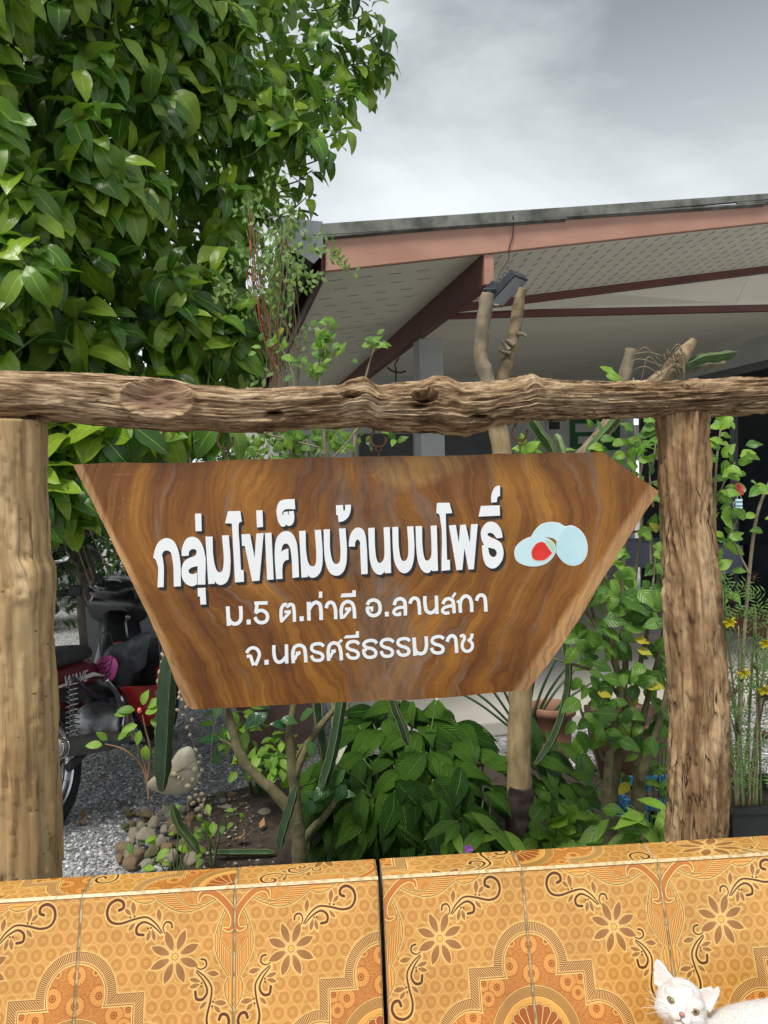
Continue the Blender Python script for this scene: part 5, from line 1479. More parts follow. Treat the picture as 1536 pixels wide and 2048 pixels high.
# ------------------------------------------------------------------ pruned stem with two cut limbs (bound for orchids)
d0 = 2.86
pb = P(1034, 1700, d0)
prune = thing('pruned_tree', 'pruned bare trunk with two sawn off limbs reaching above the log beam', 'tree', Vector((pb.x, pb.y, .03)))
def PP(l, d): return [P(a, b, d) for a, b in l]
stem('trunk', [Vector((pb.x, pb.y, .0))] + PP([(1034, 1700), (1040, 1600), (1038, 1500), (1040, 1390), (1036, 1200), (1022, 1020), (1003, 900), (990, 820)], d0), [.052, .050, .047, .045, .043, .041, .039, .037, .034], BARKT, prune, 16, lump=.10)
stem('charred_base', PP([(1034, 1712), (1033, 1690), (1036, 1660), (1040, 1625), (1042, 1590), (1042, 1572)], d0 - .012), [.050, .053, .052, .053, .050, .046], plain('charred_bark', (0.055, 0.035, 0.025), (0.018, 0.012, 0.01), 20, .8, .6, 60), prune, 16, lump=.12)
stem('limb', PP([(992, 835), (976, 770), (962, 715), (963, 660), (972, 612), (976, 588)], d0 - .02), [.034, .030, .027, .026, .028, .022], BARKG, prune, 12, lump=.2)
stem('limb', PP([(1000, 850), (1004, 780), (1018, 715), (1030, 660), (1035, 615), (1046, 578)], d0 + .06), [.034, .029, .025, .023, .022, .017], plain('dark_limb', (0.24, 0.18, 0.10), (0.11, 0.08, 0.045), 24, .85, .5, 70), prune, 12, lump=.22)
for a in ([(1018, 700), (1010, 690), (1003, 682)], [(1020, 706), (1008, 704), (998, 700)], [(1034, 668), (1044, 668), (1052, 672)], [(974, 606), (986, 610), (998, 612)], [(1028, 690), (1012, 680)]):
    stem('stub', PP(a, d0 + .03), [.012, .006, .005][:len(a)], BARKG, prune, 7, lump=.3)
# second cut branch with roots and a cactus blade tied on
d1 = 2.75
br = thing('cut_branch', 'sawn branch with tangled pale roots and a green blade tied on above the beam', 'branch', P(1180, 900, d1))
stem('limb', PP([(1120, 980), (1165, 915), (1205, 865), (1232, 820), (1246, 770), (1256, 725), (1264, 700)], d1), [.03, .028, .027, .026, .023, .021, .023], BARKG, br, 12, lump=.2)
stem('limb', PP([(1195, 880), (1255, 810), (1305, 765), (1345, 738), (1368, 706), (1388, 680)], d1 - .03), [.024, .024, .026, .030, .026, .012], plain('root_bark', (0.34, 0.25, 0.15), (0.16, 0.11, 0.06), 40, .9, .6, 90), br, 12, lump=.3)
stem('limb', PP([(1340, 752), (1385, 740), (1430, 730), (1450, 727)], d1 + .02), [.012, .012, .010, .009], BARKG, br, 8, lump=.2)
for i in range(22):
    x0, y0 = rs.uniform(1318, 1372), rs.uniform(712, 760)
    e = (x0 - rs.uniform(-20, 75), y0 + rs.uniform(-25, 35)); mdl = ((x0 + e[0]) / 2 + rs.uniform(-12, 12), min(y0, e[1]) - rs.uniform(4, 26))
    stem('root', [P(x0, y0, d1 - .05), P(*mdl, d1 - .07), P(*e, d1 - .05)], [.0024, .0018, .001], TWIG, br, 5)
CACT = plain('cactus_green', (0.075, 0.15, 0.035), (0.05, 0.105, 0.028), 16, .5, .15, 60)
CACTD = plain('cactus_dark', (0.035, 0.085, 0.03), (0.022, 0.055, 0.02), 16, .5, .15, 60)
CACTL = plain('cactus_edge', (0.24, 0.26, 0.13), (0.14, 0.17, 0.07), 40, .8, .1)
def blade(name, label, pts, w, mat, group='cactus blades in the bed', wings=3, flat=None, parent=None, rot=0.0):
    """three-winged climbing cactus stem along points; each wing has a scalloped pale edge"""
    t = parent or thing(name, label, 'cactus', pts[0], group)
    c = curve(pts, 10); n = len(c); side0 = (c[1] - c[0]).orthogonal().normalized()
    mb = MB(); eg_ = MB()
    tl = [(c[min(i + 1, n - 1)] - c[max(i - 1, 0)]).normalized() for i in range(n)]
    base = Vector((0, -1, 0)); L = 0
    rows = []
    for i, q in enumerate(c):
        if i: L += (c[i] - c[i - 1]).length
        a = tl[i]; s1_ = a.cross(base).normalized(); s2_ = a.cross(s1_).normalized()
        f = min(1, .3 + 4 * i / n, .25 + 5 * (n - 1 - i) / n)
        sc = w * f * (1 - .13 * (math.sin(L * 2 * math.pi / .055) > .55))
        row = []
        for k in range(wings):
            an = rot + (2 * math.pi * k / wings if wings == 3 else math.pi * k)
            d = s1_ * math.cos(an) + s2_ * math.sin(an); dn = -s1_ * math.sin(an) + s2_ * math.cos(an)
            row.append((q + d * sc, d, dn, sc))
        rows.append((q, row))
    for k in range(wings):
        vs_ = []
        for q, row in rows:
            p, d, dn, sc = row[k]; vs_ += [q + dn * w * .20, p + dn * w * .05, p - dn * w * .05, q - dn * w * .20]
        fs = []
        for i in range(n - 1):
            o_ = 4 * i
            fs += [(o_, o_ + 4, o_ + 5, o_ + 1), (o_ + 1, o_ + 5, o_ + 6, o_ + 2), (o_ + 2, o_ + 6, o_ + 7, o_ + 3)]
        mb.add(vs_, fs); 
        ev = []
        for q, row in rows:
            p, d, dn, sc = row[k]; ev.append(p + d * .0012)
        eg_.tube(ev, .0018, 4)
    o1 = mb.build('stem', mat, t); eg_.build('rim', CACTL, o1)
    return t
blade('climbing_cactus', '', PP([(1352, 742), (1400, 718), (1440, 712), (1472, 706)], d1 - .02), .020, CACT, parent=br, rot=.3)
blade('climbing_cactus', 'long flat dark green cactus blade hanging in front of the red motorbike', PP([(342, 1300), (335, 1380), (330, 1480), (324, 1582)], 2.30), .030, CACTD, rot=.1)
blade('climbing_cactus', 'dark ribbed cactus stem dropping below the sign, the one nearest the grey branching shrub', PP([(628, 1360), (634, 1430), (645, 1500), (655, 1560)], 2.72), .018, CACTD, rot=.8)
blade('climbing_cactus', 'dark ribbed cactus stem leaning out below the sign over the peace lily edge', PP([(690, 1360), (676, 1450), (662, 1520), (640, 1590)], 2.66), .021, CACTD, rot=.4)
blade('climbing_cactus', 'short drooping cactus stem below the sign at the top of the peace lily', PP([(776, 1370), (792, 1420), (806, 1455), (816, 1490)], 2.6), .014, CACTD, rot=.2)
blade('climbing_cactus', 'thin arching cactus stem between the pruned trunk and the hibiscus', PP([(1122, 1250), (1138, 1330), (1130, 1410), (1106, 1480), (1070, 1530)], 2.62), .013, CACTD, rot=.5)
blade('climbing_cactus', 'short light green cactus blade standing among the border stones', PP([(344, 1610), (358, 1650), (380, 1680), (398, 1705)], 2.55), .016, CACT, rot=.2)
blade('climbing_cactus', 'grey green cactus blade leaning on the base of the grey branching shrub', PP([(594, 1572), (580, 1620), (566, 1665), (558, 1700)], 2.55), .016, CACTD, rot=.2)
blade('climbing_cactus', 'cactus blade lying flat on the dark soil', [on_z(x_, 1706, .075) for x_ in (425, 470, 510, 550)], .013, CACTD, rot=.3)
blade('climbing_cactus', 'green cactus blade showing between the beam and the sign beside the third hook', PP([(1058, 830), (1078, 862), (1098, 890), (1112, 925)], 2.55), .017, CACT, rot=.5)
blade('climbing_cactus', 'green cactus blade slanting up to the cut branch above the sign', PP([(1170, 915), (1195, 880), (1222, 850), (1250, 815)], 2.5), .015, CACT, rot=.4)
blade('climbing_cactus', 'pale cactus blade tip peeping over the top edge of the sign', PP([(1128, 930), (1124, 900), (1112, 868)], 2.5), .013, plain('cactus_pale', (0.30, 0.40, 0.20), (0.2, 0.3, 0.12), 20, .5, .1), rot=.2)

# ------------------------------------------------------------------ grey branching shrub in the bed
d2 = 2.72
gb = P(598, 1725, d2)
gs = thing('branching_shrub', 'grey barked shrub forking from a thick stump at the edge of the bed', 'shrub', Vector((gb.x, gb.y, .04)))
for pts, rad in (([(598, 1760), (600, 1715), (596, 1670), (592, 1640)], [.034, .030, .028, .026]), ([(592, 1650), (575, 1615), (545, 1580), (508, 1548), (480, 1510), (466, 1460), (454, 1410), (450, 1370)], [.024, .021, .020, .019, .018, .015, .012, .010]),
               ([(596, 1650), (590, 1590), (584, 1530), (580, 1470), (588, 1410), (592, 1370)], [.022, .019, .018, .016, .012, .009]), ([(588, 1560), (606, 1510), (634, 1460), (668, 1420), (700, 1385)], [.013, .013, .013, .012, .010]),
               ([(606, 1680), (625, 1655), (650, 1632), (675, 1595), (690, 1570)], [.014, .012, .011, .010, .008]), ([(480, 1510), (462, 1490), (440, 1478)], [.008, .006, .004]), ([(584, 1530), (600, 1500), (614, 1480)], [.007, .005, .003])):
    stem('limb', PP(pts, d2 - .02), rad, BARKM, gs, 10, lump=.16)
GR = [tmpl_mesh('leaf', t, leaf_mat('waxy_leaf', (0.016, 0.055, 0.022), (0.028, 0.085, 0.03), (0.06, 0.15, 0.04), rough=.25, vein=.3, nv=6, bump=.2)) for t in GEN]
for (px, py) in ((440, 1478), (445, 1400), (520, 1425), (535, 1420), (560, 1440), (572, 1455), (615, 1480), (430, 1500), (600, 1440), (460, 1385), (505, 1400), (690, 1565), (680, 1590), (655, 1570), (640, 1560), (630, 1590), (690, 1540), (645, 1600)):
    inst('leaf', rs.choice(GR), leaf_M(P(px, py, d2 - .05), Vector((rs.gauss(0, 1), -.4, rs.gauss(-.2, .5))), UP + Vector((rs.gauss(0, .5), -.8, 0)), rs.uniform(.055, .085)), gs)
# ------------------------------------------------------------------ bright small shrub behind the bed and balsam by the motorbike
leafy('bright_shrub', 'bright lime green small leaved shrub behind the grey branching shrub', 'shrub', on_z(520, 1590, .02), [V3(505, 1475, 3.35, .17, .15, .13), V3(470, 1450, 3.4, .12, .1, .1), V3(560, 1510, 3.3, .12, .1, .1), V3(520, 1535, 3.2, .12, .1, .08)], 120, .055, .085, LIME, GEN, stems=9, smat=STEMG)
bal = thing('balsam', 'young plant with yellow green leaves and a pink bud in front of the motorbike', 'plant', on_z(300, 1640, 0))
for pts in ([(298, 1600), (292, 1540), (275, 1490), (258, 1462)], [(298, 1590), (285, 1535), (250, 1500), (210, 1488)], [(296, 1560), (300, 1500), (290, 1455), (285, 1430)]):
    stem('stem', PP(pts, 2.75), [.005, .004, .003, .002], plain('balsam_stem', (.28, .14, .08), (.2, .12, .05), 30, .6, .1), bal, 6)
BAL = [tmpl_mesh('leaf', t, LIME) for t in GEN]
for (px, py, dx, dz) in ((270, 1420, -.8, .2), (290, 1425, .6, .3), (300, 1440, .9, -.2), (280, 1460, -.2, -1), (275, 1450, -1, -.2), (310, 1455, .8, -.8), (285, 1410, .2, .8), (262, 1425, -1, .1), (292, 1490, -.1, -.9), (215, 1480, -.4, .5), (205, 1490, -1, .2), (235, 1478, .5, .4), (250, 1475, .3, .6), (295, 1415, .8, .7)):
    inst('leaf', rs.choice(BAL), leaf_M(P(px, py, 2.7), Vector((dx, -.3, dz)), UP + Vector((0, -1, 0)), rs.uniform(.05, .075)), bal)
mb = MB(); mb.ball(P(279, 1421, 2.66), (.008, .008, .011), 8); mb.build('bud', plain('pink_bud', (.75, .16, .14), None, 8, .5, 0), bal)

# ------------------------------------------------------------------ hibiscus bushes
HB = [leaf_t(w=.64, n=7, fold=rs.uniform(.1, .35), droop=rs.uniform(.2, .7), tip=1.05, base=.62, wav=.14, across=4, seed=i + 40, peak=.36) for i in range(7)]
HBm = [tmpl_mesh('leaf', t, HIB) for t in HB]
HSM = [tmpl_mesh('leaf', t, LIME) for t in HB[:4]]
hb0 = P(1240, 1690, 2.6)
hib = thing('hibiscus_bush', 'open woody hibiscus bush of many grey stems between the sign and the barky post', 'shrub', Vector((hb0.x, hb0.y, 0)))
def hstem(pts, r0_, r1_, d=2.58, par=None, mat=None): 
    return stem('stem', PP(pts, d + rs.uniform(-.06, .06)), [r0_, (r0_ + r1_) / 2, r1_], mat or BARKM, par or hib, 9, lump=.12)
HST = [([(1203, 1740), (1212, 1600), (1222, 1490), (1232, 1440), (1240, 1380), (1228, 1300), (1215, 1200), (1195, 1120)], .017, .006), ([(1222, 1740), (1228, 1600), (1240, 1480), (1246, 1400), (1252, 1300), (1246, 1200), (1250, 1080), (1260, 960)], .017, .006), ([(1274, 1720), (1276, 1620), (1278, 1560), (1272, 1490), (1262, 1430), (1240, 1360), (1215, 1290), (1170, 1220)], .028, .006),
       ([(1280, 1560), (1300, 1500), (1320, 1440), (1335, 1380), (1345, 1300), (1338, 1200)], .016, .006), ([(1272, 1500), (1285, 1440), (1300, 1380), (1320, 1300), (1335, 1200), (1330, 1080)], .013, .005), ([(1262, 1430), (1280, 1330), (1300, 1240), (1318, 1150), (1325, 1060)], .010, .004), ([(1246, 1400), (1200, 1350), (1150, 1330), (1095, 1315)], .008, .003),
       ([(1240, 1480), (1210, 1520), (1190, 1480), (1165, 1430), (1158, 1400)], .008, .004), ([(1228, 1300), (1260, 1220), (1275, 1120), (1285, 1020), (1280, 930)], .008, .003), ([(1260, 960), (1275, 900), (1290, 860)], .006, .003), ([(1335, 1200), (1310, 1120), (1300, 1040)], .006, .003), ([(1215, 1290), (1190, 1240), (1180, 1180), (1205, 1130)], .007, .003), ([(1170, 1040), (1260, 985), (1320, 960)], .007, .004), ([(1110, 1090 + 40), (1200, 1080), (1290, 1060)], .005, .004)]
for pts, a, b in HST: hstem(pts, a, b)
def hleaf(par, px, py, s, d=2.5, mesh=None, up=None, dr=None):
    dr = dr or Vector((rs.gauss(0, .8), -.35, rs.gauss(-.35, .5)))
    p = P(px, py, d + rs.uniform(-.08, .1))
    inst('leaf', mesh or rs.choice(HBm), leaf_M(p, dr, UP * .7 + Vector((rs.gauss(0, .45), -.9, 0)), s), par)
for (px, py, s) in ((1240, 1190, .135), (1185, 1325, .07), (1160, 1400, .085), (1235, 1430, .08), (1195, 1430, .08), (1275, 1370, .07), (1220, 1160, .07), (1170, 1210, .07), (1290, 1220, .08), (1340, 1260, .08), (1310, 1180, .07), (1255, 1300, .07)): hleaf(hib, px, py, s, 2.46)
for i in range(165):
    px = rs.uniform(1140, 1335); py = rs.uniform(1120, 1480)
    if px < 1318 - (py - 983) * .66: continue
    hleaf(hib, px, py, rs.uniform(.045, .085), 2.56)
for (cx, cy, n_, sp_) in ((1270, 860, 9, 24), (1285, 905, 8, 20), (1255, 900, 6, 18), (1300, 945, 9, 22), (1280, 985, 7, 20), (1320, 1010, 7, 18), (1310, 880, 5, 14), (1180, 895, 7, 20), (1145, 1170, 10, 30), (1300, 1060, 8, 22), (1225, 755, 4, 10), (1045, 905, 6, 14), (1065, 895, 5, 12), (1320, 850, 4, 10), (1175, 1135, 9, 24), (1210, 1090, 8, 20), (1310, 1110, 8, 20)):
    for i in range(n_): hleaf(hib, rs.gauss(cx, sp_), rs.gauss(cy, sp_ * .8), rs.uniform(.035, .062), 2.5, rs.choice(HSM if rs.random() < .6 else HBm), dr=Vector((rs.gauss(0, .7), -.4, rs.gauss(.25, .4))))
    stem('twig', PP([(cx + rs.uniform(-10, 10), cy + 70), (cx, cy + 20), (cx, cy - 10)], 2.53), [.004, .003, .002], TWIG, hib, 6)
YEL = [tmpl_mesh('leaf', HB[0], leaf_mat('yellow_leaf', (.45, .34, .02), (.6, .5, .03), (.5, .5, .06), rough=.5, vein=.3, nv=6))]
for (px, py) in ((1270, 1278), (1290, 1370), (1300, 1368), (1330, 1330), (1195, 1385), (1275, 1300)):
    inst('leaf', YEL[0], leaf_M(P(px, py, 2.5), Vector((.7, -.3, -.1)), UP + Vector((0, -1, 0)), .05), hib)
# second hibiscus on the other side of the barky post, with a red flower
h2 = P(1470, 1620, 2.75)
hib2 = thing('hibiscus_bush', 'hibiscus with a red flower on thin pale stems beside the barky post', 'shrub', Vector((h2.x, h2.y, 0)))
for pts, a, b in (([(1465, 1700), (1458, 1450), (1440, 1250), (1430, 1080), (1432, 940), (1445, 830)], .010, .003), ([(1470, 1700), (1480, 1450), (1490, 1250), (1510, 1050), (1540, 960), (1560, 900)], .009, .003), ([(1432, 1010), (1450, 960), (1470, 925)], .004, .002), ([(1440, 1120), (1455, 1080), (1475, 1040)], .004, .002), ([(1500, 1150), (1475, 1100), (1460, 1060)], .004, .002), ([(1432, 930), (1440, 870), (1450, 815)], .004, .002)):
    hstem(pts, a, b, 2.7, hib2, TWIG)
for (cx, cy, n_, sp_) in ((1445, 845, 6, 12), (1450, 890, 6, 12), (1470, 915, 6, 16), (1440, 925, 6, 14), (1445, 1010, 8, 18), (1455, 1040, 7, 16), (1450, 1065, 6, 14), (1535, 975, 5, 14), (1440, 970, 6, 12), (1530, 1040, 4, 12), (1445, 1180, 5, 14), (1500, 950, 4, 14), (1440, 1140, 6, 14)):
    for i in range(n_): hleaf(hib2, rs.gauss(cx, sp_), rs.gauss(cy, sp_), rs.uniform(.04, .068), 2.65, rs.choice(HSM if rs.random() < .6 else HBm), dr=Vector((rs.gauss(0, .8), -.35, rs.gauss(.1, .4))))
RED = leaf_mat('red_petal', (.55, .03, .05), (.68, .06, .08), (.78, .12, .13), rough=.5, vein=.2, nv=9)
pet = tmpl_mesh('petal', leaf_t(w=.8, n=5, fold=.2, droop=.5, tip=.5, base=.9, wav=.2, peak=.7), RED)
for k in range(5):
    a = k * 1.257 + .3; inst('petal', pet, leaf_M(P(1472, 980, 2.6), Vector((.5 + .5 * math.cos(a), -.5, .5 * math.sin(a) + .2)), Vector((-math.cos(a), -.2, -math.sin(a) + .1)), .030), hib2)
# shoots that rise above the beam
sh = thing('shrub_shoots', 'young leafy shoots rising above the log beam below the eave', 'shrub', Vector((P(660, 1000, 3.25).x, 3.25, 0)))
for pts, lv_ in (([(668, 1700), (664, 1250), (650, 900), (640, 780), (640, 700), (650, 655)], ((650, 660, 6, 16), (640, 700, 6, 16), (625, 735, 5, 14), (665, 690, 5, 14), (650, 720, 5, 16))), ([(690, 1700), (700, 1200), (712, 830), (730, 760), (742, 715), (752, 690)], ((752, 688, 9, 13),)), ([(560, 1400), (575, 1000), (590, 780), (560, 690)], ((560, 690, 5, 14), (600, 735, 5, 14), (530, 560 + 130, 4, 14))), ([(660, 1250), (620, 920), (610, 880)], ((610, 880, 8, 18), (580, 870, 6, 16), (655, 885, 6, 16), (690, 885, 5, 14), (500, 880, 6, 18), (470, 900, 6, 14), (560, 900, 6, 16), (790, 880, 4, 10)))):
    stem('stem', PP(pts, 3.25), [.009, .008, .006, .004, .0025], TWIG, sh, 7, lump=.1)
    for (cx, cy, n_, sp_) in lv_:
        for i in range(n_): hleaf(sh, rs.gauss(cx, sp_), rs.gauss(cy, sp_ * .8), rs.uniform(.038, .068), 3.22, rs.choice(HSM if rs.random() < .5 else HBm), dr=Vector((rs.gauss(0, .8), -.3, rs.gauss(.25, .4))))
for pts in ([(355, 860), (375, 900), (383, 940)], [(375, 855), (378, 900), (384, 940)], [(420, 860), (400, 905), (388, 940)], [(520, 865), (580, 880), (640, 895)], [(720, 850), (690, 890), (660, 920)]):
    stem('twig', PP(pts, 3.2), [.005, .004, .003], TWIG, sh, 5)

# ------------------------------------------------------------------ wiry creeper hanging by the gutter
vn = thing('creeper', 'wiry creeper of thin reddish stems and tiny leaves hanging by the gutter', 'creeper', P(560, 700, 3.5))
RST = plain('red_string', (.5, .06, .05), None, 20, .7, 0); VST = plain('vine_stem', (.22, .14, .08), (.14, .12, .05), 30, .8, .1)
tl_ = leaf_t(w=.5, n=2, fold=.15, droop=.2)
VL = tmpl_mesh('leaf', tl_, VINE)
for i in range(46):
    x0, y0 = rs.uniform(490, 590), rs.uniform(410, 560); x1, y1 = rs.uniform(535, 600), rs.uniform(700, 960)
    d = 3.4 + rs.uniform(-.15, .2)
    stem('stem', [P(x0, y0, d), P((x0 + x1) / 2 + rs.uniform(-25, 25), (y0 * .6 + y1 * .4), d), P(x1 + rs.uniform(-15, 15), y0 * .3 + y1 * .7, d), P(x1, y1, d)], [.002, .0018, .0014], RST if i % 9 == 0 else VST, vn, 4, sub=5)
mb = MB()
def sprig(x, y, d, dx, dy, n_, s):
    for k in range(n_):
        t = k / n_; p = P(x + dx * t + rs.gauss(0, 2), y + dy * t + 12 * t * t + rs.gauss(0, 2), d)
        for sgn in (-1, 1): add_leaf(mb, tl_, leaf_M(p, Vector((dx * .01 + rs.gauss(0, .4), -.3, sgn * .8 + rs.gauss(0, .3))), UP * .3 + Vector((0, -1, 0)), s * rs.uniform(.7, 1.2)))
for i in range(70):
    x, y = rs.gauss(540, 38), rs.gauss(520, 62)
    sprig(x, y, 3.35 + rs.uniform(-.15, .15), rs.choice((-1, 1)) * rs.uniform(15, 60), rs.uniform(-30, 30), rs.choice((3, 4, 5)), .032)
for (x, y, dx, dy, n_) in ((600, 480, 60, 30, 7), (640, 495, 60, 25, 7), (660, 520, 60, 20, 6), (590, 540, 60, 10, 6), (600, 560, 40, -10, 5), (580, 500, 70, -10, 6), (560, 470, 50, -20, 5), (540, 620, 50, 20, 5), (600, 660, 40, -20, 5), (610, 690, 50, 10, 5), (560, 740, -60, 20, 6), (590, 720, 50, 30, 5)):
    sprig(x, y, 3.3, dx, dy, n_, .036)
for i in range(46): sprig(rs.gauss(560, 55), rs.uniform(860, 930), 3.3, rs.uniform(-50, 50), rs.uniform(-20, 20), 4, .035)
mb.build('leaves', VINE, vn, kind='stuff')
inst('leaf', YEL[0], leaf_M(P(566, 655, 3.3), Vector((-.5, -.2, -.8)), Vector((0, -1, .2)), .035), vn)

# ------------------------------------------------------------------ marigolds in a black planter
mg = thing('marigold', 'straggly marigold plant with yellow blooms and brown seed heads', 'flower', P(1480, 1600, 2.45))
FEA = plain('feathery_green', (.12, .22, .04), (.07, .14, .03), 30, .5, 0)
for i in range(18):
    x0 = rs.uniform(1455, 1525); top = rs.uniform(1130, 1420); xt = x0 + rs.uniform(-45, 60)
    stem('stem', [P(x0, 1620, 2.42), P(x0 + (xt - x0) * .4 + rs.uniform(-10, 10), 1620 - (1620 - top) * .5, 2.42), P(xt, top, 2.42 + rs.uniform(-.1, .1))], [.0045, .0035, .002], rs.choice((STEMG, TWIG, VST)), mg, 6, sub=5)
mb = MB(); tf = leaf_t(w=.16, n=2, fold=.1, droop=.2)
for i in range(150):
    x, y = rs.uniform(1415, 1560), rs.uniform(1180, 1600); d = 2.42 + rs.uniform(-.12, .12); a = rs.uniform(0, 6.28); p = P(x, y, d)
    ax = Vector((math.cos(a), rs.uniform(-.3, .3), math.sin(a)))
    for k in range(5):
        q = p + ax * .012 * k
        for sgn in (-1, 1): add_leaf(mb, tf, leaf_M(q, ax * .6 + ax.cross(Vector((0, 1, 0))) * sgn, Vector((0, -1, .4)), .028))
mb.build('foliage', FEA, mg, kind='stuff')
YF = leaf_mat('marigold_petal', (.75, .52, .01), (.85, .66, .015), (.9, .75, .03), rough=.5, vein=.1)
pf = tmpl_mesh('petal', leaf_t(w=.75, n=3, fold=.1, droop=.4, tip=.5, base=.8, wav=.2, peak=.75), YF)
BROWN = plain('seed_head', (.12, .06, .03), (.06, .03, .02), 60, .9, .3)
for (px, py) in ((1458, 1243), (1486, 1345), (1530, 1285), (1527, 1378)):
    c = P(px, py, 2.36); mb = MB(); mb.tube([c + Vector((0, .01, -.03)), c + Vector((0, .004, -.008))], [.004, .009], 8); mb.build('calyx', STEMG, mg)
    for k in range(12):
        a = k * .524 + (k % 2) * .2; inst('petal', pf, leaf_M(c, Vector((math.cos(a), -.5 - .5 * (k % 2), math.sin(a) * .8 + .3)), Vector((0, -.2, 1)), .018 if k % 2 else .024), mg)
for (px, py, r_) in ((1512, 1332, .010), (1470, 1382, .008), (1532, 1392, .012), (1530, 1470, .011), (1295, 1280, .003), (1465, 1200, .004), (1508, 1155, .004), (1490, 1175, .003)):
    c = P(px, py, 2.38); mb = MB(); mb.ball(c, (r_, r_, r_ * 1.2), 8)
    for k in range(9):
        a = k * .7; mb.tube([c, c + Vector((math.cos(a), rs.uniform(-.5, .2), math.sin(a))) * (.016 + r_)], [.001, .0005], 4)
    mb.build('seed_head', BROWN, mg)
# small plants along the foot of the bench
def low(label, px, py, d, n_, s, mat, sp_, tm=GEN, name='ground_plant'):
    c = P(px, py, d); t = thing(name, label, 'plant', Vector((c.x, c.y, .05)))
    ms = [tmpl_mesh('leaf', q, mat) for q in tm]
    for i in range(n_):
        e = c + Vector((rs.gauss(0, sp_), rs.gauss(0, sp_ * .5), rs.gauss(0, sp_ * .8)))
        inst('leaf', rs.choice(ms), leaf_M(e, Vector((rs.gauss(0, .8), -.5, rs.gauss(.0, .5))), UP + Vector((0, -.6, 0)), s * rs.uniform(.7, 1.3)), t)
        if i % 3 == 0: stem('stem', [Vector((c.x, c.y, .03)), c.lerp(e, .5) - UP * .02, e], [.003, .002, .0015], STEMG, t, 5, sub=4)
    return t
RND = [leaf_t(w=.85, n=5, fold=.1, droop=.2, tip=.6, base=.55, wav=.1, seed=i, peak=.5) for i in range(3)]
rl = low('cloverlike plant with round bright leaves at the foot of the pruned trunk', 1130, 1640, 2.35, 34, .06, LIME, .055, RND)
LON = [leaf_t(w=.3, n=6, fold=.2, droop=.4, tip=1.2, base=.9, seed=i) for i in range(3)]
pt = low('pale green pointed leaf plant with a purple flower behind the bench edge', 945, 1660, 2.3, 13, .12, LIME, .035, LON)
PURP = plain('purple_petal', (.35, .10, .50), (.28, .07, .42), 10, .5, 0)
pp_ = tmpl_mesh('petal', leaf_t(w=.9, n=3, fold=.1, droop=.3, tip=.5, base=.7), PURP)
for k in range(5): inst('petal', pp_, leaf_M(P(937, 1697, 2.12), Vector((math.cos(k * 1.257), -.5, math.sin(k * 1.257))), Vector((0, -1, .3)), .014), pt)
low('upright plant with long pointed leaves beside the foot of the barky post', 1300, 1650, 2.3, 24, .13, LIME, .06, LON)
low('sprouting weed between the border stones with small green leaves', 350, 1690, 2.7, 22, .05, LIME, .09)
low('weedy low plant with small leaves in front of the blue crate', 1320, 1540, 2.6, 26, .06, HIB, .07)
low('thin weed with pale leaves in the bare soil by the border stones', 420, 1640, 2.9, 10, .045, LIME, .06)
# ------------------------------------------------------------------ pots and tubs
TERRA = plain('terracotta', (0.34, 0.17, 0.10), (0.19, 0.10, 0.065), 10, .75, .25, 60)
GLAZE = plain('brown_glaze', (0.115, 0.06, 0.035), (0.05, 0.03, 0.02), 7, .28, .15, 40)
JARM = plain('reddish_jar', (0.22, 0.13, 0.11), (0.11, 0.075, 0.065), 6, .6, .25, 40)
PLB = plain('blue_plastic', (0.03, 0.17, 0.33), (0.02, 0.11, 0.22), 5, .45, .05)
PBK = plain('black_plastic', (0.022, 0.024, 0.026), None, 8, .5, .05)
def pot(name, label, base, prof, mat, soil_h, soil_r, scallop=0):
    t = thing(name, label, 'pot', base)
    mb = MB(); mb.lathe(prof, 40, Matrix.Translation(base))
    if scallop:
        zt = base.z + max(h for _, h in prof)
        for i, q in enumerate(mb.v):
            if q[2] > zt - .05:
                a = math.atan2(q[1] - base.y, q[0] - base.x); k = 1 + .035 * math.cos(a * scallop)
                mb.v[i] = (base.x + (q[0] - base.x) * k, base.y + (q[1] - base.y) * k, q[2] + .008 * math.cos(a * scallop))
    mb.build('body', mat, t)
    mb = MB(); mb.lathe([(.0005, soil_h + .01), (soil_r * .5, soil_h + .008), (soil_r, soil_h)], 24, Matrix.Translation(base)); mb.build('soil', SOIL, t)
    return t
b1 = Vector((P(1106, 1500, 4.15).x, 4.15, 0))
pot('terracotta_pot', 'plain terracotta pot with a thick rim behind the pruned trunk', b1, [(.06, .0), (.085, .004), (.10, .1), (.105, .24), (.125, .25), (.13, .29), (.118, .295), (.102, .285), (.098, .22), (.09, .05)], TERRA, .235, .098)
b2 = Vector((P(1258, 1540, 3.75).x, 3.75, 0))
pot('glazed_pot', 'wide dark brown glazed jar pot with a wavy rim behind the hibiscus stems', b2, [(.08, 0), (.12, .005), (.15, .08), (.185, .2), (.2, .29), (.195, .33), (.215, .345), (.218, .36), (.195, .365), (.18, .33), (.17, .2)], GLAZE, .30, .182, 10)
b3 = Vector((P(556, 1480, 4.3).x, 4.3, 0))
pot('clay_jar', 'big reddish clay jar standing behind the grey branching shrub under the sign', b3, [(.12, 0), (.15, .005), (.2, .15), (.235, .32), (.24, .42), (.21, .52), (.17, .56), (.18, .60), (.165, .60), (.155, .56), (.2, .42)], JARM, .5, .17)
stk = thing('potted_stalks', 'plant of stiff dark upright stalks fanning out behind the pruned trunk', 'plant', b1 + Vector((-.16, -.1, .02)))
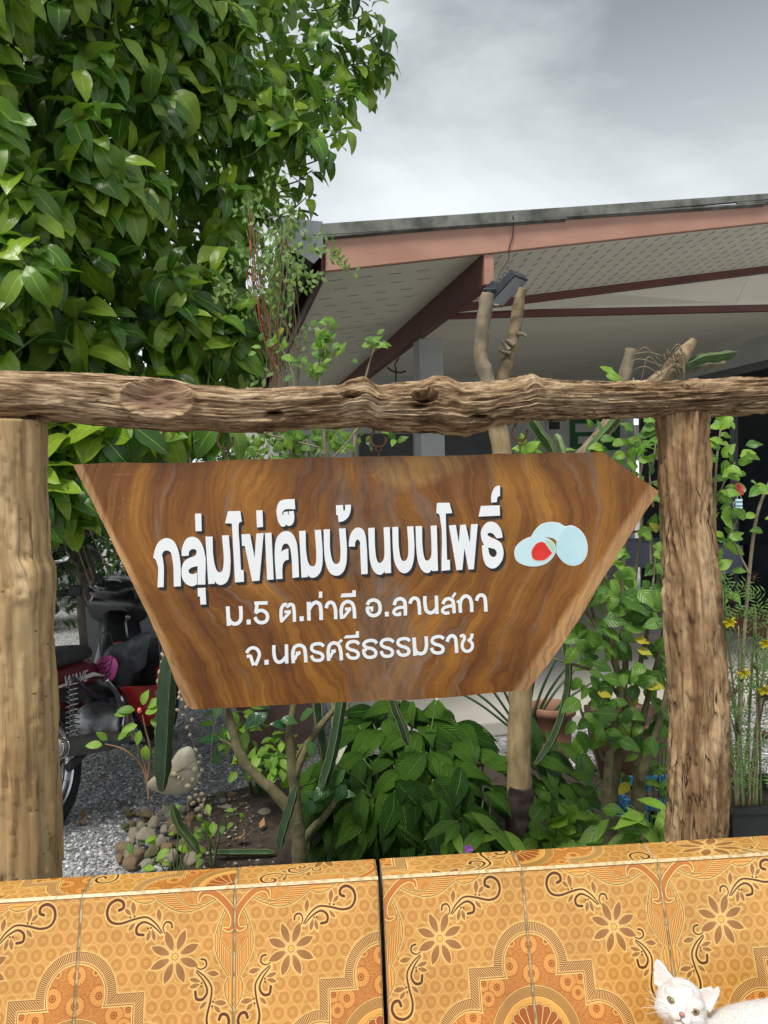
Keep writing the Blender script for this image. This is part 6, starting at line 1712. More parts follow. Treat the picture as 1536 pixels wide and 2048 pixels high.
for i in range(11):
    a = -.9 + i * .17; e = Vector((math.sin(a) * .5, rs.uniform(-.1, .1), math.cos(a) * .5))
    bb = b1 + Vector((-.16, -.05, .12)); stem('stalk', [bb, bb + e * .6, bb + e + Vector((math.sin(a) * .06, 0, -.02))], [.008, .007, .004], CACTD, stk, 6)
# blue crate with cut-out sides
cb = Vector((P(1318, 1560, 3.3).x, 3.3, .0))
cr = thing('plastic_crate', 'bright blue plastic crate half hidden by the barky post', 'crate', cb)
mb = MB(); w_, dd_, h_ = .36, .26, .17
for sx in (-1, 1):
    mb.box(cb + Vector((sx * w_ / 2, 0, h_ - .02)), (.018, dd_, .04)); mb.box(cb + Vector((sx * w_ / 2, 0, .02)), (.014, dd_, .04))
    for k in range(5): mb.box(cb + Vector((sx * w_ / 2, -dd_ / 2 + .03 + k * .05, h_ / 2)), (.010, .016, h_))
for sy in (-1, 1):
    mb.box(cb + Vector((0, sy * dd_ / 2, h_ - .02)), (w_ - .02, .018, .04)); mb.box(cb + Vector((0, sy * dd_ / 2, .02)), (w_ - .02, .014, .04))
    for k in range(7): mb.box(cb + Vector((-w_ / 2 + .03 + k * .05, sy * dd_ / 2, h_ / 2)), (.016, .010, h_))
mb.box(cb + Vector((0, 0, .012)), (w_ - .03, dd_ - .03, .006))
mb.build('body', PLB, cr, False)
mb = MB(); mb.box(cb + Vector((0, 0, .10)), (w_ - .04, dd_ - .04, .02)); mb.build('soil', SOIL, cr, False)
b5 = Vector((P(1510, 1640, 2.5).x, 2.5, 0))
pl_ = thing('planter', 'black plastic planter box holding the marigold stems', 'planter', b5)
zr = P(1500, 1588, 2.5).z
mb = MB(); o_ = [(-.12, -.1), (.22, -.1), (.22, .16), (-.12, .16)]
q0 = [b5 + Vector((x_ * .85, y_ * .85, 0)) for x_, y_ in o_]; q1 = [b5 + Vector((x_, y_, zr - .02)) for x_, y_ in o_]; q2 = [b5 + Vector((x_ * 1.06, y_ * 1.08, zr - .02)) for x_, y_ in o_]; q3 = [b5 + Vector((x_ * 1.06, y_ * 1.08, zr)) for x_, y_ in o_]; q4 = [b5 + Vector((x_ * .97, y_ * .95, zr)) for x_, y_ in o_]; q5 = [b5 + Vector((x_ * .95, y_ * .93, zr - .05)) for x_, y_ in o_]
R_ = [q0, q1, q2, q3, q4, q5]
mb.add([p for r_ in R_ for p in r_], [(k * 4 + i, k * 4 + (i + 1) % 4, k * 4 + 4 + (i + 1) % 4, k * 4 + 4 + i) for k in range(5) for i in range(4)]); mb.build('body', PBK, pl_, False)
mb = MB(); mb.add(q5, [(0, 1, 2, 3)]); mb.build('soil', SOIL, pl_, False)

# ------------------------------------------------------------------ pale plaque with a garland of little shells
SHL = plain('shell_cream', (0.52, 0.46, 0.32), (0.32, 0.27, 0.16), 30, .45, .3, 80)
PLQ = plain('plaque_stone', (0.52, 0.49, 0.40), (0.33, 0.29, 0.20), 12, .55, .15, 60)
dq = 2.48
ch = thing('shell_chime', 'pale heart shaped plaque with a string of small cream shells hanging below the sign', 'wind chime', P(360, 1540, dq))
ol = smooth_loop(parse("294,1572 318,1545 340,1525 362,1497 380,1493 393,1520 397,1545 385,1578 352,1590 318,1586"))
n_ = len(ol); cx_, cy_ = 352, 1545
mb = MB(); vs_ = []
for k_, th in ((1, .000), (.86, .010), (.5, .02), (.02, .024)):
    vs_ += [P(cx_ + (q.x - cx_) * k_, cy_ + (q.y - cy_) * k_, dq - th) for q in ol]
vs_ += [P(q.x, q.y, dq + .006) for q in ol]
fs = [(r_ * n_ + i, (r_ + 1) * n_ + i, (r_ + 1) * n_ + (i + 1) % n_, r_ * n_ + (i + 1) % n_) for r_ in range(3) for i in range(n_)] + [(4 * n_ + i, i, (i + 1) % n_, 4 * n_ + (i + 1) % n_) for i in range(n_)] + [tuple(4 * n_ + i for i in range(n_))]
mb.add(vs_, fs); me = mb.mesh('plaque', PLQ); bm = bmesh.new(); bm.from_mesh(me); bmesh.ops.recalc_face_normals(bm, faces=bm.faces); bm.to_mesh(me); bm.free(); obj('plaque', me, ch)
mb = MB(); mb.tube([P(a, b, dq - .024) for a, b in ((340, 1553), (360, 1540), (378, 1528), (394, 1518))], .0016, 5); mb.build('crease', plain('crease', (.30, .26, .16), None, 9, .8, 0), ch)
bm = bmesh.new(); bmesh.ops.create_icosphere(bm, subdivisions=2, radius=1)
for v in bm.verts:
    c = v.co; a = math.atan2(c.y, c.x); v.co = Vector((c.x * (1 + .15 * math.cos(a * 6)), c.y * .8 * (1 + .1 * math.cos(a * 6)), c.z * .5 * (1.2 if c.z > 0 else .5)))
sme = bpy.data.meshes.new('shell'); bm.to_mesh(sme); bm.free(); sme.materials.append(SHL); sme.polygons.foreach_set('use_smooth', [True] * len(sme.polygons))
chain = [(326, 1310), (324, 1325), (320, 1345), (318, 1362), (362, 1340), (366, 1365), (360, 1385), (364, 1400), (372, 1415), (366, 1430), (358, 1395), (384, 1440), (392, 1500), (400, 1512), (398, 1525), (404, 1540), (398, 1552), (400, 1566), (392, 1578), (386, 1560), (376, 1572), (392, 1590), (398, 1600), (386, 1606), (396, 1618), (404, 1612), (380, 1596), (350, 1548), (358, 1556), (366, 1560), (408, 1600), (412, 1625), (400, 1632), (404, 1588), (374, 1455), (380, 1470), (356, 1420), (390, 1540)]
for i, (a, b) in enumerate(chain):
    s = rs.uniform(.0062, .0115); inst('shell', sme, Matrix.Translation(P(a, b, dq - .02 - .012 * rs.random())) @ Matrix.Rotation(rs.uniform(0, 6), 4, 'Y') @ Matrix.Rotation(rs.uniform(-.8, .8) + 1.2, 4, 'X') @ Matrix.Diagonal((s, s, s, 1)), ch)
for pts in ([(362, 1330), (366, 1390), (375, 1450), (392, 1505), (402, 1545), (398, 1620)], [(440, 1410), (425, 1470), (420, 1540), (410, 1600)], [(325, 1300), (322, 1370)]):
    mb = MB(); mb.tube(curve([P(a, b, dq - .012) for a, b in pts]), .0011, 4); mb.build('cord', TWIG, ch)

# ------------------------------------------------------------------ floodlight on the rafter end, cable, pull cord
fl = thing('floodlight', 'dark grey finned floodlight on a bracket under the rafter end', 'lamp', P(1000, 590, 3.9))
FLM = plain('floodlight_grey', (0.055, 0.062, 0.075), (0.035, 0.04, 0.05), 10, .45, .05)
c = P(1013, 578, 3.88); ax = (P(1040, 553, 3.83) - P(985, 612, 3.93)).normalized(); nn_ = Vector((.35, -.3, -.8)); sx = ax.cross(nn_).normalized(); nn_ = sx.cross(ax).normalized()
M3 = Matrix((ax, sx, nn_)).transposed()
mb = MB(); mb.box(c, (.19, .13, .035), M3); mb.build('housing', FLM, fl, False)
mb = MB()
for k in range(9): mb.box(c + M3 @ Vector((-.08 + .02 * k, 0, -.026)), (.004, .12, .02), M3)
mb.build('cooling_fin', FLM, fl, False)
mb = MB(); mb.box(c + M3 @ Vector((0, 0, .0195)), (.165, .105, .003), M3); mb.build('lens', plain('lamp_lens', (.32, .34, .36), None, 4, .12, 0), fl, False)
mb = MB(); mb.box(c + M3 @ Vector((-.06, 0, -.055)), (.08, .07, .04), M3); mb.tube([c + M3 @ Vector((-.08, 0, -.05)), P(984, 585, 3.98), P(978, 570, 4.0)], .009, 6); mb.tube([c + M3 @ Vector((-.02, .075, 0)), c + M3 @ Vector((-.07, .075, -.05)), c + M3 @ Vector((-.09, 0, -.06)), c + M3 @ Vector((-.07, -.075, -.05)), c + M3 @ Vector((-.02, -.075, 0))], .006, 6); mb.build('bracket', FLM, fl, False)
cb_ = thing('hanging_cable', 'thin dark cable trailing down over the salmon fascia', 'cable', P(1016, 440, 3.9))
mb = MB(); mb.tube(curve([hp for hp in (H(ua + .12, -.05, rz(ua) + .19), H(ua + .125, -.03, rz(ua) + .10), H(ua + .105, -.026, rz(ua) + .03), H(ua + .1, -.022, rz(ua) - .03), P(1000, 545, 4.0), P(992, 575, 3.95))]), .003, 5); mb.build('wire', PBK, cb_)
pc = thing('iron_hook', 'dark iron hook hanging on a cord under the porch rafter', 'hook', P(792, 740, 5.0))
mb = MB(); mb.tube(curve(PP([(797, 716), (790, 730), (792, 745), (790, 790)], 5.0)), .006, 5); mb.tube(curve(PP([(775, 735), (785, 742), (800, 745), (812, 742)], 5.0)), .006, 5); mb.build('hook', PBK, pc)

# ------------------------------------------------------------------ things along the back wall of the porch
def wallbox(name, label, cat, px0, py0, px1, py1, v0, v1, mat, group=None):
    u0, z1 = hpt(px0, py0, v0); u1, z0 = hpt(px1, py1, v0)
    t = tag(hbox(name, mat, u0, u1, v0, v1, z0, z1, parent=None, bev=.004), label, cat, group); return t
DK = plain('dark_cabinet', (0.03, 0.03, 0.032), (0.018, 0.018, 0.02), 4, .4, .05)
GRN = plain('green_print', (0.035, 0.16, 0.05), (0.02, 0.10, 0.035), 3, .5, 0)
PAPER = plain('paper_white', (0.62, 0.62, 0.60), (0.52, 0.52, 0.5), 5, .7, 0)
GREYP = plain('grey_panel', (0.22, 0.23, 0.24), (0.16, 0.165, 0.17), 4, .5, .05)
wallbox('cabinet', 'tall dark cabinet against the back wall beside the column', 'cabinet', 890, 846, 1000, 1180, 4.6, 4.97, DK)
wallbox('dark_doorway', 'dark doorway in the pale back wall past the column', 'door', 718, 868, 832, 1160, 4.94, 4.985, DK)
wallbox('cabinet', 'grey metal cabinet under the posters at the back wall', 'cabinet', 1004, 905, 1120, 1190, 4.55, 4.97, GREYP)
def poster(label, px0, py0, px1, py1, mat, inner, mi):
    u0, z1 = hpt(px0, py0, 4.98); u1, z0 = hpt(px1, py1, 4.98)
    t = thing('poster', label, 'poster', H((u0 + u1) / 2, 4.98, (z0 + z1) / 2), 'prints pinned on the back wall')
    hbox('sheet', mat, u0, u1, 4.975, 4.985, z0, z1, parent=t, bev=0)
    for (a, b, c_, d_) in inner: hbox('print', mi, u0 + (u1 - u0) * a, u0 + (u1 - u0) * c_, 4.971, 4.974, z0 + (z1 - z0) * b, z0 + (z1 - z0) * d_, parent=t, bev=0)
poster('green and white printed poster on the back wall of the porch', 1140, 834, 1240, 900, GRN, [(.1, .55, .9, .8), (.15, .2, .5, .42)], PAPER)
poster('small framed notice on the back wall beside the green poster', 1092, 838, 1124, 864, PAPER, [(.15, .2, .85, .8)], DK)
poster('pale blue notice sheet on the back wall near the corner', 1262, 850, 1310, 920, plain('paper_blue', (.45, .55, .66), None, 4, .7, 0), [(.1, .6, .9, .9)], PAPER)
poster('white notice sheet low on the back wall', 1240, 960, 1300, 1010, PAPER, [(.15, .6, .85, .75), (.15, .3, .85, .45)], GREYP)
# dark table and brick step near the glass doors
tb = thing('table', 'low table under a lilac cloth by the glass doors', 'table', H(4.2, 3.4, .09))
hbox('tabletop', DK, 3.9, 4.5, 2.9, 4.3, .78, .82, parent=tb); hbox('cloth', plain('lilac_cloth', (.28, .29, .40), (.22, .23, .33), 5, .8, .2), 3.885, 4.51, 2.885, 4.31, .56, .835, parent=tb)
for a in (3.95, 4.42):
    for b in (2.95, 4.22): hbox('leg', DK, a, a + .04, b, b + .04, .09, .555, parent=tb)
BRK = plain('red_step', (.30, .13, .08), (.2, .09, .06), 9, .75, .3, 50)
st = thing('door_step', 'red brown tiled step in front of the glass doors', 'step', H(4.3, 2.2, .09))
for k in range(4): hbox('tile', BRK, 4.05, 4.5, 1.6 + k * .32, 1.6 + k * .32 + .31, .092, .23, parent=st, bev=.006)
mk = thing('face_mask', 'pale blue face mask hanging by its loop near the red flower', 'mask', P(1477, 1000, 3.2))
mb = MB()
for k in range(6):
    y0, y1 = 998 + k * 4, 998 + k * 4 + 4; dz = .004 * (k % 2)
    mb.add([P(1471, y0, 3.2 - dz), P(1485, y0, 3.2 - dz), P(1485, y1, 3.196 + dz), P(1471, y1, 3.196 + dz)], [(3, 2, 1, 0)])
mb.build('cloth', plain('mask_blue', (.42, .62, .68), None, 9, .8, 0), mk); mb = MB(); mb.tube(curve(PP([(1471, 1002), (1466, 1010), (1472, 1018)], 3.2)) , .0012, 4); mb.tube(curve(PP([(1474, 998), (1478, 985), (1483, 998)], 3.2)), .0012, 4); mb.build('ear_loop', PAPER, mk)

# dry leaves that have dropped on the gravel and the soil
DRY = leaf_mat('dry_leaf', (.12, .055, .025), (.22, .11, .045), (.34, .19, .08), rough=.8, vein=.3, nv=8, trans=.1)
DRYm = [tmpl_mesh('fallen_leaf', leaf_t(w=.45, n=5, fold=.3, droop=-.5, wav=.3, seed=i + 70, twist=.5), DRY) for i in range(3)]
for i, (px, py, z, lab) in enumerate(((150, 1652, 0, 'rust brown fallen leaf on the gravel by the foot of the sandy post'), (166, 1640, 0, 'curled tan fallen leaf on the gravel beside the rust brown one'), (255, 1610, 0, 'small dry fallen leaf on the gravel near the border stones'), (470, 1680, .07, 'dry fallen leaf on the dark soil above the flat cactus blade'), (520, 1660, .07, 'dry fallen leaf on the dark soil by the shrub stump'), (210, 1560, 0, 'dry fallen leaf on the gravel behind the motorbike wheel'))):
    o = bpy.data.objects.new('fallen_leaf', DRYm[i % 3]); COL.objects.link(o); o.matrix_world = leaf_M(on_z(px, py, z) + Vector((0, 0, .008)), Vector((math.cos(i * 1.9), math.sin(i * 1.9), .1)), UP, rs.uniform(.05, .08)); tag(o, lab, 'leaf', 'fallen leaves')
# ------------------------------------------------------------------ motorbike, seen from behind on its right side
BF = Vector((.12, 1, 0)).normalized(); BR = Vector((BF.y, -BF.x, 0)); BB = Vector((-1.515, 3.40, 0)); BLEAN = -.13
def K(f, r, z): return BB + BF * f + BR * (r + BLEAN * z) + Vector((0, 0, z))   # it leans on its side stand
bike = thing('motorbike', 'black and red motorbike parked on the gravel behind the sandy post', 'motorbike', K(.6, 0, 0))
TYRE = plain('tyre_rubber', (0.022, 0.022, 0.023), (0.013, 0.013, 0.013), 30, .85, .4, 120)
CHROME = plain('chrome', (0.62, 0.63, 0.65), (0.5, 0.5, 0.52), 20, .2, .05, metal=1)
STEELD = plain('dull_steel', (0.42, 0.42, 0.43), (0.22, 0.22, 0.22), 30, .45, .1, metal=.8)
BPL = plain('bike_black', (0.016, 0.016, 0.019), (0.024, 0.024, 0.027), 9, .3, .03, coat=.3)
BMT = plain('bike_matt', (0.05, 0.05, 0.053), (0.03, 0.03, 0.032), 20, .65, .15)
BRED = plain('bike_red', (0.42, 0.012, 0.015), (0.33, 0.009, 0.011), 5, .25, .02, coat=.5)
BMAR = plain('bike_maroon', (0.16, 0.010, 0.018), None, 5, .3, .02, coat=.4)
WHT = plain('decal_white', (.7, .7, .7), None, 5, .4, 0)
def prism(name, prof, r0, r1, mat, par=bike, bev=.008, shear=0.0):
    """side outline (f, z) given thickness from r0 to r1"""
    n_ = len(prof); mb = MB()
    mb.add([K(f, r0, z) for f, z in prof] + [K(f + shear, r1, z) for f, z in prof], [tuple(range(n_)), tuple(n_ + i for i in reversed(range(n_)))] + [(i, n_ + i, n_ + (i + 1) % n_, (i + 1) % n_) for i in range(n_)])
    me = mb.mesh(name, mat, False); bm = bmesh.new(); bm.from_mesh(me); bmesh.ops.recalc_face_normals(bm, faces=bm.faces)
    if bev: bmesh.ops.bevel(bm, geom=[e for e in bm.edges if e.calc_face_angle(0) > .5], offset=bev, segments=3, affect='EDGES', profile=.6, clamp_overlap=True)
    bm.to_mesh(me); bm.free(); me.polygons.foreach_set('use_smooth', [True] * len(me.polygons))
    return obj(name, me, par)
def loft(name, secs, mat, par=bike, n_=14):
    """secs: (f, r, z, half width, half height) ellipse sections along the bike"""
    mb = MB(); vs_ = []
    for (f, r, z, a, b) in secs:
        for k in range(n_):
            t = 6.2832 * k / n_; ct, st = math.cos(t), math.sin(t)
            vs_.append(K(f, r + a * math.copysign(abs(ct) ** .75, ct), z + b * math.copysign(abs(st) ** .75, st)))
    fs = [(i * n_ + k, i * n_ + (k + 1) % n_, (i + 1) * n_ + (k + 1) % n_, (i + 1) * n_ + k) for i in range(len(secs) - 1) for k in range(n_)] + [tuple(range(n_)), tuple((len(secs) - 1) * n_ + k for k in range(n_))]
    mb.add(vs_, fs); me = mb.mesh(name, mat); bm = bmesh.new(); bm.from_mesh(me); bmesh.ops.recalc_face_normals(bm, faces=bm.faces); bm.to_mesh(me); bm.free()
    return obj(name, me, par)
def wheel(f):
    M = Matrix.Translation(K(f, 0, .28)) @ Matrix((BF, (UP + BR * BLEAN).normalized(), (BR - UP * BLEAN).normalized())).transposed().to_4x4()
    w = MB(); prof = [(.226, -.024), (.232, -.036), (.250, -.042), (.270, -.034), (.279, -.016), (.282, 0), (.279, .016), (.270, .034), (.250, .042), (.232, .036), (.226, .024)]
    w.lathe(prof, 40, M)
    for k in range(36):
        for sgn in (-1, 1):
            a = k * .1745 + (.087 if sgn > 0 else 0); c_ = M @ Vector((.279 * math.cos(a), .279 * math.sin(a), .018 * sgn))
            w.box(c_, (.02, .016, .008), (M.to_3x3() @ Matrix.Rotation(a + 1.571, 3, 'Z') @ Matrix.Rotation(.4 * sgn, 3, 'X')))
    wo = w.build('wheel', TYRE, bike)
    mb = MB(); mb.lathe([(.228, -.022), (.216, -.020), (.206, -.010), (.206, .010), (.216, .020), (.228, .022)], 40, M); mb.build('rim', CHROME, wo)
    mb = MB(); mb.lathe([(.001, -.055), (.05, -.05), (.052, -.03), (.03, -.025), (.03, .025), (.052, .03), (.05, .05), (.001, .055)], 20, M); mb.build('hub', STEELD, wo)
    mb = MB()
    for k in range(28):
        a = k * 6.2832 / 28; b = a + (.5 if k % 2 else -.5); s_ = .03 if (k // 2) % 2 else -.03
        mb.tube([M @ Vector((.048 * math.cos(b), .048 * math.sin(b), s_)), M @ Vector((.208 * math.cos(a), .208 * math.sin(a), 0))], .0018, 4)
    mb.build('spokes', CHROME, wo, kind='stuff')
wheel(0); wheel(1.22)
loft('seat', [(-.30, 0, .765, .07, .02), (-.25, 0, .765, .105, .04), (-.05, 0, .755, .125, .045), (.15, 0, .735, .125, .045), (.33, 0, .715, .10, .042), (.46, 0, .70, .065, .035), (.50, 0, .70, .03, .02)], BMT)
loft('tail_cowl', [(-.42, 0, .70, .03, .03), (-.34, 0, .69, .09, .05), (-.1, 0, .67, .125, .055), (.15, 0, .645, .135, .06), (.34, 0, .62, .11, .07), (.50, 0, .58, .08, .06)], BMAR)
prism('rear_fender', [(-.34, .63), (-.30, .50), (-.22, .46), (.02, .585), (.26, .50), (.34, .62), (.1, .68), (-.2, .66)], -.075, .085, BMT)
# decal strip with its lettering along the tail
mb = MB(); mb.hexa([K(-.30, .128, .655), K(.30, .142, .615), K(.46, .118, .575), K(.30, .144, .634)], [K(-.30, .129, .657), K(.30, .143, .617), K(.46, .119, .577), K(.30, .145, .636)]); mb.build('decal', WHT, bike, False)
fc_ = bpy.data.curves.new('decal_text', 'FONT'); fc_.body = 'WAVE'; fc_.size = .075; fc_.extrude = .0008; fc_.align_x = 'LEFT'; fc_.shear = .3
fo = bpy.data.objects.new('decal_text', fc_); COL.objects.link(fo)
bpy.context.view_layer.update()
tm_ = bpy.data.meshes.new_from_object(fo.evaluated_get(bpy.context.evaluated_depsgraph_get())); bpy.data.objects.remove(fo)
tm2 = tm_.copy()
def text_on(me, o_, fx, fz, mat, name='decal_lettering', s=1.0):
    M = Matrix((fx.normalized(), fz.normalized(), fx.cross(fz).normalized())).transposed().to_4x4()
    me.transform(Matrix.Translation(o_) @ M @ Matrix.Scale(s, 4)); me.materials.clear(); me.materials.append(mat); obj(name, me, bike)
text_on(tm_, K(.02, .1465, .632), BF * 1 + Vector((0, 0, -.10)), Vector((0, 0, 1)), WHT)
# leg shields: red outer panels, dark inner
prism('leg_shield', [(.42, .53), (.50, .42), (.62, .27), (.86, .22), (.95, .30), (.97, .50), (.90, .56), (.82, .44), (.66, .47)], .19, .235, BRED, bev=.012, shear=.03)
prism('leg_shield', [(.42, .53), (.50, .42), (.62, .27), (.86, .22), (.95, .30), (.97, .50), (.90, .56), (.82, .44), (.66, .47)], -.235, -.19, BRED, bev=.012)
loft('centre_tunnel', [(.42, 0, .56, .085, .09), (.56, 0, .48, .10, .09), (.70, 0, .46, .11, .10), (.84, 0, .56, .12, .16), (.90, 0, .70, .12, .14)], BPL)
prism('inner_shield', [(.86, .36), (.90, .36), (.965, .84), (.93, .86)], -.20, .22, BPL, bev=.01)
loft('front_cowl', [(.90, 0, .84, .17, .08), (.96, 0, .86, .17, .11), (1.04, 0, .84, .12, .12), (1.10, 0, .80, .06, .08)], BPL)
# headset: turned a little to one side
loft('handlebar_cowl', [(.80, .015, .945, .05, .03), (.85, .01, .955, .13, .05), (.92, 0, .965, .15, .065), (1.0, -.01, .955, .12, .07), (1.06, -.02, .935, .06, .045)], BPL)
mb = MB(); mb.ball(K(.845, .01, .985), (.085, .05, .028), 14, Matrix.Rotation(.5, 3, 'X')); mb.build('instrument', plain('instrument_glass', (.03, .03, .035), None, 5, .04, 0, coat=1), bike)
bl = [K(.90, -.10, .95), K(.86, -.2, .955), K(.80, -.32, .94)]; brr = [K(.88, .12, .95), K(.82, .2, .945), K(.73, .31, .915)]
for q in (bl, brr):
    mb = MB(); mb.tube(q, .011, 8); mb.build('handlebar', STEELD, bike)
    mb = MB(); mb.tube([q[1].lerp(q[2], .15), q[1].lerp(q[2], .2), q[2], q[2] + (q[2] - q[1]) * .05], [.012, .019, .018, .022], 10); mb.build('grip', BMT, bike)
    mb = MB(); mb.box(q[1], (.07, .06, .06), Matrix.Rotation(.3, 3, 'Z')); me = mb.mesh('switch_box', BMT, False); bevel(me, .01, 2); obj('switch_box', me, bike)
    mb = MB(); mb.tube([q[1] + BF * .04, q[1].lerp(q[2], .5) + BF * .06, q[2] + BF * .05], [.006, .005, .006], 6); mb.build('brake_lever', STEELD, bike)
MIR = plain('mirror_glass', (.9, .92, .92), None, 5, .02, 0, metal=1)
for (px, py, root_, d) in ((118, 1114, bl[1], 4.12), (262, 1128, brr[1], 4.05)):
    c = P(px, py, d) if px < 200 else K(.80, .26, 1.14)
    mo = MB(); nrm = Vector((.99, -1.42, .70)).normalized(); sx_ = nrm.cross(UP).normalized(); M3 = Matrix((sx_, sx_.cross(nrm) * -1, nrm)).transposed()
    mo.ball(c - nrm * .014, (.062, .044, .018), 16, M3); h_ = mo.build('mirror', BPL, bike)
    mb = MB(); mb.ball(c - nrm * .004, (.055, .038, .010), 16, M3); mb.build('mirror_glass', MIR, h_)
    mb = MB(); mb.tube(curve([root_, root_.lerp(c, .5) + BF * .03, c - nrm * .02]), .0055, 6); mb.build('mirror_stalk', BMT, h_)
# running gear on the near side
def spring(a, b, r_, turns, wr, name, mat):
    ax = (b - a); L = ax.length; ax.normalize(); s1_ = ax.orthogonal().normalized(); s2_ = ax.cross(s1_); n_ = turns * 12
    mb = MB(); mb.tube([a + ax * L * i / n_ + (s1_ * math.cos(i / 12 * 6.2832) + s2_ * math.sin(i / 12 * 6.2832)) * r_ for i in range(n_ + 1)], wr, 5); return mb.build(name, mat, bike)
for sr in (-.155, .155):
    a, b = K(.0, sr, .34), K(.10, sr * .95, .66)
    spring(a.lerp(b, .18), a.lerp(b, .92), .026, 11, .0045, 'shock_spring', CHROME)
    mb = MB(); mb.tube([a, a.lerp(b, .3), a.lerp(b, .32), b], [.016, .016, .009, .009], 10); mb.build('shock_absorber', STEELD, bike)
    mb = MB(); mb.tube([K(0, sr * .8, .28), K(.48, sr * .6, .32)], .02, 8); mb.build('swing_arm', BMT, bike)
mu = MB(); A_, B_ = K(-.17, .185, .425), K(.36, .19, .29)
mu.tube([A_, A_.lerp(B_, .02), A_.lerp(B_, .05), A_.lerp(B_, .06), A_.lerp(B_, .75), A_.lerp(B_, .93), B_], [.034, .044, .045, .042, .046, .040, .022], 20); muo = mu.build('muffler', plain('muffler_black', (.24, .23, .22), (.14, .135, .13), 14, .42, .1, metal=.4), bike)
mb = MB(); ax_ = (B_ - A_).normalized(); mb.tube([A_ - ax_ * .004, A_ + ax_ * .01], [.012, .012], 12); mb.build('outlet', plain('soot', (.006, .006, .006), None, 5, .9, 0), muo)
mb = MB()
for t_ in (.0, .05): 
    c_ = A_.lerp(B_, t_); s1_ = ax_.orthogonal().normalized(); s2_ = ax_.cross(s1_); mb.tube([c_ + (s1_ * math.cos(k * .3142) + s2_ * math.sin(k * .3142)) * (.0455 if t_ else .036) for k in range(21)], .0028, 5)
mb.build('muffler_ring', CHROME, muo)
mb = MB(); mb.tube(curve([B_, K(.46, .18, .25), K(.62, .12, .27), K(.74, .04, .34)]), .013, 8); mb.build('exhaust_pipe', STEELD, bike)
loft('engine_case', [(.34, .06, .33, .09, .07), (.40, .06, .33, .12, .11), (.52, .06, .33, .12, .12), (.60, .05, .34, .10, .10), (.64, .03, .36, .08, .08)], STEELD)
mb = MB()
for k in range(8): mb.box(K(.66 + k * .016, .0, .36 + k * .006), (.17, .006, .13))
mb.build('cylinder_fins', STEELD, bike)
mb = MB(); mb.ball(K(.46, .185, .33), (.012, .07, .07), 16, Matrix.Identity(3)); mb.build('clutch_cover', CHROME, bike)
mb = MB(); mb.tube([K(.44, .13, .25), K(.47, .24, .235), K(.47, .32, .235)], .009, 6); mb.tube([K(.47, .27, .235), K(.47, .34, .235)], .017, 8); mb.build('foot_peg', BMT, bike)
mb = MB(); mb.tube(curve([K(.42, .19, .44), K(.36, .21, .52), K(.30, .20, .60)]), .012, 7); mb.tube([K(.44, .19, .42), K(.40, .20, .49)], .018, 8); mb.build('kick_lever', CHROME, bike)
mb = MB(); mb.tube([K(.38, .15, .47), K(.20, .17, .56), K(.10, .15, .66)], .010, 6); mb.build('frame_tube', plain('purple_tube', (.04, .02, .06), None, 5, .4, 0), bike)
mb = MB(); mb.tube([K(.42, -.10, .22), K(.30, -.26, .02)], .009, 6); mb.box(K(.30, -.27, .01), (.05, .03, .012)); mb.build('side_stand', BMT, bike)
prism('front_fender', [(1.0, .50), (1.06, .58), (1.22, .63), (1.40, .55), (1.40, .52), (1.22, .595), (1.08, .55)], -.06, .06, BPL, bev=.006)
for s_ in (-.085, .085):
    mb = MB(); mb.tube([K(1.22, s_, .28), K(1.10, s_, .62), K(1.02, s_ * .8, .82)], .017, 8); mb.build('fork_leg', STEELD, bike)
mb = MB(); mb.box(K(-.405, 0, .69), (.14, .03, .05)); me = mb.mesh('tail_light', plain('tail_lens', (.35, .01, .01), None, 5, .2, 0), False); bevel(me, .01, 2); obj('tail_light', me, bike)
mb = MB(); mb.ball(K(.885, .07, .80), (.016, .008, .016), 10); mb.tube([K(.87, .07, .80), K(.84, .075, .78), K(.835, .075, .72), K(.85, .07, .66)], .006, 6); mb.build('key_chain', STEELD, bike)
mb = MB(); mb.ball(K(.80, .02, .665), (.034, .008, .014), 10, Matrix.Rotation(-.5, 3, 'Y')); mb.build('key_tag', BRED, bike)
t110 = tm2; 
fc_ = bpy.data.curves.new('plate_text', 'FONT'); fc_.body = 'SPAD'; fc_.size = .035; fc_.extrude = .0006; fc_.shear = .3
fo = bpy.data.objects.new('plate_text', fc_); COL.objects.link(fo); bpy.context.view_layer.update()
tm3 = bpy.data.meshes.new_from_object(fo.evaluated_get(bpy.context.evaluated_depsgraph_get())); bpy.data.objects.remove(fo)
text_on(tm3, K(.70, .2395, .41), BF, UP, WHT, 'panel_lettering')
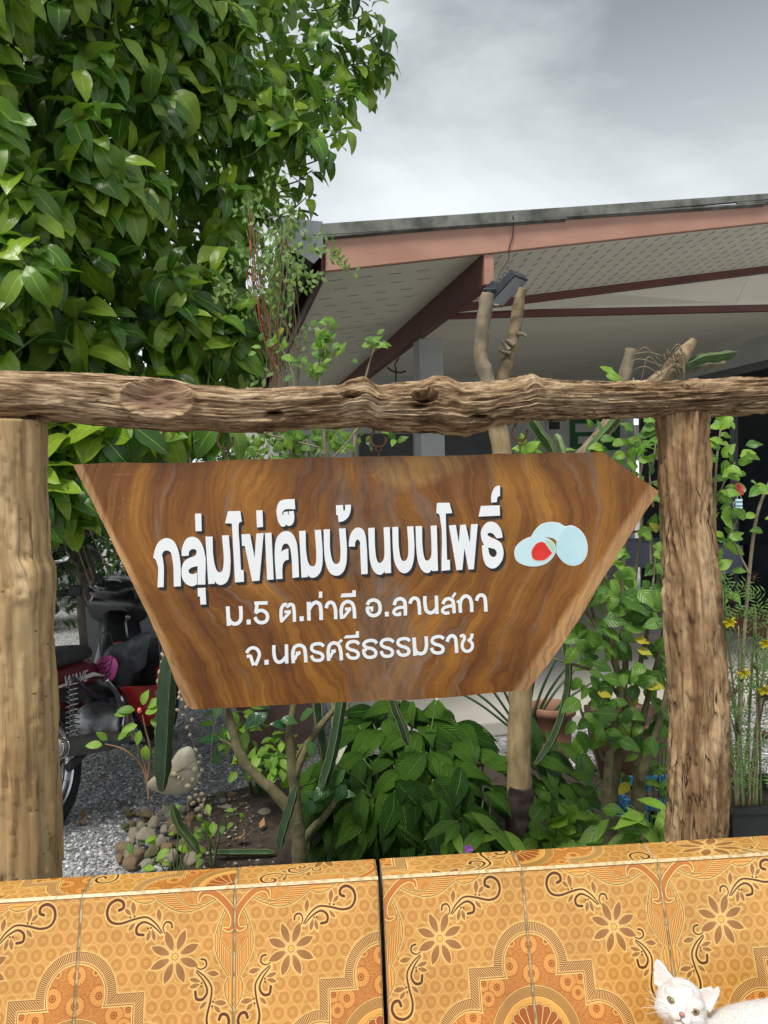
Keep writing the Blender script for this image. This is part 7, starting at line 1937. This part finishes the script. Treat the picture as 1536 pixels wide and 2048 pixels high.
# raincoat and pouch hung from the leg-shield hook
def drape(name, label, cat, pts, d, mat, bulge=.03, seed=0):
    t = thing(name, label, cat, P(*pts[0], d)); cx_ = sum(p[0] for p in pts) / len(pts); cy_ = sum(p[1] for p in pts) / len(pts)
    lp = smooth_loop([(a, b, False) for a, b in pts]); mb = MB(); rings_ = [1, .82, .6, .35, .1]; vs_ = []; n_ = len(lp)
    for k_ in rings_:
        for q in lp:
            x_, y_ = cx_ + (q.x - cx_) * k_, cy_ + (q.y - cy_) * k_
            w = mn.noise(Vector((x_ * .045 + seed, y_ * .012, seed))) * .6 + mn.noise(Vector((x_ * .09, y_ * .05, seed + 4))) * .25
            vs_.append(P(x_, y_, d - bulge * (1 - k_ ** 2) - .03 * w))
    for q in lp: vs_.append(P(cx_ + (q.x - cx_) * .97, cy_ + (q.y - cy_) * .97, d + .02))
    fs = [(r_ * n_ + i, (r_ + 1) * n_ + i, (r_ + 1) * n_ + (i + 1) % n_, r_ * n_ + (i + 1) % n_) for r_ in range(4) for i in range(n_)] + [(5 * n_ + i, i, (i + 1) % n_, 5 * n_ + (i + 1) % n_) for i in range(n_)] + [tuple(5 * n_ + i for i in range(n_)), tuple(4 * n_ + i for i in reversed(range(n_)))]
    mb.add(vs_, fs); me = mb.mesh('cloth', mat); bm = bmesh.new(); bm.from_mesh(me); bmesh.ops.recalc_face_normals(bm, faces=bm.faces); bm.to_mesh(me); bm.free(); obj('cloth', me, t); return t
drape('raincoat', 'folded charcoal raincoat hanging inside the leg shield of the motorbike', 'raincoat', [(214, 1298), (255, 1281), (292, 1264), (299, 1264), (295, 1300), (289, 1334), (262, 1350), (228, 1371), (212, 1354), (204, 1322)], 3.98, plain('raincoat_grey', (.10, .11, .12), (.06, .065, .07), 12, .38, .15, 50), .03, 2)
pch = drape('pouch', 'bright pink pouch with dark zigzag stripes hanging on the motorbike', 'pouch', [(189, 1330), (205, 1314), (225, 1312), (235, 1325), (233, 1345), (222, 1362), (205, 1362), (192, 1348)], 3.86, plain('pouch_pink', (.90, .16, .50), (.80, .12, .42), 10, .4, .1), .035, 7)
mb = MB()
for k in range(4):
    y0 = 1322 + k * 9; mb.tube([P(x_, y_, 3.805) for x_, y_ in ((196 + k * 2, y0 + 10), (206 + k * 2, y0 + 2), (207 + k * 2, y0 + 7), (219 + k, y0 - 3))], .0035, 4)
mb.build('stripe', BMT, pch); mb = MB(); mb.tube(curve(PP([(206, 1318), (200, 1295), (203, 1268), (218, 1266), (226, 1290), (222, 1330), (212, 1352)], 3.80)), .003, 5); mb.build('cord', BMT, pch)

# ------------------------------------------------------------------ white cat on the bench seat
HS = .87
hc = P(1362, 2010, 1.185)
tc = (CAM - hc).normalized()
ir, iu = _r, _u
hz = (tc + ir * .10 + iu * -.06).normalized()
roll = RAD(-24)
hx0 = (ir - hz * ir.dot(hz)).normalized(); hy0 = hz.cross(hx0)
hx = hx0 * math.cos(roll) + hy0 * math.sin(roll); hy = hz.cross(hx)
HM = Matrix((hx, hy, hz)).transposed()
def hp(x, y, z): return hc + HM @ Vector((x, y, z)) * HS
mb = MB()
def blob(c, r_, M=None): mb.ball(c, tuple(q * (HS if M is not None else 1) for q in r_), 20, M)
blob(hp(0, 0, 0), (.0440, .0385, .041), HM); blob(hp(0, .012, -.004), (.036, .032, .036), HM)
for s_ in (-1, 1):
    blob(hp(.021 * s_, -.016, .012), (.023, .019, .023), HM); blob(hp(.0085 * s_, -.0195, .036), (.0105, .0085, .009), HM)
    blob(hp(.022 * s_, .012, .026), (.012, .010, .010), HM)
blob(hp(0, -.004, .034), (.0085, .019, .0105), HM); blob(hp(0, -.027, .029), (.012, .009, .011), HM); blob(hp(0, .017, .026), (.018, .017, .012), HM)
for s_ in (-1, 1):
    # ear: a bent shell from three fins
    b0, tip = Vector((.0285 * s_, .017, -.004)), Vector((.0555 * s_, .0555, -.010))
    n_ = 14; vs_ = []
    rows = 8
    for i in range(rows + 1):
        t = i / rows; c = b0.lerp(tip, t); w = .0205 * (1 - t) ** .6 * (1 - .15 * t) + .0022
        for th in (0, 1):
            for k in range(n_ + 1):
                a = -1 + 2 * k / n_
                dx = Vector((.93, -.36 * s_, .0)) * a * w
                vs_.append(hp(*(c + dx + Vector((0, 0, -.010 * (1 - a * a) * (1 - t) ** .6 - (.0042 * (1 - .5 * t) if th else 0))))))
    m_ = n_ + 1; R_ = 2 * m_; fs = []
    for i in range(rows):
        for k in range(n_):
            a = i * R_ + k; fs.append((a, a + 1, a + R_ + 1, a + R_)); b = a + m_; fs.append((b, b + R_, b + R_ + 1, b + 1))
        for k in (0, n_): a = i * R_ + k; fs.append((a, a + R_, a + R_ + m_, a + m_))
    for i in (0, rows):
        for k in range(n_): a = i * R_ + k; fs.append((a, a + m_, a + m_ + 1, a + 1))
    mb.add(vs_, fs)
# neck, chest, trunk reaching away along the seat, haunch, legs, tail
sz = SEATZ
def sp_(px, d, z): 
    q = P(px, 2000, d); return Vector((q.x, q.y, z))
def chain_(pts, rs_):
    c = curve(pts, 6); ra = rr(rs_, len(c))
    for q, r_ in zip(c, ra): blob(q, (r_, r_, r_))
ch0 = hc + Vector((.016, .012, -.055))
chain_([hc + Vector((.014, .012, -.02)), ch0, ch0 + Vector((.03, .0, -.03))], [.029, .037, .047])
bk = P(1500, 2055, 1.215)
chain_([ch0 + Vector((.03, -.01, -.02)), Vector((ch0.x + .10, ch0.y - .03, sz + .058)), Vector((ch0.x + .19, ch0.y - .03, sz + .06)), Vector((ch0.x + .27, ch0.y - .02, sz + .055))], [.044, .054, .060, .055])
chain_([Vector((ch0.x + .24, ch0.y - .02, sz + .05)), Vector((ch0.x + .18, ch0.y - .05, sz + .03)), Vector((ch0.x + .12, ch0.y - .06, sz + .018))], [.05, .03, .017])
for s_ in (-.022, .026):
    chain_([ch0 + Vector((s_ + .02, -.01, -.06)), Vector((ch0.x + s_ + .01, ch0.y - .03, sz + .05)), Vector((ch0.x + s_, ch0.y - .045, sz + .015)), Vector((ch0.x + s_ - .01, ch0.y - .075, sz + .013))], [.026, .018, .015, .016])
chain_([Vector((ch0.x + .31, ch0.y + .04, sz + .06)), Vector((ch0.x + .36, ch0.y + .0, sz + .02)), Vector((ch0.x + .30, ch0.y - .09, sz + .014)), Vector((ch0.x + .2, ch0.y - .11, sz + .013))], [.018, .015, .013, .009])
cat = thing('cat', 'white cat with amber eyes and pink ears resting on the tiled bench', 'cat', Vector((ch0.x + .1, ch0.y, sz)))
def fur_mat():
    m = NT('white_fur'); v = m.coord('Object'); n1 = m.noise(v, 60, 4); n2 = m.noise(v, 260, 3, .6)
    ea = m.N('ShaderNodeAttribute', attribute_name='pink')
    col = m.ramp(n1, [(0.3, (.66, .645, .62)), (.7, (.70, .69, .67))])
    col = m.mix(m.math('MULTIPLY', ea.outputs['Fac'], .45), col, (.62, .42, .39))
    m.b.inputs['Subsurface Weight'].default_value = .12; m.b.inputs['Subsurface Radius'].default_value = (.01, .006, .005)
    return m.set(col, .85, m.bump(n2, .6, .003), .15)
FUR = fur_mat()
cm_ = mb.mesh('body', FUR); tmp = bpy.data.objects.new('tmp', cm_); COL.objects.link(tmp)
rm = tmp.modifiers.new('r', 'REMESH'); rm.mode = 'VOXEL'; rm.voxel_size = .0021; rm.adaptivity = 0
smd = tmp.modifiers.new('s', 'SMOOTH'); smd.factor = .5; smd.iterations = 5
bpy.context.view_layer.update()
cme = bpy.data.meshes.new_from_object(tmp.evaluated_get(bpy.context.evaluated_depsgraph_get())); bpy.data.objects.remove(tmp)
cme.name = 'body'; cme.polygons.foreach_set('use_smooth', [True] * len(cme.polygons))
inv = HM.transposed(); pk = []
for v in cme.vertices:
    q = inv @ (v.co - hc) / HS; s_ = 1 if q.x > 0 else -1
    t = (q.y - .021) / .035; cx_ = (.0295 + .0285 * max(0, t)) ; w = .0165 * max(0, 1 - t) ** .75
    nrm = inv @ v.normal
    pk.append(max(0, min(1, (1.15 - abs(abs(q.x) - cx_) / max(w, 1e-4)) * 2)) * (1 if q.y > .021 and nrm.z > .15 and t < 1 else 0))
cme.attributes.new('pink', 'FLOAT', 'POINT').data.foreach_set('value', pk)
if not cme.materials: cme.materials.append(FUR)
obj('body', cme, cat)
# short fur standing off the skin
rf = random.Random(9); fu = MB(); nv = len(cme.vertices)
for _ in range(42000):
    i = rf.randrange(nv); v = cme.vertices[i]
    q = inv @ (v.co - hc) / HS
    if q.z > .026 and abs(q.x) < .035 and -.04 < q.y < .02 and rf.random() < .8: continue
    if q.y > .024 and abs(q.x) < .07 and rf.random() < .6: continue
    if v.co.z < hc.z - .09: continue
    nrm = v.normal; flow = (Vector((.5, .2, -.5)) - nrm * Vector((.5, .2, -.5)).dot(nrm))
    head = q.length < .062
    d = (nrm * .28 + flow * 1.0 + Vector((rf.gauss(0, .2), rf.gauss(0, .2), rf.gauss(0, .2)))).normalized(); L = rf.uniform(.0025, .0055) if head else rf.uniform(.004, .008)
    s1_ = d.cross(nrm + Vector((.01, 0, 0))).normalized() * .00022
    p = v.co - nrm * .0006
    fu.add([p - s1_, p + s1_, p + d * L], [(0, 1, 2)])
fu.build('fur', plain('fur_hair', (.70, .69, .67), None, 5, .8, 0), cat, kind='stuff')
IRIS = NT('amber_iris'); vv = IRIS.coord('UV'); 
sp2 = IRIS.N('ShaderNodeSeparateXYZ'); IRIS.L(vv, sp2.inputs[0])
IRIS = IRIS.set(IRIS.ramp(sp2.outputs[0], [(.0, (.006, .005, .004)), (.36, (.006, .005, .004)), (.42, (.16, .11, .03)), (.8, (.34, .27, .09)), (.97, (.12, .09, .03)), (1, (.02, .015, .01))]), .05, None, .6, coat=1)
for s_ in (-1, 1):
    c = Vector((.0195 * s_, .0005, .0345)); ed = Vector((.30 * s_, .05, 1)).normalized(); ex_ = Vector((0, 1, 0)).cross(ed).normalized(); ey_ = ed.cross(ex_)
    tilt = .22 * s_; ex2 = ex_ * math.cos(tilt) + ey_ * math.sin(tilt); ey2 = ed.cross(ex2)
    def disc(name, a, b, zoff, dome, mat, n_=28, rg_=6):
        m2 = MB(); vs_ = [hp(*(c + ed * (zoff + dome)))]; uv = [(0, 0)]
        for r_ in range(1, rg_ + 1):
            t = r_ / rg_
            for k in range(n_):
                an = 6.2832 * k / n_; x_ = math.cos(an); y_ = math.copysign(abs(math.sin(an)) ** 1.25, math.sin(an))
                vs_.append(hp(*(c + ex2 * a * t * x_ + ey2 * b * t * y_ + ed * (zoff + dome * (1 - t * t))))); uv.append((math.hypot(t * x_ * 1.15, t * y_ * .95), 0))
        fs = [(0, 1 + k, 1 + (k + 1) % n_) for k in range(n_)] + [(1 + (r_ - 1) * n_ + k, 1 + r_ * n_ + k, 1 + r_ * n_ + (k + 1) % n_, 1 + (r_ - 1) * n_ + (k + 1) % n_) for r_ in range(1, rg_) for k in range(n_)]
        m2.add(vs_, fs, uv); return m2.build(name, mat, cat)
    e_ = disc('eyelid', .0087, .0060, .0008, .0020, plain('eye_rim', (.05, .035, .03), None, 5, .5, 0)); 
    disc('eye', .0078, .0050, .0014, .0026, IRIS)
PINKN = plain('nose_pink', (.58, .27, .25), None, 40, .45, .1)
mb = MB(); mb.ball(hp(0, -.0125, .0462), (.0048, .0034, .003), 12, HM); mb.build('nose', PINKN, cat)
mb = MB(); 
for s_ in (-1, 1): mb.tube(curve([hp(0, -.0155, .0462), hp(0, -.021, .0455), hp(.005 * s_, -.0245, .0435), hp(.0105 * s_, -.0235, .040)]), .0006, 4)
mb.build('mouth', plain('mouth_line', (.25, .11, .10), None, 5, .6, 0), cat)
mb = MB()
for s_ in (-1, 1):
    for k in range(6):
        a = -.35 + k * .14; b0 = hp(.010 * s_, -.018 - .002 * (k % 3), .041); e = hp((.055 + .008 * (k % 2)) * s_, -.02 + math.sin(a) * .055, .026)
        mb.tube(curve([b0, b0.lerp(e, .5) + hy * .004, e], 4), [.00028] * 9, 3)
mb.build('whiskers', plain('whisker', (.85, .84, .82), None, 5, .4, 0), cat)
